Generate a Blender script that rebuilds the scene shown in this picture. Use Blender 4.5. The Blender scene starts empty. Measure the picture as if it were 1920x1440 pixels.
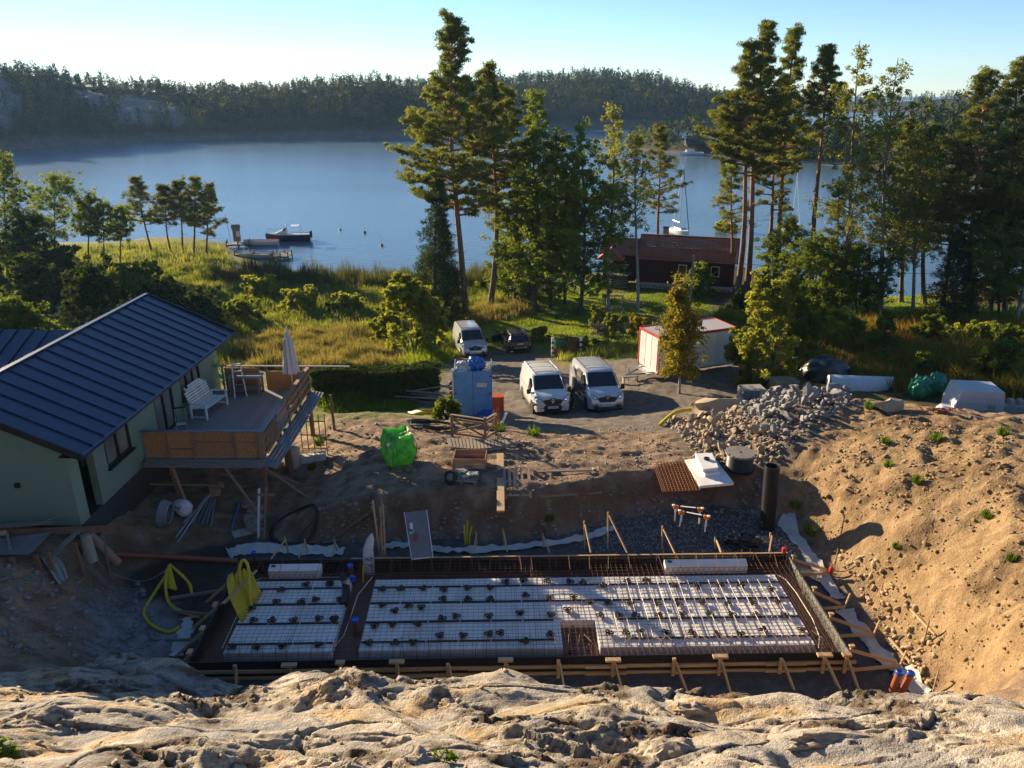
import bpy, math, random
import numpy as np
from math import sin, cos, pi, radians
from mathutils import Vector, Matrix, Euler

random.seed(7); np.random.seed(7)
S = bpy.context.scene
COL = S.collection

# ------------------------------------------------------------------ camera
CZ = 14.5                      # camera height above the gravel of the pit
PITCH = radians(21.0)
cam_d = bpy.data.cameras.new('camera'); cam = bpy.data.objects.new('camera', cam_d); COL.objects.link(cam)
cam_d.sensor_width = 36.0; cam_d.lens = 27.0
cam_d.clip_start = 0.1; cam_d.clip_end = 6000
cam.location = (0, 0, CZ); cam.rotation_euler = (radians(90) - PITCH, 0, 0)
S.camera = cam

# ------------------------------------------------------------------ light
SUN_AZ = 46.0                  # degrees to the left of straight ahead
SUN_EL = 13.3
w = bpy.data.worlds.new('World'); S.world = w; w.use_nodes = True
nt = w.node_tree; nt.nodes.clear()
wo = nt.nodes.new('ShaderNodeOutputWorld'); bg = nt.nodes.new('ShaderNodeBackground'); sk = nt.nodes.new('ShaderNodeTexSky')
sk.sky_type = 'NISHITA'; sk.sun_disc = False
sk.sun_elevation = radians(SUN_EL); sk.sun_rotation = radians(-SUN_AZ)
sk.altitude = 0; sk.air_density = 0.7; sk.dust_density = 0.0; sk.ozone_density = 3.0
bg.inputs[1].default_value = 0.068
nt.links.new(sk.outputs[0], bg.inputs[0]); nt.links.new(bg.outputs[0], wo.inputs[0])
sl = bpy.data.lights.new('sun', 'SUN'); so = bpy.data.objects.new('sun', sl); COL.objects.link(so)
sl.energy = 4.9; sl.angle = radians(0.6); sl.color = (1.0, 0.79, 0.52)
_a, _e = radians(SUN_AZ), radians(SUN_EL)
so.rotation_euler = Vector((sin(_a)*cos(_e), -cos(_a)*cos(_e), -sin(_e))).to_track_quat('-Z', 'Y').to_euler()
so.location = (-60, 60, 60)
vs = S.view_settings
S.display_settings.display_device = 'sRGB'
vs.view_transform = 'Standard'; vs.look = 'None'; vs.gamma = 1.0; vs.exposure = 1.52; vs.use_curve_mapping = False
try:
    S.cycles.use_denoising = True
    S.cycles.max_bounces = 6; S.cycles.transparent_max_bounces = 6
    S.cycles.volume_bounces = 0
    S.cycles.caustics_reflective = False; S.cycles.caustics_refractive = False
except Exception: pass

# ------------------------------------------------------------------ picture -> place
F = 1440.0; _c, _s = cos(PITCH), sin(PITCH)
def ray(u, v):
    x = (u-960)/F; y = (v-720)/F
    return np.array([x, _c-y*_s, -_s-y*_c])
def P(u, v, z):
    d = ray(u, v); t = (z-CZ)/d[2]; return np.array([d[0]*t, d[1]*t, z])
def PY(u, v, Y):
    d = ray(u, v); t = Y/d[1]; return np.array([d[0]*t, Y, CZ+d[2]*t])
def PXp(u, v, X):
    d = ray(u, v); t = X/d[0]; return np.array([X, d[1]*t, CZ+d[2]*t])

# ------------------------------------------------------------------ noise
_rs = np.random.RandomState(11)
_perm = _rs.permutation(4096); _perm = np.concatenate([_perm, _perm]); _ga = _rs.rand(4096)*2*pi; _gx, _gy = np.cos(_ga), np.sin(_ga)
def pnoise(x, y):
    x = np.asarray(x, float); y = np.asarray(y, float)
    xi = np.floor(x).astype(int); yi = np.floor(y).astype(int); xf = x-xi; yf = y-yi
    xi &= 4095; yi &= 4095
    def g(i, j, dx, dy):
        h = _perm[(_perm[i & 4095]+j) & 4095]; return _gx[h]*dx+_gy[h]*dy
    u = xf*xf*xf*(xf*(xf*6-15)+10); v = yf*yf*yf*(yf*(yf*6-15)+10)
    a = g(xi, yi, xf, yf); b = g(xi+1, yi, xf-1, yf); c = g(xi, yi+1, xf, yf-1); d = g(xi+1, yi+1, xf-1, yf-1)
    return 1.5*((a*(1-u)+b*u)*(1-v)+(c*(1-u)+d*u)*v)
def fbm(x, y, o=4, l=2.0, g=0.5):
    s = 0; a = 1.0
    for i in range(o):
        s = s+a*pnoise(np.asarray(x)*l**i+17.3*i, np.asarray(y)*l**i-9.1*i); a *= g
    return s
def ridged(x, y, o=4):
    s = 0; a = 1.0
    for i in range(o):
        s = s+a*(1-2*np.abs(pnoise(np.asarray(x)*2**i+5.3*i, np.asarray(y)*2**i+3.1*i))); a *= .5
    return s
def sstep(a, b, x):
    t = np.clip((np.asarray(x, float)-a)/(b-a), 0, 1); return t*t*(3-2*t)
def worley(x, y, seed):
    """nearest cell of a jittered grid: random value, two tilts, offset from its centre, and distance to the next cell"""
    xi = np.floor(x).astype(int); yi = np.floor(y).astype(int); b1 = np.full(x.shape, 9.0); b2 = np.full(x.shape, 9.0); out = [np.zeros(x.shape) for _ in range(5)]
    for i in (-1, 0, 1):
        for j in (-1, 0, 1):
            h = _perm[(_perm[(xi+i+seed*7) & 4095]+yi+j) & 4095]; px = xi+i+.5+.45*_gx[h]; py = yi+j+.5+.45*_gy[h]; d = np.hypot(x-px, y-py); nw = d < b1
            b2 = np.where(nw, b1, np.minimum(b2, d)); b1 = np.where(nw, d, b1)
            h2 = _perm[(h+311) & 4095]; h3 = _perm[(h+977) & 4095]
            for k, val in enumerate((_gx[h2], _gx[h3], _gy[h3], x-px, y-py)): out[k] = np.where(nw, val, out[k])
    return (*out, b2-b1)
def sdist(poly, x, y):
    """signed distance to a closed polygon, negative inside"""
    x = np.asarray(x, float); y = np.asarray(y, float)
    d = np.full(x.shape, 1e18); ins = np.zeros(x.shape, bool); n = len(poly)
    for i in range(n):
        ax, ay = poly[i][:2]; bx, by = poly[(i+1) % n][:2]
        ex, ey = bx-ax, by-ay; L = ex*ex+ey*ey+1e-12
        t = np.clip(((x-ax)*ex+(y-ay)*ey)/L, 0, 1)
        d = np.minimum(d, (x-ax-t*ex)**2+(y-ay-t*ey)**2)
        c = (ay > y) != (by > y)
        with np.errstate(divide='ignore', invalid='ignore'):
            ins ^= c & (x < (bx-ax)*(y-ay)/(by-ay+1e-15)+ax)
    d = np.sqrt(d); return np.where(ins, -d, d)

# ------------------------------------------------------------------ materials
MATS = {}
def mat(name, col, rough=0.7, col2=None, scale=6.0, metal=0.0, bump=0.0, bscale=None, spec=None, stretch=None, detail=4, contrast=0.5, coat=0.0, alpha_trans=0.0):
    """Principled with a noise between two colours and an optional fine relief (object coordinates)"""
    if name in MATS: return MATS[name]
    m = bpy.data.materials.new(name); m.use_nodes = True; n = m.node_tree; b = n.nodes['Principled BSDF']
    c4 = lambda c: (c[0], c[1], c[2], 1)
    b.inputs['Roughness'].default_value = rough; b.inputs['Metallic'].default_value = metal
    if spec is not None: b.inputs['Specular IOR Level'].default_value = spec
    if coat: b.inputs['Coat Weight'].default_value = coat; b.inputs['Coat Roughness'].default_value = .08
    tc = n.nodes.new('ShaderNodeTexCoord'); src = tc.outputs['Object']
    if stretch:
        mp = n.nodes.new('ShaderNodeMapping'); mp.inputs['Scale'].default_value = stretch
        n.links.new(src, mp.inputs[0]); src = mp.outputs[0]
    if col2 is None: col2 = tuple(c*.78 for c in col)
    nz = n.nodes.new('ShaderNodeTexNoise'); nz.inputs['Scale'].default_value = scale; nz.inputs['Detail'].default_value = detail
    n.links.new(src, nz.inputs['Vector'])
    rp = n.nodes.new('ShaderNodeValToRGB'); rp.color_ramp.elements[0].position = .5-contrast/2+.02; rp.color_ramp.elements[1].position = .5+contrast/2-.02
    rp.color_ramp.elements[0].color = c4(col2); rp.color_ramp.elements[1].color = c4(col)
    n.links.new(nz.outputs['Fac'], rp.inputs[0])
    # every object a touch different
    oi = n.nodes.new('ShaderNodeObjectInfo'); mr = n.nodes.new('ShaderNodeMapRange'); mr.inputs['To Min'].default_value = .88; mr.inputs['To Max'].default_value = 1.1
    n.links.new(oi.outputs['Random'], mr.inputs['Value'])
    mx = n.nodes.new('ShaderNodeVectorMath'); mx.operation = 'SCALE'
    n.links.new(rp.outputs[0], mx.inputs[0]); n.links.new(mr.outputs[0], mx.inputs['Scale'])
    n.links.new(mx.outputs[0], b.inputs['Base Color'])
    if bump:
        n2 = n.nodes.new('ShaderNodeTexNoise'); n2.inputs['Scale'].default_value = bscale or scale*4; n2.inputs['Detail'].default_value = 5
        n.links.new(src, n2.inputs['Vector'])
        bp = n.nodes.new('ShaderNodeBump'); bp.inputs['Strength'].default_value = bump; bp.inputs['Distance'].default_value = .02
        n.links.new(n2.outputs['Fac'], bp.inputs['Height']); n.links.new(bp.outputs[0], b.inputs['Normal'])
    MATS[name] = m; return m
def glass(name, col=(.01, .012, .015), rough=.04):
    m = mat(name, col, rough, col, 3, spec=.6); return m
def leafmat(name, col, col2, trans=.4, scale=.6):
    """leaf colour from a per-clump vertex attribute and noise; part of the light passes through"""
    if name in MATS: return MATS[name]
    m = bpy.data.materials.new(name); m.use_nodes = True; n = m.node_tree; n.nodes.clear()
    o = n.nodes.new('ShaderNodeOutputMaterial'); d = n.nodes.new('ShaderNodeBsdfDiffuse'); t = n.nodes.new('ShaderNodeBsdfTranslucent'); mx = n.nodes.new('ShaderNodeMixShader')
    at = n.nodes.new('ShaderNodeAttribute'); at.attribute_name = 'tone'
    rp = n.nodes.new('ShaderNodeValToRGB'); rp.color_ramp.elements[0].color = (*col2, 1); rp.color_ramp.elements[1].color = (*col, 1)
    oi = n.nodes.new('ShaderNodeObjectInfo'); mr = n.nodes.new('ShaderNodeMapRange'); mr.inputs['To Min'].default_value = .85; mr.inputs['To Max'].default_value = 1.15
    n.links.new(oi.outputs['Random'], mr.inputs['Value'])
    vm = n.nodes.new('ShaderNodeVectorMath'); vm.operation = 'SCALE'
    n.links.new(at.outputs['Fac'], rp.inputs[0]); n.links.new(rp.outputs[0], vm.inputs[0]); n.links.new(mr.outputs[0], vm.inputs['Scale'])
    n.links.new(vm.outputs[0], d.inputs[0])
    v2 = n.nodes.new('ShaderNodeVectorMath'); v2.operation = 'MULTIPLY'; v2.inputs[1].default_value = (1.25, 1.15, .55)
    n.links.new(vm.outputs[0], v2.inputs[0]); n.links.new(v2.outputs[0], t.inputs[0])
    mx.inputs[0].default_value = trans
    n.links.new(d.outputs[0], mx.inputs[1]); n.links.new(t.outputs[0], mx.inputs[2]); n.links.new(mx.outputs[0], o.inputs[0])
    MATS[name] = m; return m

# ------------------------------------------------------------------ mesh building
class MB:
    """collects shapes; build() links them as ONE mesh object"""
    def __init__(s): s.v = []; s.f = []; s.m = []; s.k = 0
    def add(s, vs_, fs, k=None):
        o = len(s.v); s.v.extend([tuple(map(float, p)) for p in vs_]); s.f.extend([tuple(i+o for i in f) for f in fs]); s.m.extend([s.k if k is None else k]*len(fs)); return s
    def box(s, c, size, R=None, bev=0.0, k=None):
        x, y, z = [q/2 for q in size]; c = Vector(c)
        if bev and min(x, y, z) > bev*1.2:
            pts = []; b = bev
            for sx in (-1, 1):
                for sy in (-1, 1):
                    for sz in (-1, 1):
                        pts += [(sx*(x-b), sy*(y-b), sz*z), (sx*(x-b), sy*y, sz*(z-b)), (sx*x, sy*(y-b), sz*(z-b))]
            import bmesh
            bm = bmesh.new(); [bm.verts.new(p) for p in pts]; bmesh.ops.convex_hull(bm, input=bm.verts)
            bmesh.ops.dissolve_limit(bm, angle_limit=.01, verts=bm.verts, edges=bm.edges)
            bm.verts.ensure_lookup_table(); bm.verts.index_update()
            vs_ = [v.co.copy() for v in bm.verts]; fs = [[q.index for q in f.verts] for f in bm.faces]; bm.free()
        else:
            vs_ = [Vector((sx*x, sy*y, sz*z)) for sz in (-1, 1) for sy in (-1, 1) for sx in (-1, 1)]
            fs = [(0, 2, 3, 1), (4, 5, 7, 6), (0, 1, 5, 4), (2, 6, 7, 3), (0, 4, 6, 2), (1, 3, 7, 5)]
        if R is not None: vs_ = [R @ q for q in vs_]
        return s.add([q+c for q in vs_], fs, k)
    def bar(s, a, b, wd, ht, up=(0, 0, 1), bev=0, k=None):
        """a rectangular bar from a to b; ht is measured along up"""
        a = Vector(a); b = Vector(b); d = b-a; L = d.length
        if L < 1e-6: return s
        d.normalize(); u = Vector(up)
        if abs(d.dot(u)) > .98: u = Vector((1, 0, 0)) if abs(d.x) < .9 else Vector((0, 1, 0))
        r = d.cross(u).normalized(); u = r.cross(d)
        R = Matrix((d, r, u)).transposed()
        return s.box((a+b)/2, (L, wd, ht), R, bev, k)
    def tube(s, pts, r, n=8, cap=True, k=None):
        pts = [Vector(p) for p in pts]; rr = r if hasattr(r, '__len__') else [r]*len(pts)
        t0 = (pts[1]-pts[0]).normalized(); u = t0.orthogonal().normalized(); V_ = []; Fc = []
        for i, p in enumerate(pts):
            t = (pts[min(i+1, len(pts)-1)]-pts[max(i-1, 0)])
            t = t.normalized() if t.length > 1e-9 else t0
            u = (u-t*u.dot(t)); u = u.normalized() if u.length > 1e-6 else t.orthogonal().normalized(); w_ = t.cross(u)
            for j in range(n):
                a = 2*pi*j/n; V_.append(p+(u*cos(a)+w_*sin(a))*rr[i])
        for i in range(len(pts)-1):
            for j in range(n):
                Fc.append((i*n+j, i*n+(j+1) % n, (i+1)*n+(j+1) % n, (i+1)*n+j))
        if cap: Fc.append(tuple(range(n-1, -1, -1))); Fc.append(tuple((len(pts)-1)*n+j for j in range(n)))
        return s.add(V_, Fc, k)
    def cyl(s, a, b, r, n=12, r2=None, k=None): return s.tube([a, b], [r, r if r2 is None else r2], n, True, k)
    def lathe(s, prof, c=(0, 0, 0), n=16, R=None, k=None):
        V_ = []; Fc = []; c = Vector(c)
        for (r, z) in prof:
            for j in range(n):
                p = Vector((r*cos(2*pi*j/n), r*sin(2*pi*j/n), z)); p = R @ p if R is not None else p; V_.append(p+c)
        for i in range(len(prof)-1):
            for j in range(n): Fc.append((i*n+j, i*n+(j+1) % n, (i+1)*n+(j+1) % n, (i+1)*n+j))
        Fc.append(tuple(range(n-1, -1, -1))); Fc.append(tuple((len(prof)-1)*n+j for j in range(n)))
        return s.add(V_, Fc, k)
    def prism(s, poly, axis_vec, k=None):
        """closed polygon (3D points) extruded by a vector"""
        a = [Vector(p) for p in poly]; e = Vector(axis_vec); n = len(a)
        return s.add(a+[p+e for p in a], [tuple(range(n-1, -1, -1)), tuple(range(n, 2*n))]+[(i, (i+1) % n, n+(i+1) % n, n+i) for i in range(n)], k)
    def sheet(s, rows, k=None, thick=0.0):
        """rows of points -> quads; thick > 0 gives the sheet a back"""
        nr = len(rows); nc = len(rows[0]); V_ = [p for r in rows for p in r]
        Fc = [(i*nc+j, i*nc+j+1, (i+1)*nc+j+1, (i+1)*nc+j) for i in range(nr-1) for j in range(nc-1)]
        s.add(V_, Fc, k)
        if thick:
            V2 = [(p[0], p[1], p[2]-thick) for p in V_]; s.add(V2, [f[::-1] for f in Fc], k)
            n = len(V_); o = len(s.v)-2*n; e = [j for j in range(nc)]+[i*nc+nc-1 for i in range(1, nr)]+[(nr-1)*nc+j for j in range(nc-2, -1, -1)]+[i*nc for i in range(nr-2, 0, -1)]
            for a_, b_ in zip(e, e[1:]+e[:1]): s.f.append((o+a_, o+n+a_, o+n+b_, o+b_)); s.m.append(s.k if k is None else k)
        return s
    def blob(s, c, r, seed=0, sub=2, amp=.25, squash=(1, 1, 1), fr=1.3, R=None, k=None):
        import bmesh
        bm = bmesh.new(); bmesh.ops.create_icosphere(bm, subdivisions=sub, radius=1)
        V_ = []
        for v in bm.verts:
            p = v.co; q = 1+amp*float(fbm(p.x*fr+seed*3.1+p.z*.7, p.y*fr-seed*1.7+p.z*1.1, 3))
            V_.append(Vector((p.x*q*squash[0]*r, p.y*q*squash[1]*r, p.z*q*squash[2]*r)))
        bm.verts.index_update(); fs = [[q.index for q in f.verts] for f in bm.faces]; bm.free()
        if R is not None: V_ = [R @ q for q in V_]
        return s.add([q+Vector(c) for q in V_], fs, k)
    def mesh(s, name, mats, smooth=None):
        me = bpy.data.meshes.new(name); me.from_pydata(s.v, [], s.f)
        for m_ in (mats if isinstance(mats, (list, tuple)) else [mats]): me.materials.append(m_)
        if any(s.m): me.polygons.foreach_set('material_index', s.m)
        if smooth: 
            me.polygons.foreach_set('use_smooth', [True]*len(me.polygons))
            try: me.set_sharp_from_angle(angle=radians(smooth if smooth is not True else 40))
            except Exception: pass
        me.update(); return me
    def build(s, name, mats, parent=None, smooth=None, loc=None, rot=None):
        return link(name, s.mesh(name, mats, smooth), parent, loc, rot)
def link(name, data, parent=None, loc=None, rot=None):
    o = bpy.data.objects.new(name, data); COL.objects.link(o)
    if parent is not None: o.parent = parent
    if loc is not None: o.location = tuple(map(float, loc))
    if rot is not None: o.rotation_euler = rot
    return o
def tag(o, label=None, cat=None, group=None, kind=None):
    if label: o['label'] = label
    if cat: o['category'] = cat
    if group: o['group'] = group
    if kind: o['kind'] = kind
    return o
def thing(name, label, cat, loc=(0, 0, 0), rz=0, group=None):
    o = link(name, None, None, loc, (0, 0, rz)); o.empty_display_size = .2; o['kind'] = 'thing'
    return tag(o, label, cat, group)
def copy_tree(o, parent=None):
    c = o.copy(); COL.objects.link(c); c.parent = parent
    for ch in list(o.children): copy_tree(ch, c)
    return c
def fastmesh(name, V_, Fc, mats, attr=None, smooth=False, colattr=None, mi=None):
    """numpy arrays -> mesh; Fc all of one length"""
    me = bpy.data.meshes.new(name); n = len(V_); k = Fc.shape[1]; m_ = len(Fc)
    me.vertices.add(n); me.vertices.foreach_set('co', np.ascontiguousarray(V_, dtype=np.float32).ravel())
    me.loops.add(m_*k); me.loops.foreach_set('vertex_index', np.ascontiguousarray(Fc, dtype=np.int32).ravel())
    me.polygons.add(m_); me.polygons.foreach_set('loop_start', np.arange(0, m_*k, k, dtype=np.int32))
    for q in (mats if isinstance(mats, (list, tuple)) else [mats]): me.materials.append(q)
    if mi is not None: me.polygons.foreach_set('material_index', np.asarray(mi, np.int32))
    if smooth: me.polygons.foreach_set('use_smooth', np.ones(m_, bool))
    me.update(calc_edges=True)
    if attr is not None:
        a = me.attributes.new('tone', 'FLOAT', 'POINT'); a.data.foreach_set('value', np.asarray(attr, np.float32))
    if colattr is not None:
        a = me.attributes.new('ground', 'FLOAT_COLOR', 'POINT'); a.data.foreach_set('color', np.ascontiguousarray(colattr, dtype=np.float32).ravel())
    return me
# ================================================================== THE LIE OF THE LAND
LAKE_Z = -7.0
_cp = [ # (u, v, z) picture point and ground height
 # yard
 (640,945,1.1),(780,930,1.2),(880,950,1.35),(960,960,1.35),(1100,945,1.2),(1200,925,1.1),(1300,905,1.0),(1400,900,1.0),
 (780,870,1.2),(880,880,1.2),(840,830,1.1),(940,835,1.0),(1100,880,1.2),(1100,820,.6),(1000,805,.3),(1250,880,1.0),
 (620,775,.6),(700,770,.5),(770,790,.5),(620,850,.6),(580,900,.15),(700,830,1.0),(720,880,1.1),(660,900,.9),
 # parking and road
 (930,790,-.7),(1020,778,-1.5),(1120,770,-1.5),(1190,745,-1.4),(960,720,-2.3),(1100,690,-3.0),(850,712,-2.8),(1210,775,-.9),
 (885,668,-4.5),(965,662,-4.6),(1060,665,-4.2),(1190,670,-3.0),(1232,712,-1.5),(1365,690,-1.5),(1300,740,-1.1),(880,785,-.6),
 # lawn, red house
 (950,620,-5.1),(1050,600,-5.3),(1150,590,-5.2),(1250,570,-5.3),(1330,600,-4.5),(1200,640,-4.0),(1330,640,-3.2),(1200,540,-5.8),(1400,550,-5.6),
 (1000,560,-5.7),(1100,540,-6.0),(900,580,-5.4),
 # right
 (1480,700,-1.6),(1600,715,-1.8),(1750,735,-1.6),(1900,740,-1.2),(1700,680,-2.8),(1900,660,-3.0),(1600,640,-3.8),(1850,610,-4.4),(1500,600,-4.8),(1700,600,-5.3),
 (1650,562,-6.3),(1500,560,-6.1),(1880,575,-5.4),
 # left meadow
 (600,690,-3.0),(700,690,-3.0),(760,640,-4.6),(500,610,-5.2),(650,600,-5.3),(750,560,-6.0),(600,530,-6.7),(450,520,-6.5),(300,520,-6.2),(310,470,-5.7),(390,470,-6.1),(200,600,-5.2),(50,600,-4.8),(0,520,-5.6),(850,620,-5.0),
 # by the house
 (300,1000,.5),(520,975,.0),(430,960,.15),(250,985,.8),(200,975,1.4),(100,1010,1.7),(0,1000,2.0),
 # left bank of the pit
 (0,1100,2.3),(80,1150,1.5),(0,1200,2.2),(140,1110,1.2),(250,1060,.4),(60,1060,2.0),(180,1200,.7),
 # rubble and sand heap
 (1300,800,-.1),(1360,800,.8),(1400,850,.9),(1350,865,.95),(1430,790,1.5),(1490,760,1.9),(1540,745,1.4),(1470,840,1.5),
 (1560,805,2.0),(1600,768,2.25),(1680,768,2.2),(1750,780,2.15),(1900,800,2.4),(1500,860,1.5),(1450,900,1.0),
 (1490,935,.7),(1545,1010,.55),(1610,1100,.5),(1670,1200,.4),(1740,1290,.5),
 (1600,900,1.9),(1700,900,2.5),(1900,900,3.3),(1620,1000,1.2),(1700,1000,1.9),(1900,1000,3.2),(1720,1100,1.3),(1800,1100,2.3),(1900,1150,3.2),(1780,1200,1.3),(1900,1250,2.6),(1900,1320,3.0),
]
_ctl = [tuple(P(*c)) for c in _cp]
_ctl += [ # (x, y, z) out of the picture or hidden
 (-20,26,1.8),(-22,35,-.8),(-17,37,-1.2),(-12,37,-1.2),(-9.5,32,-.4),(-11,27,.1),(-9,36,-1.4),(-3,36,-1.2),(-28,20,3.0),(-30,40,-1),(-45,60,-4),(-60,80,-5.5),(-24,50,-3.6),(-90,60,-3),
 (30,20,4),(30,10,6),(28,32,.6),(20,35.5,-.6),(24,35,-.3),(16,36,-.6),(22,40,-1.3),(16,38,-1.2),(40,45,-1.2),(60,60,-3.5),(80,80,-4.5),(90,40,-1),(120,100,-4),(15,5,7),(-18,8,6),(-30,0,9),(30,-10,11),(0,-20,15),(-40,-20,14),(40,-30,15),
 (0,10,2.2),(6,10,2.2),(-6,10,2),(-6,4,5),(6,4,5),(0,0,8),
]
_ctl = np.array(_ctl)
_d = np.sqrt((_ctl[:, None, 0]-_ctl[None, :, 0])**2+(_ctl[:, None, 1]-_ctl[None, :, 1])**2)
_A = np.hstack([_d+np.eye(len(_ctl))*-0.25, np.ones((len(_ctl), 1))]); _A = np.vstack([_A, np.append(np.ones(len(_ctl)), 0)])
_W = np.linalg.solve(_A, np.append(_ctl[:, 2], 0))
def base_z(x, y):
    x = np.asarray(x, float); y = np.asarray(y, float); r = np.full(x.shape, _W[-1])
    for i in range(len(_ctl)): r = r+_W[i]*np.sqrt((x-_ctl[i, 0])**2+(y-_ctl[i, 1])**2+.04)
    return r
PIT = [tuple(P(u, v, z)[:2]) for u, v, z in [(240,1075,0),(330,1040,0),(470,1005,0),(580,1022,0),(720,1015,0),(860,1008,0),(960,1012,0),(1060,1000,0),(1130,985,0),(1210,962,0),(1290,948,0),(1400,955,0),(1475,985,0),(1530,1040,0),(1590,1110,0),(1650,1200,0),(1730,1310,0)]]
PIT += [(10.2, 14.0), (6, 14.2), (-6, 14.4), (-8.6, 15.0), (-9.9, 16.0)]
# foundation frame
FX, FY, FR = 0.23, 18.60, radians(1.3); FL, FW = 17.45, 4.65
def fnd(x, y, z=0.0): return np.array([FX+x*cos(FR)-y*sin(FR), FY+x*sin(FR)+y*cos(FR), z])
# lake outline (near shore, left to right) then round the back
_sh = [P(u, v, LAKE_Z)[:2] for u, v in [(-500,462),(-100,455),(0,454),(130,458),(225,456),(262,448),(300,446),(360,448),(415,456),(440,476),(500,500),(560,512),(640,520),(770,522),(900,520),(1000,512),(1130,512),(1260,480),(1400,500),(1500,548),(1600,556),(1700,553),(1800,540),(1960,520),(2300,500)]]
LAKE = [tuple(p) for p in _sh]+[(900, 120), (900, 1500), (-900, 1500), (-900, 200)]
def bankw(x, y): return 1.15+.35*pnoise(x*.4, y*.4)
def ground_z(x, y, detail=True):
    x = np.asarray(x, float); y = np.asarray(y, float)
    z = base_z(x, y)
    d = sdist(PIT, x+.25*pnoise(x*.9, y*.9), y+.25*pnoise(x*.9+9, y*.9))
    k = sstep(0, 1, d/(1.25+.3*pnoise(x*.5, y*.5)))
    near = (y < 26) & (np.abs(x) < 16)
    z = np.where(near | (d < 1.6), z*k, z)
    dl = sdist(LAKE, x+1.5*pnoise(x*.12, y*.12), y+1.2*pnoise(x*.1+4, y*.13))
    z = np.where(dl < 6, np.minimum(z, LAKE_Z-.05+np.clip(dl, -40, 6)*np.where(dl > 0, .30, .12)), z)
    z = np.maximum(z, LAKE_Z-4)
    # keep below the outcrop and under the camera
    z = np.where(y < 15.2, np.minimum(z, np.where(np.abs(x) < 8.6, .2+np.maximum(0, 14-y)*.25, z)), z)
    if detail:
        flat = sstep(-.2, 1.0, d)
        far = sstep(46, 60, y)
        sand = sstep(8.5, 10.5, x)*(1-sstep(31, 35, y))*flat
        z = z+flat*(1-far)*(.07*fbm(x*.7, y*.7, 4)+.035*fbm(x*3.1, y*3.1, 3))+(1-flat)*.02*fbm(x*3, y*3, 3)+far*.10*fbm(x*.3, y*.3, 3)
        q1 = (x*.82-y*.57); q2 = (x*.57+y*.82); sl1 = pnoise(q1*.22+4, q2*.16); cut = (q2*.55+1.2*pnoise(q1*.25, q2*.2)); cs_ = cut-np.floor(cut)
        z = z+sand*(.11*ridged(q1*.42, q2*.15, 3)+.08*fbm(x*1.9, y*1.9, 4)+.34*(sstep(0, .85, cs_)-cs_)*sstep(-.1, .4, sl1)+.04*ridged(x*3.2, y*3.2, 3)*sstep(-.2, .3, pnoise(x*.5, y*.5)))
        yard = flat*(1-sstep(8, 10, x))*(1-sstep(30, 34, y))*sstep(21, 23, y)
        z = z+yard*.06*ridged(x*.55+.2*y, y*1.3, 3)
    return z
_GS = ground_z
def gz(x, y): return float(ground_z(np.array([float(x)]), np.array([float(y)]))[0])
def G(u, v, zoff=0.0, near=4.0, far=180.0):
    """where the picture ray meets the ground"""
    d = ray(u, v); ts = np.concatenate([np.arange(near, 60, .15), np.arange(60, far, .5)])
    x = d[0]*ts; y = d[1]*ts; z = CZ+d[2]*ts; h = _GS(x, y)+zoff
    below = (z < h) & (y > 13.8)
    i = int(np.argmax(below)) if below.any() else len(ts)-1
    if i > 0:
        a0, a1 = z[i-1]-h[i-1], z[i]-h[i]; t = ts[i-1]+(ts[i]-ts[i-1])*a0/(a0-a1+1e-9)
    else: t = ts[0]
    return np.array([d[0]*t, d[1]*t, CZ+d[2]*t-zoff])
def polyG(pts): return [tuple(G(u, v)[:2]) for u, v in pts]

# ---- one sheet of ground with uneven spacing
def _axis(segs):
    a = []
    for lo, hi, st in segs: a += list(np.arange(lo, hi, st))
    return np.array(a+[segs[-1][1]])
gx_ = np.unique(np.round(_axis([(-420, -120, 20), (-120, -60, 4), (-60, -22, .9), (-22, -16, .3), (-16, 21, .135), (21, 34, .4), (34, 80, 1.2), (80, 160, 5), (160, 640, 24)]), 4))
gy_ = np.unique(np.round(_axis([(-60, 8, 2.5), (8, 14, .4), (14, 33, .135), (33, 45, .25), (45, 100, .7), (100, 140, 4), (140, 200, 30)]), 4))
XX, YY = np.meshgrid(gx_, gy_)
ZZ = ground_z(XX, YY)
def _gzv(x, y):
    x = np.asarray(x, float); y = np.asarray(y, float)
    i = np.clip(np.searchsorted(gx_, x)-1, 0, len(gx_)-2); j = np.clip(np.searchsorted(gy_, y)-1, 0, len(gy_)-2)
    a = np.clip((x-gx_[i])/(gx_[i+1]-gx_[i]), 0, 1); b = np.clip((y-gy_[j])/(gy_[j+1]-gy_[j]), 0, 1)
    return (ZZ[j, i]*(1-a)+ZZ[j, i+1]*a)*(1-b)+(ZZ[j+1, i]*(1-a)+ZZ[j+1, i+1]*a)*b
_GS = _gzv
def gz(x, y): return float(_gzv(np.array([float(x)]), np.array([float(y)]))[0])
ROAD = polyG([(560,745),(700,742),(830,738),(835,700),(860,668),(930,650),(1005,664),(1060,690),(1190,672),(1235,650),(1290,622),(1330,590),(1365,560),(1400,570),(1370,610),(1350,640),(1380,690),(1400,730),(1300,770),(1230,810),(1100,805),(1000,803),(930,800),(850,775)])
LAWN = polyG([(905,660),(905,610),(960,590),(1000,540),(1130,530),(1200,548),(1330,560),(1330,600),(1290,625),(1235,652),(1190,668),(1060,660),(1000,640)])
LAWN2 = polyG([(1540,580),(1560,552),(1790,548),(1800,575),(1650,590)])
PATH = polyG([(1140,545),(1165,545),(1230,580),(1290,600),(1330,590),(1345,615),(1260,622),(1190,580)])
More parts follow.
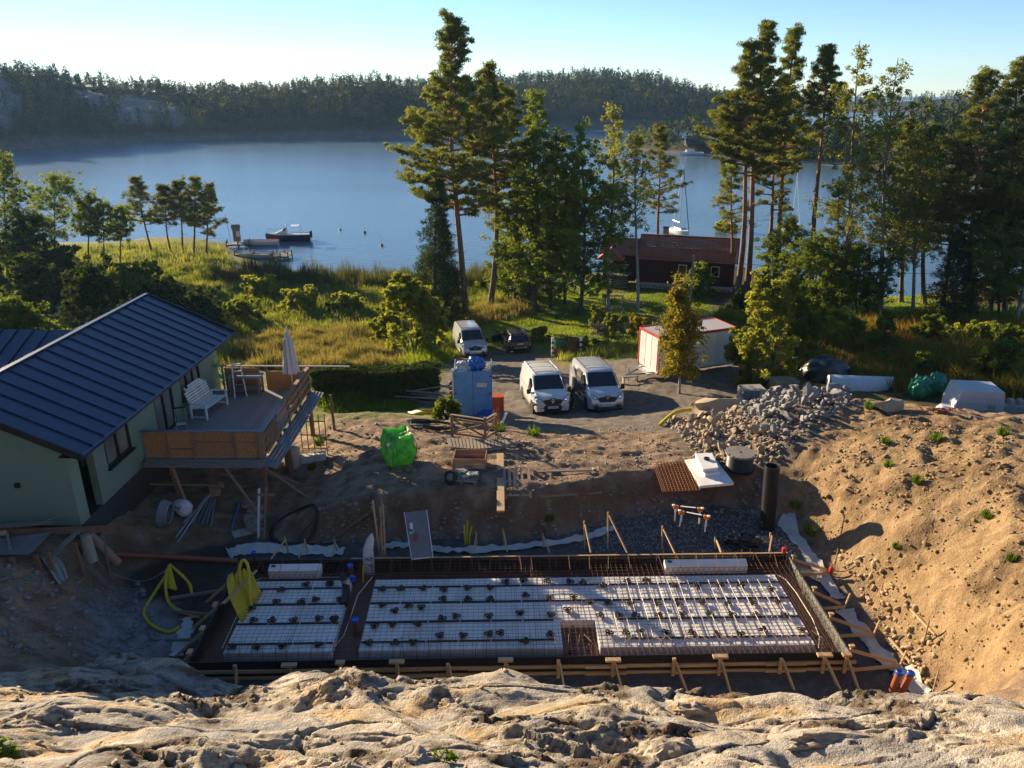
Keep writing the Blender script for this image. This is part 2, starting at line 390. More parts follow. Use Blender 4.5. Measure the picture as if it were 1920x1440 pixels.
SANDP = polyG([(1462,905),(1500,850),(1560,800),(1590,765),(1700,762),(1915,790)])+[(24,30),(34,20),(30,8),(14,6),(11,13.2)]+polyG([(1745,1300),(1670,1215),(1610,1110),(1545,1020),(1485,945)])
RUB = polyG([(1230,800),(1290,780),(1370,740),(1460,722),(1590,735),(1590,765),(1500,850),(1440,880),(1340,870),(1280,840)])
ROCKP = polyG([(150,1140),(250,1115),(300,1130),(335,1200),(300,1245),(180,1245)])
TRK = [(*G(1100, 806)[:2], *G(1250, 690)[:2]), (*G(1000, 880)[:2], *G(1150, 790)[:2]), (*G(700, 900)[:2], *G(1180, 860)[:2]), (*G(930, 700)[:2], *G(1180, 690)[:2]), (*G(640, 800)[:2], *G(1000, 860)[:2])]
def ground_colour(x, y):
    def L(c): return np.array(c)[None, :]
    n1 = fbm(x*.35, y*.35, 4); n2 = fbm(x*1.7+3, y*1.7, 4); n3 = fbm(x*6+3, y*6, 3)
    sh = x.shape; col = np.zeros(sh+(3,))
    def mixin(c, wgt): 
        nonlocal col
        col = col*(1-wgt[..., None])+np.array(c)*wgt[..., None]
    # meadow and scrub everywhere first
    col[:] = (.18, .165, .05); mixin((.10, .13, .03), sstep(-.1, .5, n1)); mixin((.21, .16, .06), sstep(.1, .6, n2)*.6)
    # scrub on the right
    mixin((.075, .06, .028), sstep(17, 22, x+2*n1)*sstep(33, 37, y))
    # the worked ground
    site = (1-sstep(30.5, 33.5, y+1.0*n1-.02*np.abs(x)))*sstep(-30, -22, x)
    mixin((.25, .172, .112), site)
    mixin((.34, .25, .165), site*sstep(.0, .6, n2)*.7); mixin((.12, .082, .056), site*sstep(.1, .6, -n2+.3*n3)*.75)
    d = sdist(ROAD, x+.4*n2, y+.5*n2); wr = 1-sstep(-.3, .5, d)
    mixin((.17, .145, .12), wr); mixin((.115, .10, .088), wr*sstep(0, .5, n2)*.8); mixin((.19, .16, .13), wr*sstep(.25, .6, n3)*.5)
    for pl, wd in ((LAWN, .8), (LAWN2, .8)):
        wl = 1-sstep(-.5, wd, sdist(pl, x+.6*n2, y+.6*n2)); mixin((.15, .21, .03), wl); mixin((.21, .235, .045), wl*sstep(0, .6, n2)*.7); mixin((.07, .11, .02), wl*sstep(.1, .6, n1)*.6)
    wp = 1-sstep(-.2, .3, sdist(PATH, x+.3*n2, y+.3*n2)); mixin((.20, .16, .12), wp)
    ws = 1-sstep(-.35, .35, sdist(SANDP, x+.5*n2, y+.5*n1))
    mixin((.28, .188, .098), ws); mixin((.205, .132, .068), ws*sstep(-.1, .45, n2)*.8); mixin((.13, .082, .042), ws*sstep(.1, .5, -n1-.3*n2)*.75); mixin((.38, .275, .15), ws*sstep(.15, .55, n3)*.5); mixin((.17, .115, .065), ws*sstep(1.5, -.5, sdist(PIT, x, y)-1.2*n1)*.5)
    wu = 1-sstep(-.4, .5, sdist(RUB, x+.4*n2, y+.4*n2)); mixin((.15, .125, .10), wu*.8); mixin((.08, .07, .06), wu*sstep(0, .5, n3)*.6)
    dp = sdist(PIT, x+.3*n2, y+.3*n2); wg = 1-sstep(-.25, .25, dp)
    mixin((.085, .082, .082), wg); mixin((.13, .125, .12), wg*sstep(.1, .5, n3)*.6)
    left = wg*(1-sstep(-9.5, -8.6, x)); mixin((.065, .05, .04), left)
    # the bank of the pit: fresh dark soil and rock
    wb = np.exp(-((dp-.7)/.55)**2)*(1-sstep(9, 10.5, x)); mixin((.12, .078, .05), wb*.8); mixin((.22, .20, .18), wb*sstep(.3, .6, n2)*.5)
    wk = 1-sstep(-.5, .6, sdist(ROCKP, x+.5*n2, y+.5*n1)); mixin((.27, .265, .26), wk*.9); mixin((.14, .13, .12), wk*sstep(.0, .5, n2)*.7)
    # wheel tracks on the drive and the yard
    for (ax, ay, bx, by) in TRK:
        L_ = math.hypot(bx-ax, by-ay); sx_, sy_ = (bx-ax)/L_, (by-ay)/L_; al = (x-ax)*sx_+(y-ay)*sy_; pe = -(x-ax)*sy_+(y-ay)*sx_+.25*pnoise(al*.3, al*0+ax)
        for o_ in (-.75, .75): mixin((.105, .08, .06), np.exp(-((pe-o_)/.16)**2)*sstep(-.5, .5, al)*sstep(L_+.5, L_-.5, al)*.55*sstep(-.4, .3, n2))
    return np.clip(col, 0, 1)
CC = ground_colour(XX, YY)
ny, nx = XX.shape
idx = np.arange(ny*nx).reshape(ny, nx)
Fq = np.stack([idx[:-1, :-1], idx[:-1, 1:], idx[1:, 1:], idx[1:, :-1]], -1).reshape(-1, 4)
def groundmat(name, bump, b1, b2, rough=.95, var=.35):
    m = bpy.data.materials.new(name); m.use_nodes = True; n = m.node_tree; b = n.nodes['Principled BSDF']
    b.inputs['Roughness'].default_value = rough; b.inputs['Specular IOR Level'].default_value = .15
    at = n.nodes.new('ShaderNodeAttribute'); at.attribute_name = 'ground'
    tc = n.nodes.new('ShaderNodeTexCoord')
    def nz(sc, det=6, rg=.6):
        q = n.nodes.new('ShaderNodeTexNoise'); q.inputs['Scale'].default_value = sc; q.inputs['Detail'].default_value = det; q.inputs['Roughness'].default_value = rg
        n.links.new(tc.outputs['Object'], q.inputs['Vector']); return q
    a1 = nz(b1); a2 = nz(b2); vo = n.nodes.new('ShaderNodeTexVoronoi'); vo.inputs['Scale'].default_value = b2*.45; n.links.new(tc.outputs['Object'], vo.inputs['Vector'])
    ad = n.nodes.new('ShaderNodeMath'); ad.operation = 'ADD'; n.links.new(a1.outputs[0], ad.inputs[0]); n.links.new(a2.outputs[0], ad.inputs[1])
    mr = n.nodes.new('ShaderNodeMapRange'); mr.inputs['From Min'].default_value = .65; mr.inputs['From Max'].default_value = 1.35; mr.inputs['To Min'].default_value = 1-var; mr.inputs['To Max'].default_value = 1+var
    n.links.new(ad.outputs[0], mr.inputs['Value'])
    vm = n.nodes.new('ShaderNodeVectorMath'); vm.operation = 'SCALE'; n.links.new(at.outputs['Color'], vm.inputs[0]); n.links.new(mr.outputs[0], vm.inputs['Scale'])
    # pale pebbles
    rp = n.nodes.new('ShaderNodeValToRGB'); rp.color_ramp.elements[0].position = .0; rp.color_ramp.elements[0].color = (.35, .35, .35, 1); rp.color_ramp.elements[1].position = .16; rp.color_ramp.elements[1].color = (0, 0, 0, 1)
    n.links.new(vo.outputs['Distance'], rp.inputs[0])
    mx = n.nodes.new('ShaderNodeMix'); mx.data_type = 'RGBA'; n.links.new(rp.outputs[0], mx.inputs[0]); n.links.new(vm.outputs[0], mx.inputs[6]); mx.inputs[7].default_value = (.34, .30, .25, 1)
    n.links.new(mx.outputs[2], b.inputs['Base Color'])
    bp = n.nodes.new('ShaderNodeBump'); bp.inputs['Strength'].default_value = bump; bp.inputs['Distance'].default_value = .06; n.links.new(ad.outputs[0], bp.inputs['Height'])
    n.links.new(bp.outputs[0], b.inputs['Normal']); MATS[name] = m; return m
gm = groundmat('worked ground', .9, 3.5, 16)
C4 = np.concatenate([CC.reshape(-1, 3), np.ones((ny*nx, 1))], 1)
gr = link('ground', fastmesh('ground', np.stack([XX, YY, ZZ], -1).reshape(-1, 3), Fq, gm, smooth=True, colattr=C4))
tag(gr, 'brown worked soil, gravel drive, lawn and meadow falling to the lake', kind='structure')

# ================================================================== THE ROCK IN FRONT
_rc = [(-16,12.6,3.0),(-13,12.2,2.6),(-10,12.6,2.3),(-8,13.4,1.6)]
_rk = [ # (u, v, z) crest and face of the outcrop
 (0,1245,2.6),(120,1240,2.2),(250,1245,1.7),(390,1272,1.9),(480,1275,2.0),(560,1275,2.4),(640,1262,3.3),(720,1255,3.7),(800,1268,3.5),(900,1266,3.4),(1000,1272,3.3),(1120,1285,3.3),(1240,1302,3.4),(1380,1300,3.2),(1500,1300,3.2),(1640,1300,3.3),(1740,1310,3.4),(1850,1315,3.6),(1950,1320,3.8),
 (0,1330,3.9),(200,1335,3.7),(400,1330,3.5),(600,1320,3.7),(800,1330,4.6),(1000,1340,4.7),(1200,1350,4.7),(1500,1350,4.7),(1800,1360,4.9),
 (0,1440,5.9),(300,1440,5.9),(600,1440,6.1),(960,1440,6.3),(1300,1440,6.4),(1600,1440,6.4),(1920,1440,6.6),(0,1290,3.1),(300,1290,2.6),(500,1300,2.9)]
_rp = np.array([tuple(P(*c)) for c in _rk]+[(-14,4,8),(-6,3.5,8.2),(0,3.5,8.5),(6,3.5,8.6),(14,4,9),(-20,10,5),(20,10,6),(-20,3,9),(20,3,10)])
_d = np.sqrt((_rp[:, None, 0]-_rp[None, :, 0])**2+(_rp[:, None, 1]-_rp[None, :, 1])**2)
_A = np.hstack([_d-np.eye(len(_rp))*.15, np.ones((len(_rp), 1))]); _A = np.vstack([_A, np.append(np.ones(len(_rp)), 0)])
_WR = np.linalg.solve(_A, np.append(_rp[:, 2], 0))
_cl = _rp[:19]; _ord = np.argsort(_cl[:, 0]); _clx, _cly = _cl[_ord, 0], _cl[_ord, 1]
def rock_z(x, y):
    r = np.full(x.shape, _WR[-1])
    for i in range(len(_rp)): r = r+_WR[i]*np.sqrt((x-_rp[i, 0])**2+(y-_rp[i, 1])**2+.09)
    # broad smooth humps, ledges that dip to the right, fracture lines
    wx = x+.7*pnoise(x*.35, y*.35); wy = y+.6*pnoise(x*.35+7, y*.35)
    r = r+.34*fbm(wx*.42, wy*.5, 2)+.07*fbm(wx*1.3, wy*1.7, 2)
    rough = sstep(-.05, .45, fbm(x*.4+3, y*.7, 3))
    st = (wy*.95+wx*.22+r*1.2)*1.15; stp = st-np.floor(st)
    r = r+.16*(sstep(.0, .93, stp)-stp)*(.25+.75*sstep(-.2, .45, pnoise(x*.3, y*.3+5)))
    st = (wy*.7-wx*.35+r*.8)*2.6; stp = st-np.floor(st); r = r+.04*(sstep(.0, .9, stp)-stp)*rough
    r = r+rough*(.035*ridged(wx*1.6, wy*3.0, 4)+.03*fbm(wx*6, wy*7, 3))+.010*fbm(wx*8, wy*11, 4)
    for fx, fy, dp, wd, o in ((.32, .75, .16, .016, 11), (.16, 1.1, .10, .014, 57)):
        ck = np.abs(pnoise(wx*fx+o, wy*fy+o*.3)); r = r-dp*np.exp(-(ck/wd)**2)
    # fractured blocks: each a tilted flat of its own, edges sharp where the rock is broken
    for sx_, sy_, of, ti, sd_, mk in ((.75, 1.05, .06, .15, 3, .3+.6*rough), (2.0, 2.9, .026, .08, 5, rough), (5.5, 7.5, .012, .035, 9, .25+.75*rough)):
        c0, t1, t2, ox, oy, ed = worley(wx*sx_+wy*.35*sx_, wy*sy_-wx*.2*sy_, sd_)
        r = r+mk*(of*c0+ti*(t1*ox+t2*oy))-mk*of*.9*np.exp(-(ed/.05)**2)
    crest = np.interp(x, _clx, _cly)+.25*pnoise(x*.8, x*0+3.3)
    over = np.maximum(0, y-crest)
    return r-1.9*over**1.2*(1+.2*pnoise(x*1.3, y*1.1))
def rock_colour(x, y, z):
    n1 = fbm(x*.5, y*.8, 4); n2 = fbm(x*1.8, y*2.4, 4); n3 = fbm(x*7, y*9, 3)
    col = np.zeros(x.shape+(3,)); col[:] = (.40, .345, .27)
    def mixin(c, wgt):
        nonlocal col
        col = col*(1-wgt[..., None])+np.array(c)*wgt[..., None]
    mixin((.52, .47, .40), sstep(-.05, .5, n2)); mixin((.44, .29, .13), sstep(.2, .65, n1+.3*n2)*.7); mixin((.27, .26, .25), sstep(.0, .5, -n1)*.75)
    gyy, gxx = np.gradient(z); 
    soil = sstep(-.02, .36, n2*.7-n1*.8+.35*n3-.05)*sstep(-.15, .3, fbm(x*.4+3, y*.7, 3)+.1); mixin((.145, .10, .06), soil*.92); mixin((.10, .075, .05), soil*sstep(.1, .5, n3)*.6)
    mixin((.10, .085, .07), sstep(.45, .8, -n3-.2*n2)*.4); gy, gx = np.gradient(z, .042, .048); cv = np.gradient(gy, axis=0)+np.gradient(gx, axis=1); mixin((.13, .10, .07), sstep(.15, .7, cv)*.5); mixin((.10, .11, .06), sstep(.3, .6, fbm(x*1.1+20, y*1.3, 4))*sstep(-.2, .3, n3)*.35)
    return np.clip(col, 0, 1)
rx = np.arange(-15.0, 15.01, .048); ry = np.arange(4.4, 15.4, .042)
RX, RY = np.meshgrid(rx, ry); RZ = rock_z(RX, RY)
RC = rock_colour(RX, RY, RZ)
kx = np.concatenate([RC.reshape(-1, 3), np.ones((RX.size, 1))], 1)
ny, nx = RX.shape; idx = np.arange(ny*nx).reshape(ny, nx)
Fr = np.stack([idx[:-1, :-1], idx[:-1, 1:], idx[1:, 1:], idx[1:, :-1]], -1).reshape(-1, 4)
# drop what lies deep under the ground sheet
keep = (RZ.reshape(-1)[Fr].max(1) > -0.6); Fr = Fr[keep]
rm = groundmat('weathered granite', 1.0, 5, 26, .85, .4)
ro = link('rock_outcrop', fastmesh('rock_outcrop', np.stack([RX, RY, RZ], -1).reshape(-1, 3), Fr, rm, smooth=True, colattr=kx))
tag(ro, 'bare tan granite outcrop along the bottom edge above the pit', kind='structure')
def rkz(x, y): return float(rock_z(np.array([[float(x)]]), np.array([[float(y)]]))[0, 0])

# ================================================================== LAKE AND FAR SHORE
def watermat():
    m = bpy.data.materials.new('lake water'); m.use_nodes = True; n = m.node_tree; b = n.nodes['Principled BSDF']
    b.inputs['Base Color'].default_value = (.085, .15, .205, 1); b.inputs['Roughness'].default_value = .22; b.inputs["IOR"].default_value = 1.6
    tc = n.nodes.new('ShaderNodeTexCoord'); mp = n.nodes.new('ShaderNodeMapping'); mp.inputs['Scale'].default_value = (.35, 1.1, 1); mp.inputs['Rotation'].default_value = (0, 0, .25); n.links.new(tc.outputs['Object'], mp.inputs[0])
    a = n.nodes.new('ShaderNodeTexNoise'); a.inputs['Scale'].default_value = 1.2; a.inputs['Detail'].default_value = 5; n.links.new(mp.outputs[0], a.inputs['Vector'])
    p = n.nodes.new('ShaderNodeTexNoise'); p.inputs['Scale'].default_value = .035; p.inputs['Detail'].default_value = 3; n.links.new(mp.outputs[0], p.inputs['Vector'])
    mr = n.nodes.new('ShaderNodeMapRange'); mr.inputs['From Min'].default_value = .4; mr.inputs['From Max'].default_value = .62; mr.inputs['To Min'].default_value = .1; mr.inputs['To Max'].default_value = .42; n.links.new(p.outputs[0], mr.inputs['Value'])
    bp = n.nodes.new('ShaderNodeBump'); bp.inputs['Distance'].default_value = .18; n.links.new(a.outputs[0], bp.inputs['Height']); n.links.new(mr.outputs[0], bp.inputs['Strength']); n.links.new(bp.outputs[0], b.inputs['Normal'])
    return m
wm = MB(); wm.add([(-1400, 55, LAKE_Z), (1400, 55, LAKE_Z), (1400, 2400, LAKE_Z), (-1400, 2400, LAKE_Z)], [(0, 1, 2, 3)])
tag(wm.build('lake', watermat()), 'calm pale blue lake between the wooded shores', kind='structure')
# ================================================================== FOUNDATION IN THE PIT
M_pine = mat('fresh sawn pine', (.56, .39, .21), .7, (.42, .27, .13), 3, bump=.15, stretch=(.6, 6, 6))
M_greyw = mat('weathered grey timber', (.27, .24, .21), .85, (.17, .15, .13), 4, bump=.25, stretch=(.6, 7, 7))
M_brownw = mat('brown stained timber', (.25, .14, .08), .8, (.15, .085, .05), 4, bump=.2, stretch=(.6, 7, 7))
M_film = mat('black film plywood', (.016, .015, .015), .45, (.028, .024, .022), 2)
M_rust = mat('rusty reinforcing steel', (.20, .085, .038), .8, (.09, .05, .03), 9)
M_eps = mat('white foam board', (.82, .82, .81), .8, (.68, .65, .59), 2.2, bump=.1, bscale=40)
M_strip = mat('black plastic spacer strip', (.02, .02, .022), .6)
M_trench = mat('red-brown trench lining', (.165, .052, .035), .55, (.10, .038, .028), 2.5, bump=.25, bscale=6)
M_pex = mat('pale heating pipe', (.66, .60, .50), .5, (.5, .45, .37), 3)
M_blue = mat('blue plastic cap', (.015, .10, .55), .35)
M_sewer = mat('brown drain pipe', (.30, .085, .035), .45, (.2, .06, .03), 4)
M_wht = mat('white painted metal', (.78, .78, .76), .4, (.68, .68, .66), 1.5)
M_dgreen = mat('dark green label', (.02, .10, .06), .5)
fo = thing('foundation_formwork', 'long rectangular slab formwork with foam boards and rusty mesh in the pit', 'foundation', (FX, FY, 0), FR)
hx, hy = FL/2, FW/2
def fl(u, v, z):
    p = P(u, v, z); x, y = p[0]-FX, p[1]-FY; return Vector((x*cos(FR)+y*sin(FR), -x*sin(FR)+y*cos(FR), z))
def flv(p):
    x, y = p[0]-FX, p[1]-FY; return Vector((x*cos(FR)+y*sin(FR), -x*sin(FR)+y*cos(FR), p[2]))
# film plywood panels, butted
def panel(L):
    return MB().box((0, 0, .275), (L-.006, .021, .55)).mesh('form_panel', M_film)
pm = panel(FL/7); 
for i in range(7):
    x = -hx+FL/7*(i+.5)
    link('form_panel', pm, fo, (x, -hy+.012, 0)); link('form_panel', pm, fo, (x, hy-.012, 0))
pm2 = panel((FW-.05)/2)
for sx in (-1, 1):
    for sy in (-1, 1): link('form_panel', pm2, fo, (sx*(hx-.012), sy*(FW-.05)/4, 0), (0, 0, pi/2))
# walers: front (two rows), back top rail, right rail
def wal(name, a, b, wd=.045, ht=.095, m=M_pine): MB().bar(a, b, wd, ht, bev=.004).build(name, m, fo)
for z in (.25, .03):
    xs = [-8.75, -5.3, -3.2, -.9, 2.2, 4.6, 7.0, 8.9]
    for a, b in zip(xs, xs[1:]): wal('waler', (a, -hy-.025, z), (b-.01, -hy-.025, z))
    for x in xs[1:-1]: wal('lap_board', (x-.55, -hy-.072, z+.012), (x+.55, -hy-.072, z+.012), .045, .09)
xs = [-5.3, -3.7, -2.5, .2, 3.6, 5.8, 7.6, 8.72]
for a, b in zip(xs, xs[1:]): wal('top_rail', (a, hy+.03, .535), (b-.01, hy+.03, .545), .06, .05)
for a, b in zip(xs, xs[1:]): wal('waler', (a, hy+.025, .25), (b-.01, hy+.025, .25))
# grey inside face of the right side form
MB().box((hx-.035, 0, .29), (.018, FW-.1, .48)).build('form_lining', mat('grey plywood face', (.22, .22, .20), .6, (.15, .15, .13), 3), fo)
# front uprights with cap blocks and back struts leaning to the rock
ups = [(445,0),(545,1),(640,1),(745,1),(840,0),(948,1),(1047,0),(1150,1),(1265,0),(1352,1),(1468,0),(1550,1),(1592,1)]
for i, (u, cap) in enumerate(ups):
    x = fl(u, 1240, .5).x; o_ = -hy-.10
    up = MB().bar((x, o_-.03, -.05), (x, o_-.03, .56-.06*(i % 3 == 1)), .09, .07, (0, 1, 0), .004).build('upright', M_pine, fo)
    if cap: MB().box((x, o_-.02, .585-.06*(i % 3 == 1)), (.40 if i % 2 else .24, .14, .06), bev=.004).build('cap_block', M_pine, up)
    MB().bar((x+.04, o_-.03, .44), (x+.14+.05*(i % 3), o_-.62, -.03), .045, .09).build('strut', M_pine, fo)
# right side braces: post, outrigger, raking strut, stake
for (u1, v1, u2, v2, red) in [(1507,1079,1557,1073,1),(1548,1142,1584,1138,0),(1577,1193,1639,1189,0),(1606,1256,1688,1248,0)]:
    a = fl(u1, v1, .12); a.x = hx+.03; b = fl(u2, v2, .14)
    MB().bar(a, b, .05, .09, bev=.004).build('outrigger', M_pine, fo)
    MB().bar((hx+.04, a.y+.28, .53), (b.x-.1, b.y+.08, .18), .03, .09).build('strut', M_pine, fo)
    pp = MB().bar((hx+.04, a.y+.3, -.05), (hx+.04, a.y+.3, .64), .07, .045, (1, 0, 0), .004).build('upright', M_pine, fo)
    MB().box((hx+.05, a.y+.3, .665), (.14, .1, .045), bev=.004).build('cap_block', M_pine, pp)
    MB().bar((b.x-.03, b.y+.03, -.1), (b.x+.14, b.y+.1, .55), .035, .05).build('stake', M_pine, fo)
# left side braces
for (u1, v1, u2, v2) in [(420,1103,318,1122),(396,1155,320,1145),(366,1200,310,1200),(335,1245,290,1243)]:
    a = fl(u1, v1, .15); a.x = -hx-.03; b = fl(u2, v2, .2)
    MB().bar(a, b, .05, .09, bev=.004).build('outrigger', M_greyw, fo)
    pp = MB().bar((-hx-.06, a.y-.12, -.05), (-hx-.06, a.y-.12, .62), .07, .045, (1, 0, 0), .004).build('upright', M_pine, fo)
    MB().box((-hx-.06, a.y-.12, .645), (.13, .2, .05), bev=.004).build('cap_block', M_pine, pp)
    MB().bar((-hx-.06, a.y-.1, .5), (-hx-.75, a.y-.5, .0), .03, .09).build('strut', M_pine, fo)
MB().bar((-hx-.05, -hy, .35), (-hx-.05, hy, .35), .045, .095).build('waler', M_pine, fo)
# struts and stakes behind the back form
for (u1, v1, u2, v2) in [(508,1048,535,1012),(560,1046,572,1016),(622,1044,628,1018),(889,1034,893,1003),(951,1034,945,998),(1030,1035,1019,1006),(1108,1036,1097,983),(1176,1036,1142,966),(1266,1038,1244,992),(1352,1036,1343,1012),(1442,1035,1447,1005)]:
    a = P(u1, v1, .5); b = PY(u2, v2, a[1]+.95)
    MB().bar(flv(a), flv(b), .045, .05, bev=.003).build('strut', M_pine, fo)
    g = gz(b[0], b[1]+.06)
    MB().bar(flv((b[0]+.03, b[1]+.07, g-.1)), flv((b[0]-.03, b[1]+.07, max(b[2]+.08, g+.25))), .035, .05).build('stake', M_pine, fo)
# trench lining, foam boards, black strips
MB().box((0, 0, .03), (FL-.06, FW-.06, .06)).build('trench_lining', M_trench, fo)
strips = [1.08, .32, -.56, -1.40]
def row_boards(x0, x1, y0, y1):
    n = max(1, round((x1-x0)/1.2)); w_ = (x1-x0)/n
    me = MB().box((0, 0, 0), (w_-.006, y1-y0-.006, .27), bev=.004).mesh('foam_board', M_eps)
    for i in range(n): link('foam_board', me, fo, (x0+w_*(i+.5), (y0+y1)/2, .062+.135+random.uniform(-.003, .003)))
ys = [-1.74, -1.40, -.56, .32, 1.08, 1.5]
for y0, y1 in zip(ys, ys[1:]):
    row_boards(-8.05, -5.15, y0, y1)
    if y1 <= -.5: row_boards(-4.42, 1.12, y0, y1); row_boards(2.13, 8.02, y0, y1)
    else: row_boards(-4.42, 8.02, y0, y1)
for y in strips:
    for x0, x1 in ((-8.03, -5.17), (-4.4, 8.0)):
        x = x0
        while x < x1-.1:
            e = min(x+.86, x1)
            if not (y < -.5 and e > 1.1 and x < 2.15): MB().bar((x, y, .355), (e, y, .355), .035, .05).build('spacer_strip', M_strip, fo)
            x = e+.035
# flower-shaped bar chairs
def chair_mesh():
    b = MB()
    for a in (90, 210, 330):
        c = Vector((.07*cos(radians(a)), .07*sin(radians(a)), 0)); pts = [c+Vector((.055*cos(t), .055*sin(t), .025)) for t in np.linspace(0, 2*pi, 9)]
        b.tube(pts, .022, 5, False)
    b.cyl((0, 0, -.01), (0, 0, .07), .045, 8); return b.mesh('bar_chair', M_strip)
cm = chair_mesh()
sp = [(600+x/3, 980+y/3) for x, y in [(55,345),(350,375),(455,372),(578,370),(697,378),(831,368),(957,365),(1045,335),(1143,327),(1277,328),(1404,332),(1477,335),(1592,355),(1730,330),(1836,328),(691,430),(832,430),(957,430),(1157,410),(1292,424),(1427,418),(1517,450),(1620,453),(1743,455),(350,465),(420,497),(497,470),(569,478),(685,540),(765,528),(950,527),(1125,510),(1300,520),(1390,492),(1577,522),(1680,522),(1775,520),(115,432),(80,543),(307,582),(408,573),(550,570),(674,636),(805,636),(950,627),(1014,622),(1296,630),(1626,622),(1722,618),(1802,616),(273,678),(422,678),(524,675),(1152,667)]]
sp += [(1200+x/2.667, 980+y/2.667) for x, y in [(30,290),(175,315),(288,318),(400,313),(505,315),(656,333),(85,407),(190,408),(310,400),(440,407),(562,402),(690,397),(95,463),(212,460),(348,455),(460,460),(580,462),(725,464),(130,550),(258,552),(385,558),(505,560),(617,537),(808,538)]]
sp += [(400+x/5.647, 1020+y/5.647) for x, y in [(980,432),(1232,425),(720,490),(478,505),(665,615),(932,612),(1083,590),(1343,590),(405,685),(425,812),(620,808),(850,810),(1117,792),(1278,795),(195,1095),(460,1095),(730,1083),(1113,1070)]]
for u, v in sp:
    p = fl(u, v, .37); link('bar_chair', cm, fo, p, (0, 0, random.uniform(0, 6)))
for u, v in [(1072,1170),(1105,1170),(1070,1198),(1105,1198),(1071,1220),(1108,1214)]:
    p = fl(u, v, .10); link('bar_chair', cm, fo, p, (0, 0, random.uniform(0, 6)))
# reinforcement mesh
lm = MB().tube([(-8.55, 0, 0), (-3, 0, .008), (3, 0, -.008), (8.55, 0, 0)], .0048, 4).mesh('rebar', M_rust)
tm = MB().tube([(0, -2.2, 0), (0, -.7, .012), (0, .8, -.01), (0, 2.2, 0)], .0048, 4).mesh('rebar', M_rust)
n = 29
for i in range(n):
    y = -2.15+4.3*i/(n-1); link('rebar', lm, fo, (0, y+random.uniform(-.008, .008), .437), (0, 0, random.uniform(-.0006, .0006)))
n = 108
for i in range(n):
    x = -8.5+17.0*i/(n-1); link('rebar', tm, fo, (x+random.uniform(-.01, .01), 0, .453), (0, 0, random.uniform(-.004, .004)))
for x0 in (-6.4, -2.35, -.2, .35):           # laps where two mats overlap
    for d in (.05, .11): link('rebar', tm, fo, (x0+d, 0, .468))
# trench bars and starters
for y in (-2.12, -1.95, 1.72, 1.9, 2.1):
    link('rebar', lm, fo, (0, y, .17)); link('rebar', lm, fo, (0, y, .62 if abs(y) > 2.05 else .3))
for x in (8.2, 8.35, 8.5): MB().tube([(x, -2.2, .30), (x, 2.2, .30)], .008, 4).build('rebar', M_rust, fo)
sm_ = MB().tube([(0, 0, 0), (0, .01, .62), (0, .05, .66), (0, .60, .50)], .0075, 4).mesh('starter_bar', M_rust)
sm2 = MB().tube([(0, 0, 0), (0, -.005, .74)], .0075, 4).mesh('starter_bar', M_rust)
x = -8.4
while x < 8.5:
    link('starter_bar', sm_, fo, (x, -2.1, .12), (random.uniform(-.06, .06), random.uniform(-.06, .06), random.uniform(-.25, .25)))
    if int(x*3) % 2 == 0: link('starter_bar', sm_, fo, (x+.1, 2.1, .12), (0, random.uniform(-.04, .04), pi+random.uniform(-.15, .15)))
    if int(x*10) % 2 == 0: link('starter_bar', sm2, fo, (x+.05, 2.17, .1), (random.uniform(-.05, .05), random.uniform(-.05, .05), 0))
    x += .31
y = -1.9
while y < 2.1:
    link('starter_bar', sm_, fo, (8.55, y, .12), (0, 0, pi/2+random.uniform(-.1, .1))); y += .3
for k in range(8): MB().tube([(1.62+.04*(k-4), -.5+.06*(k % 3), .1), (1.62+.05*(k-4), -.42, .85+.1*(k % 2))], .008, 4).build('starter_bar', M_rust, fo)
# heating pipe loops on the right half
x = 2.7; k = 0
while x < 7.7:
    yb = -1.52+.04*(k % 2); pts = [(x, 1.35, .41), (x+.01, 0, .415), (x, yb+.15, .41)]+[(x+.17-.17*cos(t), yb+.15-.15*sin(t), .412) for t in np.linspace(.4, pi-.4, 5)]+[(x+.34, yb+.15, .41), (x+.33, 0, .415), (x+.34, 1.35, .41)]
    if k % 2 == 0: MB().tube(pts, .011, 6).build('heating_pipe', M_pex, fo)
    else: MB().tube([(x, 1.35, .41), (x, 0, .413), (x+.01, -1.45, .41)], .011, 6).build('heating_pipe', M_pex, fo)
    x += .62 if k % 2 == 0 else .31; k += 1
MB().tube([(8.05, 1.35, .42), (8.2, 1.1, .44), (8.28, .4, .45), (8.3, -.8, .44), (8.22, -1.5, .4), (8.05, -1.9, .35)], .012, 6).build('heating_pipe', M_pex, fo)
MB().tube([(-8.1, -1.6, .40), (-8.13, .2, .42), (-8.05, 1.45, .42), (-7.9, 1.56, .42), (-5.4, 1.55, .42), (-5.1, 1.4, .42)], .011, 6).build('heating_pipe', M_pex, fo)
MB().tube([(-4.5, 1.5, .45), (-4.62, 1.1, .48), (-4.8, .6, .46), (-4.84, -.3, .45), (-4.9, -1.2, .43), (-5.05, -1.6, .42), (-5.2, -1.55, .41)], .011, 6).build('heating_pipe', M_pex, fo)
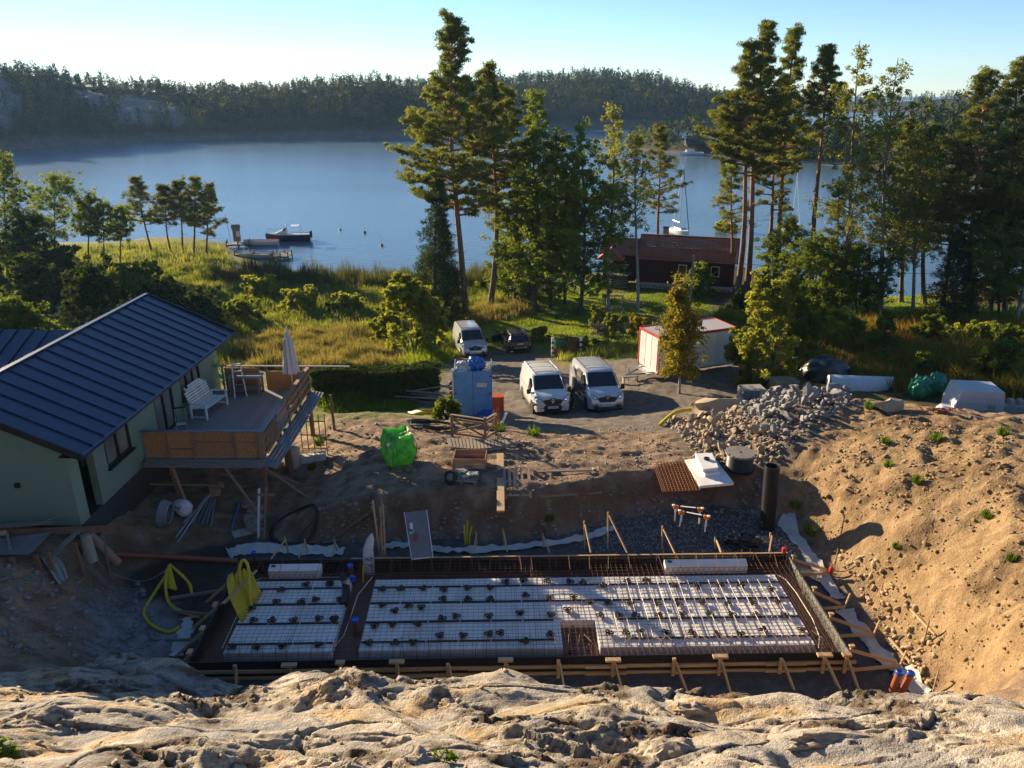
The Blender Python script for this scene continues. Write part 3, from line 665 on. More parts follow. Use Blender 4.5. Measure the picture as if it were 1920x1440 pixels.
# white lattice-girder edge elements lying in the back trench
def edge_element(xa, xb, y, label):
    e = thing('foam_edge_element', label, 'building element', fnd((xa+xb)/2, y, .28), FR, 'white edge elements in the back trench')
    L = xb-xa; w_ = .16
    MB().prism([(-L/2, -w_, 0), (-L/2, w_, 0), (-L/2, w_, .3), (-L/2, w_*.5, .38), (-L/2, -w_, .3)], (L, 0, 0)).build('foam_body', M_eps, e)
    MB().box((-L/2+.14, -.03, .385), (.14, .09, .006), Euler((radians(18), 0, 0)).to_matrix()).build('sticker', M_dgreen, e)
    g = MB(); n = int(L/.16)
    for i in range(n):
        x = -L/2+L*i/n; g.tube([(x, -w_-.03, 0), (x+L/n/2, -w_-.03, .25), (x+L/n, -w_-.03, 0)], .006, 4)
    g.tube([(-L/2, -w_-.03, .25), (L/2, -w_-.03, .25)], .006, 4); g.build('lattice_girder', M_rust, e)
edge_element(-7.75, -6.15, 1.86, 'shorter white foam edge element lying in the shaded left back corner of the formwork')
edge_element(4.62, 7.2, 1.83, 'longer white foam edge element lying along the back right of the formwork')
# capped pipes
def capped_pipe(p, h, r, label, m=M_sewer, lean=(0, 0), grp='capped drain pipes'):
    t = thing('capped_pipe', label, 'pipe', p, 0, grp)
    MB().tube([(0, 0, 0), (lean[0]*.5, lean[1]*.5, h*.5), (lean[0], lean[1], h)], r, 14).build('pipe', m, t, 40)
    R = Vector((lean[0], lean[1], h)).to_track_quat('Z', 'Y').to_matrix()
    MB().lathe([(r*1.12, 0), (r*1.2, .03), (r*1.2, .07), (r*1.05, .085), (r*.85, .07), (r*.3, .065)], (lean[0], lean[1], h-.03), 16, R).build('cap', M_blue, t, 40)
a = P(1668, 1307, 0); capped_pipe((a[0], a[1], 0), .75, .085, 'left one of two brown pipes with blue caps outside the right front corner', lean=(.12, .02))
a = P(1686, 1308, 0); capped_pipe((a[0], a[1], 0), .75, .085, 'right one of two brown pipes with blue caps outside the right front corner', lean=(.16, .02))
q = fnd(-5.22, 1.75, .07); capped_pipe(q, .62, .08, 'dark pipe with blue cap standing in the cross trench near the back form', M_trench)
q = fnd(-4.68, -.62, .07); capped_pipe(q, .42, .09, 'low pipe with blue cap in the middle of the cross trench', M_sewer)
a = P(479, 1062, 0); capped_pipe((a[0], a[1], 0), .5, .07, 'small blue capped pipe just behind the left back corner of the form')
# black insulated elbow pipe with blue valves in the cross trench
e = thing('black_duct_elbow', 'thick black pipe elbow with blue valves beside the cross trench', 'pipe', fnd(-5.3, 1.1, .36))
MB().tube([(-.1, .25, .30), (-.02, .1, .27), (.06, -.05, .15), (.12, -.3, .02), (.14, -.8, -.02)], [.10, .11, .11, .12, .12], 12).build('pipe', M_strip, e, 50)
MB().tube([(.06, .0, .28), (.10, -.03, .15)], [.125, .125], 12).build('clamp', mat('galvanised steel', (.42, .43, .44), .4, (.33, .34, .35), 5, .7), e)
for dx, dz in ((.24, .3), (.22, .16)): MB().blob((dx, .1, dz), .07, 3, 2, .2).cyl((dx-.1, .1, dz), (dx+.1, .12, dz), .03).build('valve', M_blue, e)
# ================================================================== THINGS ROUND THE PIT AND IN THE YARD
M_yel = mat('yellow corrugated conduit', (.62, .50, .02), .45, (.5, .38, .015), 8)
M_blk = mat('black plastic', (.014, .014, .015), .42, (.02, .02, .022), 6)
M_galv = MATS['galvanised steel']
M_osb = mat('osb board', (.50, .26, .10), .75, (.28, .125, .045), 22, bump=.2, detail=2, contrast=.35)
M_sheet = mat('pale woven membrane', (.55, .54, .50), .7, (.40, .40, .38), 3, bump=.3, bscale=14)
M_grnbag = None
M_ora = mat('orange plastic', (.75, .13, .03), .4)
M_red = mat('red plastic', (.55, .03, .02), .4)
M_stone = mat('grey granite', (.27, .265, .26), .9, (.16, .155, .155), 3, bump=.4)
M_stone2 = mat('tan stone', (.36, .29, .21), .9, (.24, .185, .13), 3, bump=.4)
M_conc = mat('grey concrete', (.36, .35, .32), .9, (.27, .26, .24), 4, bump=.2)
M_cardb = mat('cardboard', (.36, .24, .13), .8, (.28, .18, .10), 3)
def V(p, dz=0): return Vector((float(p[0]), float(p[1]), float(p[2])+dz))
def ribbed(path, r, n=8, pitch=.06, amp=.12, m=None, name='conduit', parent=None):
    """corrugated hose along a smooth path"""
    pts = [Vector(p) for p in path]; out = []
    for i in range(len(pts)-1):
        p0, p1, p2, p3 = pts[max(i-1, 0)], pts[i], pts[i+1], pts[min(i+2, len(pts)-1)]
        k = max(2, int((p2-p1).length/pitch))
        for j in range(k):
            t = j/k; out.append(.5*((2*p1)+(p2-p0)*t+(2*p0-5*p1+4*p2-p3)*t*t+(3*p1-p0-3*p2+p3)*t**3))
    out.append(pts[-1]); rr = [r*(1+(amp if i % 2 else -amp)) for i in range(len(out))]
    return MB().tube(out, rr, n).build(name, m, parent)
def cr(path, k=6):
    pts = [Vector(p) for p in path]; out = []
    for i in range(len(pts)-1):
        p0, p1, p2, p3 = pts[max(i-1, 0)], pts[i], pts[i+1], pts[min(i+2, len(pts)-1)]
        for j in range(k):
            t = j/k; out.append(.5*((2*p1)+(p2-p0)*t+(2*p0-5*p1+4*p2-p3)*t*t+(3*p1-p0-3*p2+p3)*t**3))
    return out+[pts[-1]]
def loops(c, a, b, rot, n, r, m, parent=None, name='coil', rise=.02, jit=.06, tail=None):
    pts = []
    for i in range(n*22):
        t = 2*pi*i/22; k = 1+jit*sin(i*.31)+jit*.7*sin(i*.117+1)
        x, y = a*k*cos(t), b*k*sin(t); X = c[0]+x*cos(rot)-y*sin(rot); Y = c[1]+x*sin(rot)+y*cos(rot)
        pts.append((X, Y, gz(X, Y)+r+rise*(i/22.0)+.012*sin(i*.5)))
    if tail: pts += [tuple(p) for p in cr([pts[-1]]+tail, 6)[1:]]
    return MB().tube(pts, r, 6).build(name, m, parent)

# pale membrane strip round the pit
def membrane(pix, wid, label, z0=0.03, flare=None, ruck=.05):
    t = thing('membrane_strip', label, 'membrane', (0, 0, 0), 0, 'membrane strips round the pit')
    c = cr([G(u, v) for u, v in pix], 7); rows = []
    for i, p in enumerate(c):
        d = (c[min(i+1, len(c)-1)]-c[max(i-1, 0)]); d.z = 0; d.normalize(); s = Vector((-d.y, d.x, 0)); w_ = wid*(1+.55*float(pnoise(i*.43+wid*50, 3.7))+.3*float(pnoise(i*1.3, wid*70)))
        if flare: w_ *= 1+flare*max(0, 1-i/6)
        row = []
        for j in range(6):
            q = p+s*(w_*(j/5-.5)); row.append((q.x, q.y, gz(q.x, q.y)+z0+ruck*abs(float(fbm(i*.5+wid*9, j*.9, 3)))*1.6+.02*float(pnoise(i*1.1, j+.5))))
        rows.append(row)
    MB().sheet(rows, thick=.006).build('sheet', M_sheet, t, 60); return t
membrane([(428,1040),(460,1032),(520,1030),(590,1034),(645,1036)], .55, 'crumpled pale membrane strip behind the left end of the formwork')
membrane([(716,1030),(750,1024),(800,1031),(860,1034),(950,1030),(1040,1020),(1110,1006),(1150,990)], .28, 'long narrow white membrane strip below the yard bank behind the formwork', ruck=.08)
membrane([(1475,995),(1500,1020),(1530,1062),(1560,1108),(1572,1125)], .38, 'pale membrane strip between the formwork and the sand slope', ruck=.06)
membrane([(1580,1145),(1610,1180),(1650,1230),(1690,1265),(1728,1306)], .42, 'dusty membrane strip along the foot of the sand slope, front right', ruck=.07)
membrane([(352,1160),(350,1180),(344,1200),(330,1232)], .35, 'pale membrane strip on the shaded gravel left of the formwork', ruck=.05)
# sail-like upright membrane beside the black tube
t = thing('membrane_flap', 'white membrane flap standing up like a sail right of the black tube', 'membrane', (0, 0, 0))
a = PY(1486, 932, 25.0); b = G(1457, 985); c_ = G(1500, 1012)
rows = []
for i in range(9):
    f = i/8; l = V(b).lerp(V(a), f); r_ = V(c_).lerp(V(a), f*.98+.02)
    rows.append([tuple(l.lerp(r_, j/6)+Vector((0, -.10*sin(pi*j/6)*(1-f)+.03*sin(j*2+i), .03*sin(j*2.2+i*.7)))) for j in range(7)])
MB().sheet(rows, thick=.008).build('sheet', M_sheet, t, 60)

# tall black corrugated tube
p = G(1438, 990); t = thing('corrugated_tube', 'tall upright black corrugated tube at the foot of the sand slope', 'pipe', V(p))
top = PY(1447, 872, p[1]+.05); L = top[2]-p[2]; lx = top[0]-p[0]; prof = []; nr = 44
for i in range(nr):
    z = L*i/nr; prof += [(.235, z), (.262, z+.012), (.262, z+L/nr*.45), (.235, z+L/nr*.6)]
prof += [(.235, L), (.21, L), (.21, L-.25)]
b_ = MB().lathe(prof, (0, 0, 0), 26); b_.v = [(x+lx*z/L, y, z) for x, y, z in b_.v]; b_.build('tube', M_blk, t, 30)

# cable drum
p = G(1385, 880); t = thing('cable_drum', 'wooden cable drum wound with black pipe lying on its flange', 'cable drum', V(p))
for z in (0.02, .66):
    fl_ = MB().lathe([(.56, 0), (.56, .05)], (0, 0, z), 28).build('flange', M_greyw if z > .1 else M_blk, t)
for i in range(9): MB().bar((-.5+.125*i, -math.sqrt(max(.01, .29-(.5-.125*i)**2)), .722), (-.5+.125*i, math.sqrt(max(.01, .29-(.5-.125*i)**2)), .722), .118, .014).build('plank', M_greyw, t)
for k in range(12): MB().tube([(.47*cos(a_), .47*sin(a_), .1+k*.048) for a_ in np.linspace(0, 2*pi, 25)], .027, 6, False).build('pipe_turn', M_blk, t, 50)
MB().lathe([(.45, .06), (.45, .66)], (0, 0, 0), 20).build('core', M_blk, t)
MB().cyl((0, 0, .70), (0, 0, .735), .05, 10).build('hub_hole', M_blk, t)

# white foam slabs beside it
p = P(1330, 885, 1.08); q = gz(p[0], p[1])+.02
t = thing('foam_slab', 'large white foam slab lying flat beside the cable drum', 'foam board', (p[0], p[1], max(q, 1.0)), radians(-3))
rows = [P(1284, 862, 1.1), P(1337, 855, 1.1), P(1376, 905, 1.1), P(1312, 913, 1.1)]
z0 = max(gz(r[0], r[1]) for r in rows)+.02
def slab(pix, z, th, name, label, grp):
    pts = [P(u, v, z+th) for u, v in pix]; c = sum(pts)/len(pts); o = thing(name, label, 'foam board', (c[0], c[1], z), 0, grp)
    MB().prism([(q_[0]-c[0], q_[1]-c[1], 0) for q_ in pts][::-1], (0, 0, th)).build('board', M_eps, o); return o
bpy.data.objects.remove(t)
slab([(1284,862),(1337,855),(1376,905),(1312,911)], z0, .10, 'foam_slab', 'large white foam slab lying flat beside the cable drum', 'stacked white foam slabs')
slab([(1307,856),(1337,854),(1351,884),(1322,889)], z0+.10, .12, 'foam_slab', 'lower of two small foam blocks stacked on the big white slab', 'stacked white foam slabs')
slab([(1304,850),(1335,849),(1347,876),(1318,880)], z0+.221, .13, 'foam_slab', 'upper foam block on the white slab, with a black ring on it', 'stacked white foam slabs')
c_ = P(1325, 861, z0+.36); t = thing('black_tape_roll', 'small black roll lying on top of the white foam blocks', 'tape roll', c_)
MB().lathe([(.06, 0), (.11, 0), (.11, .06), (.06, .06), (.055, .03)], (0, 0, 0), 16).build('roll', M_blk, t, 40)

# rusty mesh mats on the ground
t = thing('rebar_mat', 'small rusty orange reinforcement mat lying on the dirt left of the foam slab', 'rebar mesh', (0, 0, 0))
cn = [P(1224,866,1.08), P(1284,864,1.08), P(1306,918,1.08), P(1242,920,1.08)]; cn = [V(c) for c in cn]
zt = max(gz(c.x, c.y) for c in cn)+.03; M_or = mat('fresh orange rust', (.34, .13, .04), .8, (.22, .08, .03), 9)
for k in range(3):
    off = Vector((.05*k, -.04*k, zt-1.08+.03*k))
    for i in range(15):
        f = i/14; MB().tube([cn[0].lerp(cn[3], f)+off, cn[1].lerp(cn[2], f)+off], .008, 4).build('rebar', M_or, t)
    for i in range(11):
        f = i/10; MB().tube([cn[0].lerp(cn[1], f)+off+Vector((0, 0, .014)), cn[3].lerp(cn[2], f)+off+Vector((0, 0, .014))], .008, 4).build('rebar', M_or, t)

# folding sawhorses
def sawhorse(uL, vL, uR, vR, label):
    a = P(uL, vL, .85); b = P(uR, vR, .85); a, b = V(a), V(b); d = (b-a); d.z = 0; dn = d.normalized(); s = Vector((-dn.y, dn.x, 0))
    o = thing('sawhorse', label, 'sawhorse', (a+b)/2-Vector((0, 0, .85)), 0, 'folding sawhorses on the gravel'); c0 = (a+b)/2-Vector((0, 0, .85))
    A, B = a-c0, b-c0
    MB().bar(A, B, .09, .10, bev=.01).build('beam', mat('black painted steel', (.03, .028, .028), .5), o)
    MB().bar(A.lerp(B, .25)+Vector((0, 0, .052)), A.lerp(B, .75)+Vector((0, 0, .052)), .07, .01).build('white_strip', M_wht, o)
    for e, sg in ((A, 1), (B, -1)):
        br = MB().box(e+dn*sg*.1+Vector((0, 0, .0)), (.2, .12, .13), Euler((0, 0, math.atan2(dn.y, dn.x))).to_matrix(), .02).build('bracket', mat('orange bracket', (.75, .24, .03), .45), o)
        MB().box(e+dn*sg*.02+Vector((0, 0, .06)), (.1, .1, .05), bev=.01).build('white_end', M_wht, o)
        for k in (-1, 1):
            f = e+dn*sg*(.03)+s*k*.3-Vector((0, 0, .0)); f.z = gz(f.x+c0.x, f.y+c0.y)
            lg = MB().bar(e+dn*sg*.1, e.lerp(f, .55)+dn*sg*.07, .05, .035).build('leg', M_wht, o)
            MB().bar(e.lerp(f, .45)+dn*sg*.08, f, .03, .025).build('leg_extension', M_blk, lg)
sawhorse(1262, 950, 1318, 956, 'rear folding sawhorse with orange brackets on the dark gravel')
sawhorse(1273, 960, 1330, 971, 'front folding sawhorse with orange brackets on the dark gravel')

# black plastic heap
p = G(1390, 1020); t = thing('crumpled_black_plastic', 'crumpled black plastic sheet heaped on the gravel behind the formwork', 'plastic sheet', V(p))
b_ = MB().blob((0, 0, .12), .5, 5, 4, .35, (1.25, .9, .42), 2.6); b_.build('sheet', mat('shiny black film', (.012, .012, .013), .28, bump=.5, bscale=5), t)

# tube of fence posts with red caps by the right back corner
for u, v, l in [(1470,1035,'red plastic cap on a stake at the right back corner of the form'), (1558,1072,'red plastic cap on the outrigger end right of the form')]:
    p = P(u, v, .62 if u < 1500 else .2); t = thing('capped_stake', l, 'stake', V(p))
    MB().lathe([(.07, 0), (.075, .12), (.06, .16), (.02, .17)], (0, 0, 0), 12).build('cap', M_red, t, 40)
    g = gz(p[0], p[1]); MB().cyl((0, 0, g-p[2]-.1), (0, 0, .3 if u > 1500 else .05), .02, 6).build('stake', M_rust, t)

# work board (film plywood ramp) from the bank to the back form with things on it
a = [P(758, 962, 1.25), P(800, 957, 1.25), P(812, 1046, .62), P(772, 1050, .62)]
t = thing('ramp_board', 'grey plywood ramp with pale edges leaning from the bank onto the formwork', 'board', (0, 0, 0))
MB().prism([V(x) for x in a][::-1], (0, 0, .018)).build('board', mat('grey smooth board', (.20, .185, .165), .5, (.14, .13, .12), 2), t)
for i, j in ((0, 3), (1, 2), (3, 2)): MB().bar(V(a[i], .03), V(a[j], .03), .022, .03).build('edge', M_wht, t)
def on_ramp(u, v):
    n_ = (V(a[1])-V(a[0])).cross(V(a[3])-V(a[0])); d = Vector(ray(u, v)); o_ = Vector((0, 0, CZ)); k = n_.dot(V(a[0], .02)-o_)/n_.dot(d); return o_+d*k
p = on_ramp(771, 990); t = thing('white_sack_tool', 'white and brown tool lying highest on the grey ramp', 'tool', p); MB().box((0, 0, .05), (.1, .3, .09), Euler((.3, 0, .15)).to_matrix(), .02).build('body', M_wht, t); MB().box((.02, -.17, .02), (.09, .08, .08), Euler((.3, 0, .15)).to_matrix(), .01).build('end', M_brownw, t)
p = on_ramp(772, 1000); t = thing('green_packet', 'small green packet lying on the grey ramp', 'packet', p); MB().box((0, 0, .03), (.14, .16, .04), Euler((.3, 0, .1)).to_matrix(), .01).build('packet', mat('green packet', (.03, .32, .15), .5, (.5, .6, .5), 14, contrast=.1), t)
p = on_ramp(780, 1008); t = thing('red_spirit_level', 'short red spirit level lying on the grey ramp', 'level', p); MB().box((0, 0, .03), (.055, .34, .05), Euler((.3, 0, -.15)).to_matrix(), .006).build('body', M_red, t); MB().box((.02, .08, .065), (.03, .05, .008), Euler((.3, 0, -.15)).to_matrix()).build('vial', M_yel, t)

# boards leaning upright behind the back form, left of the ramp
def lean_board(u1, v1, u2, v2, wd, label, m=M_pine, dy=.9, th=.045, name='leaning_board'):
    a_ = P(u1, v1, .4); b_ = PY(u2, v2, a_[1]+dy); t = thing(name, label, 'board', V(a_), 0, 'boards leaning behind the formwork')
    MB().bar((0, 0, -.3), V(b_)-V(a_), wd, th, (1, 0, 0), .003).build('board', m, t)
lean_board(713, 1040, 699, 938, .10, 'wide pine board leaning upright left of the white sack, leftmost of the cluster', dy=.6)
lean_board(709, 1041, 716, 932, .05, 'grey batten slanting behind the white blue-lettered bag', M_greyw, .3)
lean_board(717, 1041, 713, 950, .05, 'thin batten standing second from the right in the board cluster', dy=.5)
lean_board(722, 1042, 718, 945, .06, 'pine batten standing rightmost in the board cluster', dy=.55)
# white plastic bag with blue letters hanging from the slanting batten
t = thing('hanging_plastic_bag', 'white plastic bag with blue letters hanging at the back form', 'bag', P(693, 1085, .55))
o0 = V(P(693, 1085, .55)); pf = [(697,1000,.02,.02),(694,1012,.12,.07),(690,1030,.16,.10),(690,1050,.18,.12),(692,1068,.17,.12),(694,1080,.15,.10),(693,1087,.12,.07)]
rows = []
for u, v, wx, wy in pf:
    c_ = V(PY(u, v, 20.75))-o0; rows.append([(c_.x+wx*cos(q_)*(1+.12*sin(3*q_+v)), c_.y+wy*sin(q_)*(1+.15*cos(2*q_+v)), c_.z) for q_ in np.linspace(0, 2*pi, 15)])
MB().sheet(rows).build('bag', mat('white plastic bag', (.72, .74, .76), .4, (.6, .63, .67), 3, bump=.2, bscale=8), t, 60)
M_ink = mat('blue print', (.03, .08, .42), .5)
def text(body, size, parent, loc, rot, m, ext=.003, name='lettering', align='CENTER'):
    cu = bpy.data.curves.new(name, 'FONT'); cu.body = body; cu.size = size; cu.extrude = ext; cu.align_x = align; cu.align_y = 'CENTER'
    tmp = bpy.data.objects.new('tmp', cu); dg = bpy.context.evaluated_depsgraph_get(); COL.objects.link(tmp); dg.update()
    me = bpy.data.meshes.new_from_object(tmp.evaluated_get(dg)); COL.objects.unlink(tmp); bpy.data.objects.remove(tmp)
    me.materials.clear(); me.materials.append(m); return link(name, me, parent, loc, rot)
for k, ch in enumerate('EL'):
    c_ = V(PY(690+5*k, 1048+12*k, 20.60-.02*k))-o0; text(ch, .26, t, c_, (radians(90), radians(-72+20*k), 0), M_ink)
for k, ch in enumerate('SER'):
    c_ = V(PY(700-2*k, 1032+14*k, 20.63-.02*k))-o0; text(ch, .15, t, c_, (radians(90), radians(-75), radians(20)), M_ink)
t2 = thing('yellow_marker_stake', 'short yellow stick standing in the back trench by the white bag', 'stake', fnd(-4.85, 1.7, .1)); MB().tube([(0, 0, 0), (.05, .03, .62)], .03, 8).build('stake', M_yel, t2)
t2 = thing('yellow_conduit_stub', 'yellow conduits sticking up from the bank behind the back form', 'conduit', V(G(876, 1022)))
for dx, h in ((-.06, .75), (.0, .95), (.07, .7)): ribbed([(dx, 0, -.1), (dx*1.3, .02, h*.5), (dx*2+.03, .05, h)], .03, m=M_yel, parent=t2)

# yellow conduit bundles left of and on the form
t = thing('yellow_conduit_bundle', 'fan of yellow conduits bundled over the left form side', 'conduit', fnd(-8.3, .3, .3), FR)
for k in range(15):
    x = -.55+.07*k; ribbed([(.40+.012*k, -.75+.09*k, 0), (.10+.03*k-.2, -.1+.06*k, .42+.02*(k % 3)), (-.12+.035*k-.2, .42+.03*k, .66+.05*(k % 4))], .036, m=M_yel, parent=t)
ribbed([(.1, .3, .5), (.02, .55, .95), (.14, .62, 1.2), (.30, .5, 1.05), (.36, .2, .55), (.45, -.1, .1)], .05, m=M_yel, parent=t)
for k in (0, 1): MB().bar((-.25+.08*k, -.45, .45), (.42+.05*k, .75, .75), .035, .025).build('batten', M_pine, t)
t = thing('yellow_conduit_loop', 'yellow conduits tied in a bunch with a long loop on the shaded gravel', 'conduit', (0, 0, 0))
hub = V(G(318, 1120))
def gp(u, v, dz=.05): return tuple(V(G(u, v), dz))
ribbed([gp(322,1085,.5), gp(316,1100,.45), gp(300,1112,.25), gp(280,1130), gp(270,1150), gp(278,1168), gp(300,1183), gp(322,1187), gp(337,1178)], .047, m=M_yel, parent=t)
ribbed([gp(322,1085,.5), gp(314,1110,.4), gp(316,1130), gp(335,1146), gp(360,1156), gp(376,1159)], .045, m=M_yel, parent=t)
for k in range(9): ribbed([gp(323,1083,.5), gp(330+2*k,1086+2*k,.42), gp(345+1.8*k,1093+2.2*k,.28), gp(354+.8*k,1098+2.5*k,.12)], .035, m=M_yel, parent=t)
for k in range(5): ribbed([gp(322,1085,.5), gp(314+3*k,1098,.42), gp(312+5*k,1112+k,.2)], .035, m=M_yel, parent=t)

# brown drain pipe lying across the left of the pit
t = thing('drain_pipe', 'long brown drain pipe lying on the dirt behind the left end of the formwork', 'pipe', (0, 0, 0))
MB().tube([gp(215,1044,.1), gp(320,1050,.12), gp(443,1058,.12)], .085, 12).build('pipe', M_sewer, t, 40)
MB().tube([gp(436,1058,.12), gp(447,1058,.12)], .10, 12).build('socket', M_sewer, t, 40)
t = thing('concrete_pipe', 'pale fibre pipe leaning out of the bank left of the pit', 'pipe', (0, 0, 0)); MB().tube([gp(170,1020,.35), gp(222,1062,.12)], .15, 14).build('pipe', mat('pinkish clay pipe', (.36, .24, .17), .8), t, 40)
t = thing('cardboard_form_tube', 'grey cardboard column form standing on the bank beside the plank platform', 'tube', (0, 0, 0)); a_ = V(G(172, 1052)); MB().tube([a_, V(PY(160, 1003, a_.y+.1))], [.19, .15], 14).build('tube', mat('grey cardboard tube', (.38, .34, .29), .85), t, 40)
t = thing('grey_pole', 'thin grey pole standing on the bank left of the pit', 'pole', (0, 0, 0)); a_ = V(G(206, 1074)); MB().tube([a_, V(PY(194, 1008, a_.y))], .03, 8).build('pole', M_galv, t)
t = thing('grey_cable', 'pale cable trailing from the plank platform across the bank to the yellow conduits', 'cable', (0, 0, 0)); MB().tube(cr([gp(88,1012,.6), gp(130,1006,.7), gp(160,1030,.35), gp(185,1055), gp(215,1080), gp(270,1092), gp(320,1086,.4)]), .014, 5).build('cable', M_galv, t)

# rough plank platform on the left bank
t = thing('plank_platform', 'rough plank work platform with a plywood sheet in front of the green house', 'platform', (0, 0, 0))
pz = 2.35
MB().prism([V(P(-60,1018,pz)), V(P(98,998,pz)), V(P(55,1040,pz)), V(P(-60,1040,pz))][::-1], (0, 0, .02)).build('plywood_sheet', mat('bleached plywood', (.21, .20, .20), .7, (.13, .12, .11), 2.5, bump=.3), t)
MB().bar(V(P(-60,990,pz+.2)), V(P(95,980,pz+.2)), .14, .05).build('plank', M_greyw, t)
MB().bar(V(P(-40,1000,pz)), V(P(215,991,pz-.15)), .06, .2).build('beam', M_brownw, t)
MB().bar(V(P(150,992,pz-.1)), V(P(95,1045,pz-.3)), .14, .05).build('plank', M_greyw, t)
for u, v in ((20,1045),(66,1040),(88,1035),(138,1018)):
    a_ = V(P(u, v, pz-.05)); MB().bar(a_, Vector((a_.x+.05, a_.y, gz(a_.x, a_.y)-.2)), .09, .12).build('post', M_brownw, t)
MB().bar(V(P(13,1000,pz+.12)), V(P(20,1032,pz+.05)), .08, .04).build('cleat', M_greyw, t)
MB().bar(V(P(-20,1003,pz+.15)), V(P(12,998,pz+.15)), .1, .1).build('block', M_pine, t)
t = thing('draped_sack', 'pale woven sack draped down the bank below the plank platform', 'sack', (0, 0, 0))
rows = []
for i in range(8):
    f = i/7; l = V(G(72+38*f, 1042+58*f), .05); r_ = V(G(80+60*f-35*max(0, f-.7), 1042+22*f+60*max(0, f-.55)), .06)
    rows.append([tuple(l.lerp(r_, j/7)+Vector((0, 0, .05+.06*sin(j*1.9+i*.3)))) for j in range(8)])
MB().sheet(rows, thick=.01).build('cloth', mat('grey woven cloth', (.36, .36, .36), .9, (.27, .27, .27), 6, bump=.3), t, 60)

# long board on edge, crate, pallets in the yard
t = thing('pallet', 'pale timber pallet with sunlit slats leaning on the yard bank', 'pallet', (0, 0, 0), 0, 'pallets in the yard')
zf = lambda u, v, dz=.0: V(G(u, v), dz)
c0, c1, c2, c3 = zf(944,884,.22), zf(992,880,.22), zf(997,936,.16), zf(946,938,.16)
for f, w_ in ((.03, .09), (.22, .09), (.40, .09), (.50, .09), (.68, .09), (.95, .1)):
    MB().bar(c0.lerp(c1, f), c3.lerp(c2, f), w_, .022).build('slat', M_pine if f > .2 else M_greyw, t)
for f in (.05, .5, .96):
    a_ = c0.lerp(c3, f); b_ = c1.lerp(c2, f); MB().bar(a_-Vector((0, 0, .025)), b_-Vector((0, 0, .025)), .1, .022).build('stringer', M_pine, t)
    for g_ in (.04, .5, .96):
        q_ = a_.lerp(b_, g_); MB().box(q_-Vector((0, 0, .09)), (.1, .12, .10)).build('block', M_pine, t)
t = thing('plank', 'long thick pine plank lying beside the pallet and overhanging the bank', 'plank', (0, 0, 0)); a_ = zf(938,856,.12); b_ = P(939, 962, 1.25); MB().bar(a_, V(b_, .06), .26, .07, bev=.004).build('board', M_pine, t)
p = G(882, 876); t = thing('pallet_crate', 'wooden pallet collar crate with a stencilled word on its front', 'crate', V(p), radians(-3), None)
M_crate = mat('crate pine', (.40, .22, .12), .75, (.30, .15, .08), 3, bump=.2, stretch=(.6, 6, 6)); M_cratel = mat('pale crate pine', (.50, .36, .22), .75, (.42, .29, .17), 3, stretch=(.6, 6, 6))
for i in range(5): MB().bar((-.6, -.35+.175*i, .13), (.6, -.35+.175*i, .13), .14, .022).build('pallet_board', M_crate, t)
for x in (-.53, 0, .53):
    for y in (-.34, 0, .34): MB().box((x, y, .06), (.14, .1, .115)).build('pallet_block', M_crate, t)
for k in range(2):
    z = .145+.1+.2*k
    for sy in (-1, 1): MB().box((0, sy*.39, z), (1.2, .022, .195), bev=.003).build('side_board', M_cratel if (k == 0 and sy < 0) else M_crate, t)
    for sx in (-1, 1): MB().box((sx*.59, 0, z), (.022, .756, .195), bev=.003).build('end_board', M_crate, t)
for sx in (-1, 1):
    for sy in (-1, 1): MB().box((sx*.575, sy*.404, .34), (.05, .006, .36)).build('hinge', M_galv, t)
text('Leviat', .13, t, (-.02, -.403, .245), (radians(90), 0, 0), M_blk, .002)
t = thing('black_tool_bundle', 'black cable and tool bundle lying inside the wooden crate', 'tool', V(p, .16), radians(-3))
MB().tube([(-.35+.03*i+.12*sin(i*1.1), .12+.1*cos(i*1.7), .06+.04*(i % 3)) for i in range(16)], .035, 6).blob((.05, .12, .1), .14, 2, 2, .3, (1.2, .8, .6)).build('bundle', M_blk, t)
p = G(868, 898); t = thing('grey_pallet', 'low grey pallet with rope and cloth on it in front of the crate', 'pallet', V(p), radians(-6), 'pallets in the yard')
for i in range(6): MB().bar((-.58, -.4+.15*i, .13), (.58, -.4+.15*i, .13), .10, .022).build('slat', M_greyw, t)
for x in (-.5, 0, .5): MB().bar((x, -.42, .1), (x, .42, .1), .1, .03).build('stringer', M_greyw, t); [MB().box((x, y, .04), (.1, .1, .09)).build('block', M_greyw, t) for y in (-.36, .36)]
M_rope = mat('white rope', (.62, .58, .50), .9, (.45, .41, .35), 9)
for k, (cx, cy, lb) in enumerate([(-.05, .25, 'white rope heap at the back of the grey pallet'), (.36, -.02, 'white strap loops on the right end of the grey pallet')]):
    q_ = V(p)+Vector((cx, cy, .15)); t = thing('rope_heap', lb, 'rope', q_, 0, 'ropes on the grey pallet')
    MB().tube([(.17*sin(i*.9+k)*(1+.3*sin(i*.37)), .16*cos(i*1.07)*(1+.3*cos(i*.23)), .04+.07*abs(sin(i*.55))) for i in range(46)], .022, 5).build('rope', M_rope, t)
q_ = V(G(845, 906)); t = thing('black_backpack', 'black and grey bag standing at the left end of the grey pallet', 'bag', q_); MB().blob((0, 0, .2), .26, 8, 3, .25, (.9, .7, .95)).build('bag', mat('black fabric', (.018, .018, .02), .8, bump=.4), t, 50); MB().blob((-.02, -.1, .28), .16, 4, 2, .2, (.8, .7, .9)).build('pocket', mat('grey fabric', (.16, .17, .19), .8), t, 50)
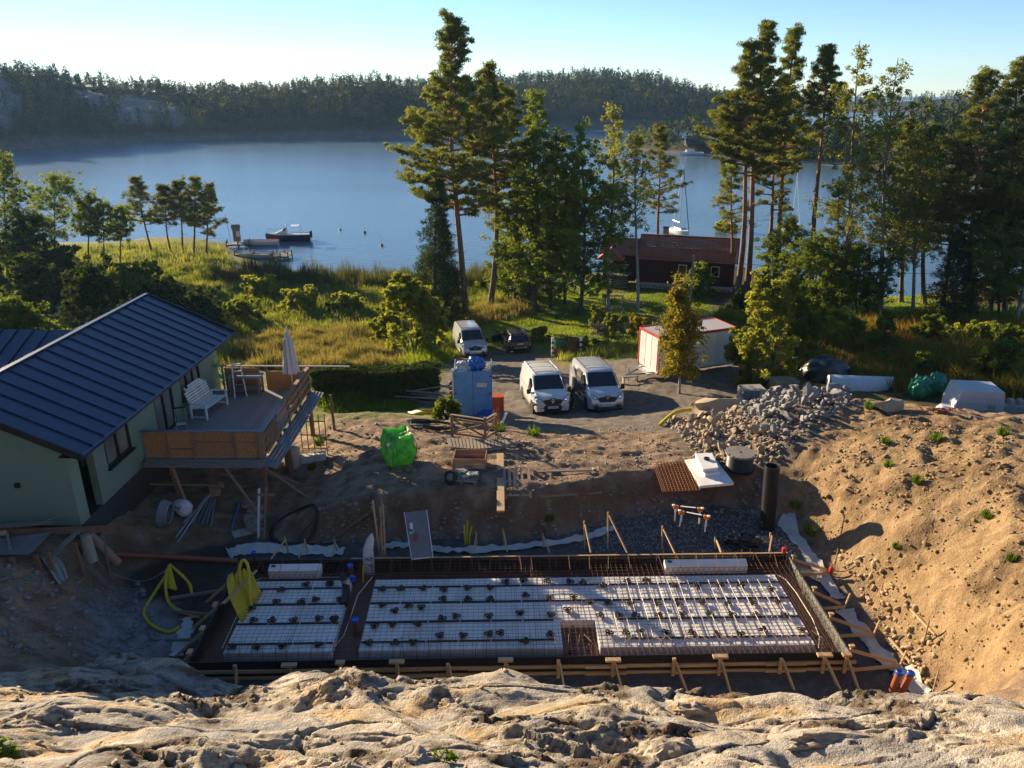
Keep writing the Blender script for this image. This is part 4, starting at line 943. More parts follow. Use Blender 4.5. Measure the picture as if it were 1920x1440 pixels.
q_ = V(G(862, 898)); t = thing('green_white_rag', 'green and white plastic wrapping on the left of the grey pallet', 'wrapping', V(q_, .12)); MB().blob((0, 0, .04), .15, 9, 3, .4, (1.1, .8, .35), 2.5).build('sheet', mat('green film', (.06, .30, .08), .4), t); MB().blob((.22, -.1, .04), .14, 6, 3, .4, (1, .7, .35), 2.5).build('sheet', M_sheet, t)

# big green bulk bag
def green_bag():
    m = bpy.data.materials.new('green bulk bag film'); m.use_nodes = True; n = m.node_tree; b = n.nodes['Principled BSDF']; b.inputs['Roughness'].default_value = .38
    tc = n.nodes.new('ShaderNodeTexCoord'); nz = n.nodes.new('ShaderNodeTexNoise'); nz.inputs['Scale'].default_value = 3.2; nz.inputs['Detail'].default_value = 7; n.links.new(tc.outputs['Object'], nz.inputs[0])
    rp = n.nodes.new('ShaderNodeValToRGB'); rp.color_ramp.elements[0].color = (.05, .36, .07, 1); rp.color_ramp.elements[1].color = (.26, .62, .14, 1); rp.color_ramp.elements[0].position = .35; rp.color_ramp.elements[1].position = .65; n.links.new(nz.outputs[0], rp.inputs[0]); n.links.new(rp.outputs[0], b.inputs['Base Color'])
    bp = n.nodes.new('ShaderNodeBump'); bp.inputs['Strength'].default_value = 1.0; bp.inputs['Distance'].default_value = .16; n.links.new(nz.outputs[0], bp.inputs['Height']); n.links.new(bp.outputs[0], b.inputs['Normal'])
    t_ = n.nodes.new('ShaderNodeBsdfTranslucent'); mx = n.nodes.new('ShaderNodeMixShader'); mx.inputs[0].default_value = .62; n.links.new(rp.outputs[0], t_.inputs[0]); o = n.nodes['Material Output']
    n.links.new(b.outputs[0], mx.inputs[1]); n.links.new(t_.outputs[0], mx.inputs[2]); n.links.new(mx.outputs[0], o.inputs[0]); return m
M_grnbag = green_bag()
p = G(748, 868); t = thing('green_bulk_bag', 'bright translucent green bulk bag standing on the dirt yard', 'bulk bag', V(p), radians(20))
rows = []; H_ = 1.28
for i in range(15):
    f = i/14; wd = .50+.10*sin(pi*min(1, f*1.05))-.05*max(0, f-.75)*2; row = []
    for j in range(33):
        a_ = 2*pi*j/32; k = max(abs(cos(a_)), abs(sin(a_))); r_ = min(wd/k, wd*1.28)*(1+.025*sin(5*a_+i*.7)+.02*sin(9*a_-i))
        z = .14+f*(H_-.14); z += (.10*(abs(sin(2*a_))-.5)*(i-10)/4 if i > 10 else 0)
        row.append((r_*cos(a_), r_*sin(a_), z))
    rows.append(row)
for f in (.85, .6, .3, .04): rows.append([(q_[0]*f, q_[1]*f, (q_[2]-.06)*.5+(H_-.06)*.5-.12*(1-f)+.02*sin(j*.8)) for j, q_ in enumerate(rows[14])])
MB().sheet(rows).build('film', M_grnbag, t, 55)
for sx in (-1, 1):
    for sy in (-1, 1): MB().bar((sx*.42, sy*.42, -.12), (sx*.45, sy*.45, .5), .05, .05).build('foot', M_blk, t)
MB().tube(cr([(-.40, -.52, 1.1), (-.30, -.60, .8), (-.34, -.62, .45), (-.28, -.5, .15)]), .014, 5).build('strap', M_blk, t); MB().tube(cr([(.5, -.4, 1.2), (.60, -.50, .95), (.62, -.42, .6), (.5, -.42, .1)]), .014, 5).build('strap', M_blk, t)
MB().blob((-.42, -.5, 1.02), .1, 3, 3, .35, (1, .5, 1), 2).build('white_tag', M_wht, t)

# bridge deck with railing
def railing():
    t = thing('wooden_railing', 'low crossbraced wooden railing on the curved plank deck in the yard', 'railing', (0, 0, 0))
    a_, b_, c_ = zf(848, 818), zf(910, 828), zf(930, 815)
    for q_, h in ((a_, 1.0), (b_, 1.08), (c_, .9)): MB().bar(q_-Vector((0, 0, .1)), q_+Vector((0, 0, h)), .11, .11, (1, 0, 0), .006).build('post', M_brw2, t)
    for l, r_ in ((a_, b_), (b_, c_)):
        MB().bar(l+Vector((0, 0, .98)), r_+Vector((0, 0, .98)), .12, .04).build('handrail', M_brw2, t)
        for z in (.8, .16): MB().bar(l+Vector((0, 0, z)), r_+Vector((0, 0, z)), .04, .09).build('rail', M_brw2, t)
        MB().bar(l+Vector((0, 0, .2)), r_+Vector((0, 0, .76)), .035, .07).build('brace', M_brw2, t); MB().bar(l+Vector((0, .04, .76)), r_+Vector((0, .04, .2)), .035, .07).build('brace', M_brw2, t)
M_brw2 = mat('faded brown timber', (.30, .20, .125), .8, (.20, .13, .08), 4, bump=.2, stretch=(.6, 6, 6))
railing()
t = thing('curved_deck', 'low curved plank deck with striped sunlight below the railing', 'deck', (0, 0, 0))
zt = max(gz(*G(u, v)[:2]) for u, v in ((850,835),(900,845),(960,830)))+.12
for i in range(20):
    f = i/19; a_ = V(P(842+f*128, 822+f*4, zt)); b_ = V(P(846+f*124, 838+8*sin(pi*f)-f*10, zt)); MB().bar(a_, b_, .17, .035, bev=.003).build('plank', M_greyb, t) if False else MB().bar(a_, b_, .165, .035).build('plank', mat('silvery decking', (.33, .27, .20), .85, (.24, .19, .14), 5, bump=.2), t)
MB().tube(cr([V(P(846+f*124, 838+8*sin(pi*f)-f*10, zt), -.08) for f in np.linspace(0, 1, 8)], 3), .05, 6).build('edge', M_greyw, t)
# boards lying on the dirt at right
for k, (u1, v1, u2, v2, l) in enumerate([(1000,888,1110,884,'long grey board lying on the dirt, upper one right of the pallet'), (1012,934,1128,926,'long grey board lying on the dirt, lower one right of the pallet')]):
    t = thing('loose_board', l, 'board', (0, 0, 0), 0, 'boards on the dirt'); MB().bar(zf(u1, v1, .07), zf(u2, v2, .07), .12, .05, bev=.004).build('board', M_greyw if k == 0 else M_brw2, t)
# tilted plank leaning from the pit to the yard on the left, in shade
t = thing('bank_plank', 'brown plank slanting up the shaded bank left of the leaning boards', 'plank', (0, 0, 0)); MB().bar(zf(625,1010,.05), zf(700,960,.1), .14, .05).build('board', M_brownw, t)
# yellow hose coil and black cable coil on the dirt left of the railing
t = thing('yellow_hose_coil', 'coil of yellow hose lying on the dirt mound left of the railing', 'hose', (0, 0, 0)); c_ = G(800, 775)
for k in range(5): loops((c_[0]+.06*k, c_[1]-.07*k), .95-.05*k, .72-.03*k, -.22, 1, .04, M_yel, t, 'turn', rise=.01, jit=.03+.02*k); t.children[-1].location.z = .03+.03*k
t = thing('black_cable_coil', 'tangled black cable coil on the dirt below the yellow hose', 'cable', (0, 0, 0)); c_ = G(806, 800); loops((c_[0], c_[1]), 1.0, .8, -.4, 6, .03, M_blk, t, rise=.03, jit=.10)
t = thing('black_hose_coil', 'coil of black hose on the shaded ground behind the left end of the formwork', 'hose', (0, 0, 0)); c_ = G(550, 988); loops((c_[0], c_[1]), .80, .85, .3, 4, .03, M_blk, t, rise=.02, jit=.06, tail=[gp(560,1015), gp(600,1022), gp(640,1018)])
# ================================================================== GREEN HOUSE WITH DECK
M_ren = mat('sage green render', (.195, .27, .20), .9, (.172, .24, .178), 1.2, bump=.25, bscale=60)
M_metal = mat('dark blue-grey standing seam steel', (.022, .045, .095), .34, (.018, .037, .08), .7, .15)
M_trim = mat('black window trim', (.014, .016, .016), .5)
M_plinth = mat('dark plinth', (.035, .037, .036), .85)
M_win = mat('window glass', (.26, .26, .21), .05, (.10, .11, .10), 1.1, spec=1.0)
M_room = mat('pale curtain behind glass', (.42, .38, .30), .8, (.30, .26, .2), 3)
M_deckb = mat('grey decking board', (.28, .265, .245), .8, (.20, .19, .18), 5, bump=.2, stretch=(7, .6, 7))
HX, HY, HR = -12.5, 20.0, radians(-1.4)
ho = thing('green_house', 'sage green bungalow with dark standing seam metal roof on the left', 'house', (HX, HY, 0), HR)
EZ, RZ_, RXh, LEN = 4.6, 6.26, -3.55, 12.2; BZ = 2.0
WX = -.7
# walls (local): long wall with openings built from blocks, gable wall, back walls
def wallblock(name, x0, x1, y0, y1, z0, z1): return MB().box(((x0+x1)/2, (y0+y1)/2, (z0+z1)/2), (x1-x0, y1-y0, z1-z0)).build(name, M_ren, ho)
T = .25
win = [(2.35, 3.95, 2.95, 4.12), (5.85, 7.35, 2.34, 4.16), (8.05, 9.9, 3.0, 4.15)]
TOPZ = 4.42
wb_ = MB(); ycur = 1.7
def lw(y0, y1, z0, z1): wb_.box((WX-T/2, (y0+y1)/2, (z0+z1)/2), (T, y1-y0, z1-z0))
for (y0, y1, z0, z1) in win:
    lw(ycur, y0, BZ, TOPZ); lw(y0, y1, BZ, z0); lw(y0, y1, z1, TOPZ); ycur = y1
lw(ycur, 11.75, BZ, TOPZ)
wb_.build('wall', M_ren, ho)
g = MB()
def gable(y, th): g.prism([(WX-.02, y, BZ), (WX-.02, y, TOPZ+.03), (RXh, y, RZ_-.15), (-6.4, y, TOPZ+.03), (-6.4, y, BZ)], (0, th, 0))
gable(.42, .25); gable(11.52, .225); g.box((WX-.13, .80, (BZ+TOPZ)/2), (.22, .26, TOPZ-BZ-.01)); g.box((-6.3, 6, (BZ+TOPZ)/2), (.2, 10.8, TOPZ-BZ)); g.build('gable_wall', M_ren, ho)
MB().box((WX-.75, 1.3, (BZ+TOPZ)/2), (.1, 1.4, TOPZ-BZ)).build('recessed_door', M_trim, ho)
pl = MB().box((-3.5, 6.1, BZ-.6), (5.5, 11.0, 1.2)); pl.build('plinth', M_plinth, ho)
# windows
for k, (y0, y1, z0, z1) in enumerate(win):
    x = WX-.06; n = (2, 2, 3)[k]
    wn = MB()
    wn.box((x, (y0+y1)/2, z0+.03), (.1, y1-y0, .07)).box((x, (y0+y1)/2, z1-.03), (.1, y1-y0, .07))
    for i in range(n+1):
        yy = y0+.04+(y1-y0-.08)*i/n; wn.box((x+.002, yy, (z0+z1)/2), (.1, .08 if 0 < i < n else .09, z1-z0-.01))
    w_ = wn.build('window', M_trim, ho)
    for i in range(n):
        ya = y0+(y1-y0)*(i+.5)/n; MB().box((x-.02, ya, (z0+z1)/2), (.012, (y1-y0)/n-.1, z1-z0-.12)).build('pane', M_win, w_)
    MB().box((WX-.9, (y0+y1)/2, (z0+z1)/2), (.03, (y1-y0)*.9, z1-z0)).build('curtain', M_room, w_)
    if k != 1: MB().box((WX+.03, (y0+y1)/2, z0-.02), (.16, y1-y0+.1, .05)).build('sill', M_trim, w_)
for y in (4.9, 10.6): MB().box((WX+.06, y, 4.05), (.12, .10, .16), bev=.01).build('wall_lamp', M_trim, ho)
MB().box((-2.35, .36, 3.4), (.13, .12, .14), bev=.01).build('wall_lamp', M_trim, ho)
# roof: one panel between each pair of seams
sl_ = math.hypot(RXh, RZ_-EZ); npan = 18; pw = LEN/npan
def slope_panels(sign):
    ang = math.atan2(RZ_-EZ, -RXh)
    pm_ = MB().box((-sl_/2, 0, -.06), (sl_, pw-.012, .10)); pm_.bar((-sl_, -pw/2, .012), (0, -pw/2, .012), .022, .05)
    me = pm_.mesh('roof_panel', M_metal)
    for i in range(npan):
        o = link('roof_panel', me, ho)
        if sign > 0: o.location = (0, pw*(i+.5), EZ); o.rotation_euler = (0, ang, 0)
        else: o.location = (2*RXh, pw*(i+.5), EZ); o.rotation_euler = (0, ang, pi)
slope_panels(1); slope_panels(-1)
MB().bar((RXh, -.02, RZ_+.015), (RXh, LEN+.02, RZ_+.015), .16, .05).build('ridge_cap', M_metal, ho)
MB().bar((.045, 0, EZ-.06), (.045, LEN, EZ-.06), .09, .12, bev=.02).build('gutter', M_metal, ho)
for y in (-.03, LEN+.03): MB().bar((.05, y, EZ-.05), (RXh, y, RZ_-.05), .05, .22).build('verge_board', M_trim, ho)
MB().bar((-.35, .02, EZ-.09), (-.35, LEN, EZ-.09), .68, .02).build('soffit', M_trim, ho)
# side wing
wg = MB(); wy0, wy1, wxa, wxb = 5.4, 11.4, -4.4, -15.0; wr = 8.4; wz = 5.72; we = 4.4
for (yA, yB) in ((wy0-.3, wr), (wy1+.3, wr)):
    wg.prism([(wxa, yA, we), (wxb, yA, we), (wxb, yB, wz), (wxa, yB, wz)], (0, 0, .08))
wg.build('wing_roof', M_metal, ho)
for i in range(14): x = -5.6-.62*i; MB().bar((x, wy0-.3, we+.105), (x, wr, wz+.105), .022, .05).build('seam', M_metal, ho)
MB().box((-10.4, 8.4, 3.2), (8.0, 5.4, 2.4)).build('wing_wall', M_ren, ho)

# ---------------------------------------------------------------- deck
DZ = 2.3
dk = thing('raised_deck', 'raised timber deck with osb railings beside the green house', 'deck', (0, 0, 0))
dx0, dx1, dy0, dy1 = -13.05, -8.8, 24.5, 31.1
n = int((dx1-dx0)/.145)
me = MB().box((0, 0, 0), (.138, dy1-dy0, .03)).mesh('deck_board', M_deckb)
for i in range(n): link('deck_board', me, dk, (dx0+.0725+(dx1-dx0)*i/n, (dy0+dy1)/2, DZ-.015))
for y in (dy0+.1, 26.7, 29, dy1-.1): MB().bar((dx0, y, DZ-.14), (dx1, y, DZ-.14), .05, .2).build('joist', M_brownw, dk)
# ledges outside near and right railings
for k in range(3): MB().bar((dx0+.1, dy0-.12-.16*k, DZ-.05-.03*k), (dx1+.1, dy0-.14-.16*k, DZ-.05-.03*k), .15, .03).build('ledge_board', M_greyw, dk)
M_ledge = mat('bluish grey planks', (.20, .215, .235), .7, (.14, .15, .165), 3, bump=.2)
for k in range(4): MB().bar((dx1+.12+.13*k, dy0-.45, DZ-.10-.03*k), (dx1+.12+.13*k, dy1+.1, DZ-.10-.03*k), .125, .03).build('ledge_board', M_ledge, dk)
RT = DZ+1.02
# near railing
for i, (a_, b_) in enumerate([(-12.95, -12.15), (-12.15, -11.25), (-11.25, -9.75), (-9.75, -8.85)]):
    MB().box(((a_+b_)/2, dy0, DZ+.52), (b_-a_-.01, .015, .98)).build('osb_panel', M_osb, dk)
for x in (-12.1, -11.2, -9.75, -8.9): MB().bar((x, dy0-.05, DZ-.35 if x < -11 else DZ-.1), (x, dy0-.05, RT), .07, .045, (1, 0, 0)).build('stud', M_brw2, dk)
for a_, b_, z in ((-11.15, -9.8, .62), (-9.7, -8.95, .62), (-12.05, -11.25, .35)): MB().bar((a_, dy0-.04, DZ+z), (b_, dy0-.04, DZ+z), .04, .06).build('cross_rail', M_brw2, dk)
MB().bar((-13.0, dy0-.02, RT+.02), (-10.6, dy0-.02, RT+.02), .16, .035).build('cap_rail', M_ledge, dk); MB().bar((-10.7, dy0-.02, RT+.05), (-8.75, dy0-.02, RT+.02), .15, .035).build('cap_rail', M_ledge, dk)
# right railing
for i, y in enumerate((24.55, 26.2, 27.8, 29.4, 31.0)): MB().bar((dx1+.02, y, DZ-.5), (dx1+.02, y, RT), .09, .09, (1, 0, 0)).build('post', M_brw2, dk)
for z in (.15, .5, .82): MB().bar((dx1+.08, dy0, DZ+z), (dx1+.08, dy1, DZ+z), .035, .085).build('cross_rail', M_brw2, dk)
for a_, b_ in ((24.5, 26.0), (28.2, 29.4), (29.6, 30.9)): MB().box((dx1-.03, (a_+b_)/2, DZ+.5), (.015, b_-a_, .9)).build('osb_panel', M_osb, dk)
for i, (a_, b_) in enumerate(((24.4, 26.9), (26.8, 29.2), (29.1, 31.1))): MB().bar((dx1+.02, a_, RT+.02+.02*(i % 2)), (dx1+.02, b_, RT+.03), .15, .04).build('cap_rail', M_brw2 if i else M_ledge, dk)
for k in range(9): MB().bar((dx1+.11, 24.7+.14*k, DZ+.05), (dx1+.11, 24.74+.14*k, DZ+.85), .05, .02, (1, 0, 0)).build('baluster', M_brw2, dk)
# back railing
for a_, b_, h in ((-12.4, -10.95, 1.0), (-10.6, -8.9, .85)): MB().box(((a_+b_)/2, dy1, DZ+h/2), (b_-a_, .015, h)).build('osb_panel', M_osb, dk)
for x in (-12.5, -10.95, -10.6, -8.85): MB().bar((x, dy1+.05, DZ-.3), (x, dy1+.05, RT+.05), .07, .07, (1, 0, 0)).build('post', M_greyw, dk)
MB().bar((-12.9, dy1+.04, RT+.07), (-7.0, dy1+.04, RT+.04), .14, .035).build('cap_rail', M_greyw, dk)
MB().bar((-8.6, dy1-.9, DZ+1.07), (-9.6, dy1-2.2, DZ+.02), .12, .03).build('loose_board', M_greyw, dk) if False else None
# posts under the deck
for x, y, w_ in ((-12.0, 24.25, .16), (-11.2, 25.4, .12), (-8.9, 24.6, .12), (-8.85, 27.4, .16), (-8.8, 30.8, .16), (-10.9, 28.2, .12), (-7.9, 31.0, .1)):
    MB().bar((x+(.35 if x < -11.9 else .12), y-.25, gz(x, y)-.3), (x, y, DZ-.2), w_, w_, (1, 0, 0), .008).build('post', M_brownw, dk)
for a_, b_ in (((-12.9, 24.3, 1.35), (-10.6, 24.6, 1.15)), ((-12.0, 24.2, DZ-.1), (-11.5, 23.9, .6)), ((-10.2, 24.3, DZ-.2), (-9.0, 24.0, .2)), ((-9.5, 25.2, 1.9), (-7.2, 24.9, .2))): MB().bar(a_, b_, .09, .05).build('brace', M_brw2, dk)

# ---------------------------------------------------------------- things on the deck
M_wood_w = mat('white painted wood', (.70, .70, .69), .55, (.62, .62, .60), 4)
p = P(398, 772, DZ); be = thing('garden_bench', 'white slatted garden bench with scalloped back on the deck', 'bench', (p[0]-.1, p[1], DZ), radians(-9))
L = 1.7
for s_ in (-1, 1):
    y = s_*(L/2-.05)
    for x, h in ((.34, .62), (-.3, .60)): MB().bar((x, y, 0), (x, y, h), .09, .07, (1, 0, 0), .006).build('leg', M_wood_w, be)
    MB().bar((-.3, y, .64), (.42, y, .66), .11, .035, bev=.006).build('armrest', M_wood_w, be); MB().bar((-.3, y, .1), (.34, y, .1), .05, .07).build('side_rail', M_wood_w, be)
for k in range(5): MB().bar((-.26+.145*k, -L/2+.1, .42+.01*k), (-.26+.145*k, L/2-.1, .42+.01*k), .125, .025).build('seat_slat', M_wood_w, be)
for k in range(8):
    z = .50+.105*k; x = -.30-.035*k
    if k < 6: MB().bar((x, -L/2+.07, z), (x, L/2-.07, z), .022, .085).build('back_slat', M_wood_w, be)
    else:
        h = .62 if k == 6 else .40; MB().bar((x, -h, z-.01), (x, h, z-.01), .022, .10).build('back_slat', M_wood_w, be)
for y in (-.55, 0, .55): MB().bar((-.33, y, .35), (-.60, y, 1.2), .09, .03, (1, 0, 0)).build('back_stile', M_wood_w, be)
p = (-9.35, 30.55, DZ); um = thing('closed_parasol', 'closed off-white parasol standing at the far corner of the deck', 'parasol', p)
MB().cyl((0, 0, 0), (0, 0, 2.95), .022, 10).build('pole', M_wht, um); MB().lathe([(.26, 0), (.26, .05), (.06, .09), (.04, .25)], (0, 0, 0), 16).build('base', M_conc, um)
M_canv = mat('off white canvas', (.60, .55, .50), .85, (.52, .47, .42), 3, bump=.2)
rows = []
for i in range(13):
    f = i/12; z = 1.02+1.85*f; r_ = .30*(1-f)**.75+.03+(.05 if 8 <= i <= 9 else 0)
    rows.append([(r_*(1+.20*cos(8*a_+f*2))*cos(a_), r_*(1+.20*cos(8*a_+f*2))*sin(a_), z) for a_ in np.linspace(0, 2*pi, 41)])
MB().sheet(rows).build('canopy', M_canv, um, 60); MB().lathe([(.02, 2.85), (.04, 2.92), (.03, 3.0), (.01, 3.03)], (0, 0, 0), 8).build('finial', M_wht, um)
tb = thing('workbench', 'grey wooden workbench against the back osb railing of the deck', 'table', (-11.35, 30.65, DZ))
for k in range(4): MB().bar((-.7, -.27+.17*k, .82), (.7, -.27+.17*k, .82), .16, .04).build('top_board', M_greyw, tb)
for x in (-.6, .6):
    for y in (-.25, .25): MB().bar((x, y, 0), (x, y, .8), .08, .08, (1, 0, 0)).build('leg', M_greyw, tb)
for k in range(3): MB().bar((-.62, -.2+.18*k, .3), (.62, -.2+.18*k, .3), .15, .03).build('shelf_board', M_greyw, tb)
def stepladder(name, label, p, rz, h, m, treads, m2=None):
    t = thing(name, label, 'ladder', p, rz, 'stepladders on the deck')
    for sy in (-1, 1):
        MB().bar((.0, sy*.24, 0), (-.34*h/1.3, sy*.17, h), .05, .025, (1, 0, 0)).build('stile', m, t); MB().bar((-.75*h/1.3, sy*.24, 0), (-.38*h/1.3, sy*.18, h*.97), .035, .02, (1, 0, 0)).build('rear_leg', m, t)
    for k in range(treads):
        f = (k+1)/(treads+1); MB().box((-.34*h/1.3*f, 0, h*f), (.1, .46-.12*f, .03)).build('tread', m2 or m, t)
    MB().box((-.36*h/1.3, 0, h+.01), (.16, .36, .035)).build('top_cap', m2 or m, t)
stepladder('stepladder', 'aluminium stepladder standing on the deck in front of the workbench', V(P(452, 745, DZ)), radians(-65), 1.35, M_galv, 4)
stepladder('green_stepladder', 'bright green ladder at the far corner of the house', (-12.55, 31.6, DZ-.3), radians(10), 2.05, mat('green fibreglass', (.06, .50, .04), .5), 4)
p = P(342, 806, DZ); st = thing('step_stool', 'small steel step stool with red corners by the house wall', 'step stool', V(p), radians(-70))
MB().tube([(-.1, -.2, 0), (-.16, -.18, .85), (-.16, .18, .85), (-.1, .2, 0)], .018, 6).build('frame', M_galv, st); MB().box((.05, 0, .28), (.22, .34, .03)).build('tread', M_wht, st); MB().box((-.16, 0, .86), (.05, .42, .06), bev=.015).build('handle', M_blk, st)
for sy in (-1, 1): MB().box((.0, sy*.19, .3), (.1, .04, .16)).build('red_corner', M_red, st); MB().bar((.12, sy*.19, 0), (-.06, sy*.19, .45), .03, .02, (1, 0, 0)).build('leg', M_galv, st)

# ---------------------------------------------------------------- under and beside the deck
t = thing('grey_hose_coil', 'coil of grey corrugated hose leaning on the post under the deck', 'hose', V(G(308, 985))); 
for k in range(6): MB().tube([(.05*k+.06*sin(a_), .42*cos(a_)*(1-.05*k), .48+.45*sin(a_)*(1-.04*k)) for a_ in np.linspace(0, 2*pi, 28)], .035, 6).build('turn', mat('grey corrugated hose', (.20, .22, .26), .6), t, 50)
p = G(345, 968); t = thing('white_sack', 'white sack with a blue logo lying under the deck', 'sack', V(p), radians(-35)); MB().blob((0, 0, .34), .42, 4, 4, .16, (1.0, .62, .72), 1.2).build('sack', mat('white sack film', (.62, .63, .66), .5, (.5, .52, .55), 4, bump=.25), t, 60)
R_ = Euler((radians(38), 0, radians(5))).to_matrix()
lg = MB(); 
for (cx, cy, sx, sy) in ((0, 0, .26, .035), (-.11, .08, .035, .16), (.11, .05, .035, .1), (0, .1, .035, .1), (-.02, .16, .2, .035)): lg.box(R_ @ Vector((cx+.04, cy, 0))+Vector((.05, -.25, .47)), (sx, sy, .012), R_)
lg.build('logo', M_ink, t)
t = thing('cardboard_box', 'open cardboard box on the pipes under the deck', 'box', V(G(405, 940), .3), radians(30)); MB().box((0, 0, .15), (.4, .3, .3), Euler((.3, .2, 0)).to_matrix()).build('box', M_cardb, t); MB().box((.28, 0, .3), (.2, .3, .01), Euler((.3, .6, 0)).to_matrix()).build('flap', M_cardb, t)
M_gpipe = mat('grey plastic pipe', (.19, .20, .23), .5)
for k, (u1, v1, u2, v2, r_) in enumerate([(345,985,392,928,.045),(362,985,386,930,.05),(372,982,392,930,.05),(380,985,396,932,.05),(388,984,400,935,.05),(396,990,402,938,.05),(330,1012,388,930,.03),(334,1020,392,928,.03),(298,1015,345,985,.05)]):
    t = thing('grey_pipe', 'grey plastic pipe in the heap under the deck', 'pipe', (0, 0, 0), 0, 'grey pipes under the deck'); a_ = V(G(u1, v1), .08); b_ = V(PY(u2, v2, a_.y+1.6+.05*k)); MB().tube([a_, b_], r_, 8).build('pipe', M_gpipe if k not in (6, 7) else M_galv, t, 40)
t = thing('blue_grey_pipe', 'single blue-grey pipe lying on the dirt left of the stone pile', 'pipe', (0, 0, 0)); MB().tube([gp(432,1003,.08), gp(451,945,.1)], .06, 8).build('pipe', mat('blue grey pipe', (.10, .14, .24), .5), t, 40)
t = thing('stone_heap', 'small heap of stones and broken slabs behind the shaded formwork corner', 'stone pile', (0, 0, 0)); rnd = random.Random(3)
for k in range(26):
    u = 455+rnd.uniform(0, 28)+8*(k % 2); v = 945+k*2.1; q_ = V(G(u, v)); MB().blob(q_+Vector((0, 0, .08)), rnd.uniform(.10, .19), k, 2, .25, (1.2, .9, .65)).build('stone', M_stone if k % 2 else M_stone2, t)
for u, v in ((450,1002),(466,998)): q_ = V(G(u, v), .05); MB().box(q_, (.5, .4, .06), Euler((.1, .05, .6)).to_matrix(), .01).build('slab', M_conc, t)
for k, (u1, v1, u2, v2, w_, l) in enumerate([(484,1008,486,916,.12,'pale upright board, left of the two posts behind the shaded corner'),(495,1010,499,912,.10,'brown upright post with a crosspiece behind the shaded corner')]):
    t = thing('upright_board', l, 'board', (0, 0, 0), 0, 'boards standing below the deck'); a_ = V(G(u1, v1), -.1); b_ = V(PY(u2, v2, a_.y+.25)); MB().bar(a_, b_, w_, .05, (1, 0, 0)).build('board', (M_wht if k == 0 else M_brw2), t)
    if k: MB().bar(a_.lerp(b_, .85)-Vector((.3, 0, 0)), a_.lerp(b_, .85)+Vector((.3, 0, 0)), .04, .09).build('crosspiece', M_brw2, t)
t = thing('trellis', 'brown trellis with dry climbing plant below the deck corner', 'trellis', V(G(592, 858)))
for k in range(5): MB().bar((-.5+.25*k, 0, 0), (-.5+.25*k, .02, 1.9), .04, .03, (1, 0, 0)).build('upright', M_brw2, t)
for z in (.4, 1.0, 1.6): MB().bar((-.5, .03, z), (.5, .03, z), .03, .04).build('rail', M_brw2, t)
for k, (u, v, l) in enumerate([(577,866,'left white planter box below the deck corner'), (600,862,'right white planter box with green plants below the deck corner')]):
    t = thing('planter_box', l, 'planter', V(G(u, v)), .2, 'white planters below the deck'); MB().box((0, 0, .15), (.5, .32, .32), bev=.02).build('box', mat('dirty white plastic', (.55, .54, .50), .6, (.42, .41, .38), 4), t)
t = thing('big_white_barrel', 'cream plastic barrel standing under the deck edge', 'barrel', V(G(551, 875))); MB().lathe([(.28, 0), (.32, .1), (.33, .5), (.30, .8), (.2, .86), (.1, .88)], (0, 0, 0), 18).build('barrel', mat('cream plastic', (.52, .46, .36), .5), t, 40)
t = thing('brown_beam', 'reddish brown beam slanting to the ground right of the deck posts', 'beam', (0, 0, 0)); MB().bar(V(PY(478, 876, 26.0)), gp(562, 912, .08), .12, .12).build('beam', M_brw2, t)
# ================================================================== VANS, CAR, CONTAINERS, PERSON
M_vanw = mat('white van paint', (.72, .72, .70), .25, (.68, .68, .66), 1.2, coat=.5)
M_vans = mat('silver van paint', (.52, .54, .56), .28, (.48, .50, .52), 1.2, .3, coat=.5)
M_navy = mat('dark navy paint', (.012, .016, .032), .22, (.010, .013, .027), 1.2, coat=.8)
M_cglass = mat('dark car glass', (.008, .011, .016), .04, (.006, .008, .012), 2, spec=.9)
M_tyre = mat('black rubber', (.018, .018, .018), .85)
M_rim = mat('grey wheel', (.34, .35, .36), .4, (.22, .23, .24), 5, .6)
M_plast = mat('dark grey bumper plastic', (.02, .021, .023), .55)
M_lamp = mat('clear headlamp', (.50, .52, .55), .12, (.32, .34, .37), 9, .3, spec=.9)
M_chr = mat('chrome', (.75, .76, .78), .12, (.7, .7, .72), 3, 1.0)
M_plate = mat('white number plate', (.70, .70, .68), .5)
M_tail = mat('red tail lamp', (.40, .012, .012), .2)
M_int = mat('dark van interior', (.03, .028, .026), .9)
def loft(sts, prof):
    """stations along x; each gives ring points (y >= 0 side) mirrored; returns verts, faces, ring size"""
    V_ = []; m_ = None
    for s in sts:
        half = prof(s); ring = [(s[0], y, z) for y, z in half]+[(s[0], -y, z) for y, z in half[::-1]]
        V_ += ring; m_ = len(ring)
    Fc = [(i*m_+j, i*m_+(j+1) % m_, (i+1)*m_+(j+1) % m_, (i+1)*m_+j) for i in range(len(sts)-1) for j in range(m_)]
    return V_, Fc, m_
def wheel(parent, x, y, r=.34, w_=.22):
    s = 1 if y > 0 else -1; wl = link('wheel', None, parent, (x, y, r)); R = Euler((radians(-90*s), 0, 0)).to_matrix()
    MB().lathe([(r*.62, -w_/2), (r*.95, -w_/2), (r, -w_/2+.04), (r, w_/2-.04), (r*.95, w_/2), (r*.62, w_/2)], (0, 0, 0), 24, R).build('tyre', M_tyre, wl, 40)
    rb = MB().lathe([(r*.63, w_/2-.01), (r*.60, w_/2-.04), (.08, w_/2-.02), (.07, w_/2)], (0, 0, 0), 20, R); rb.build('rim', M_rim, wl, 40)
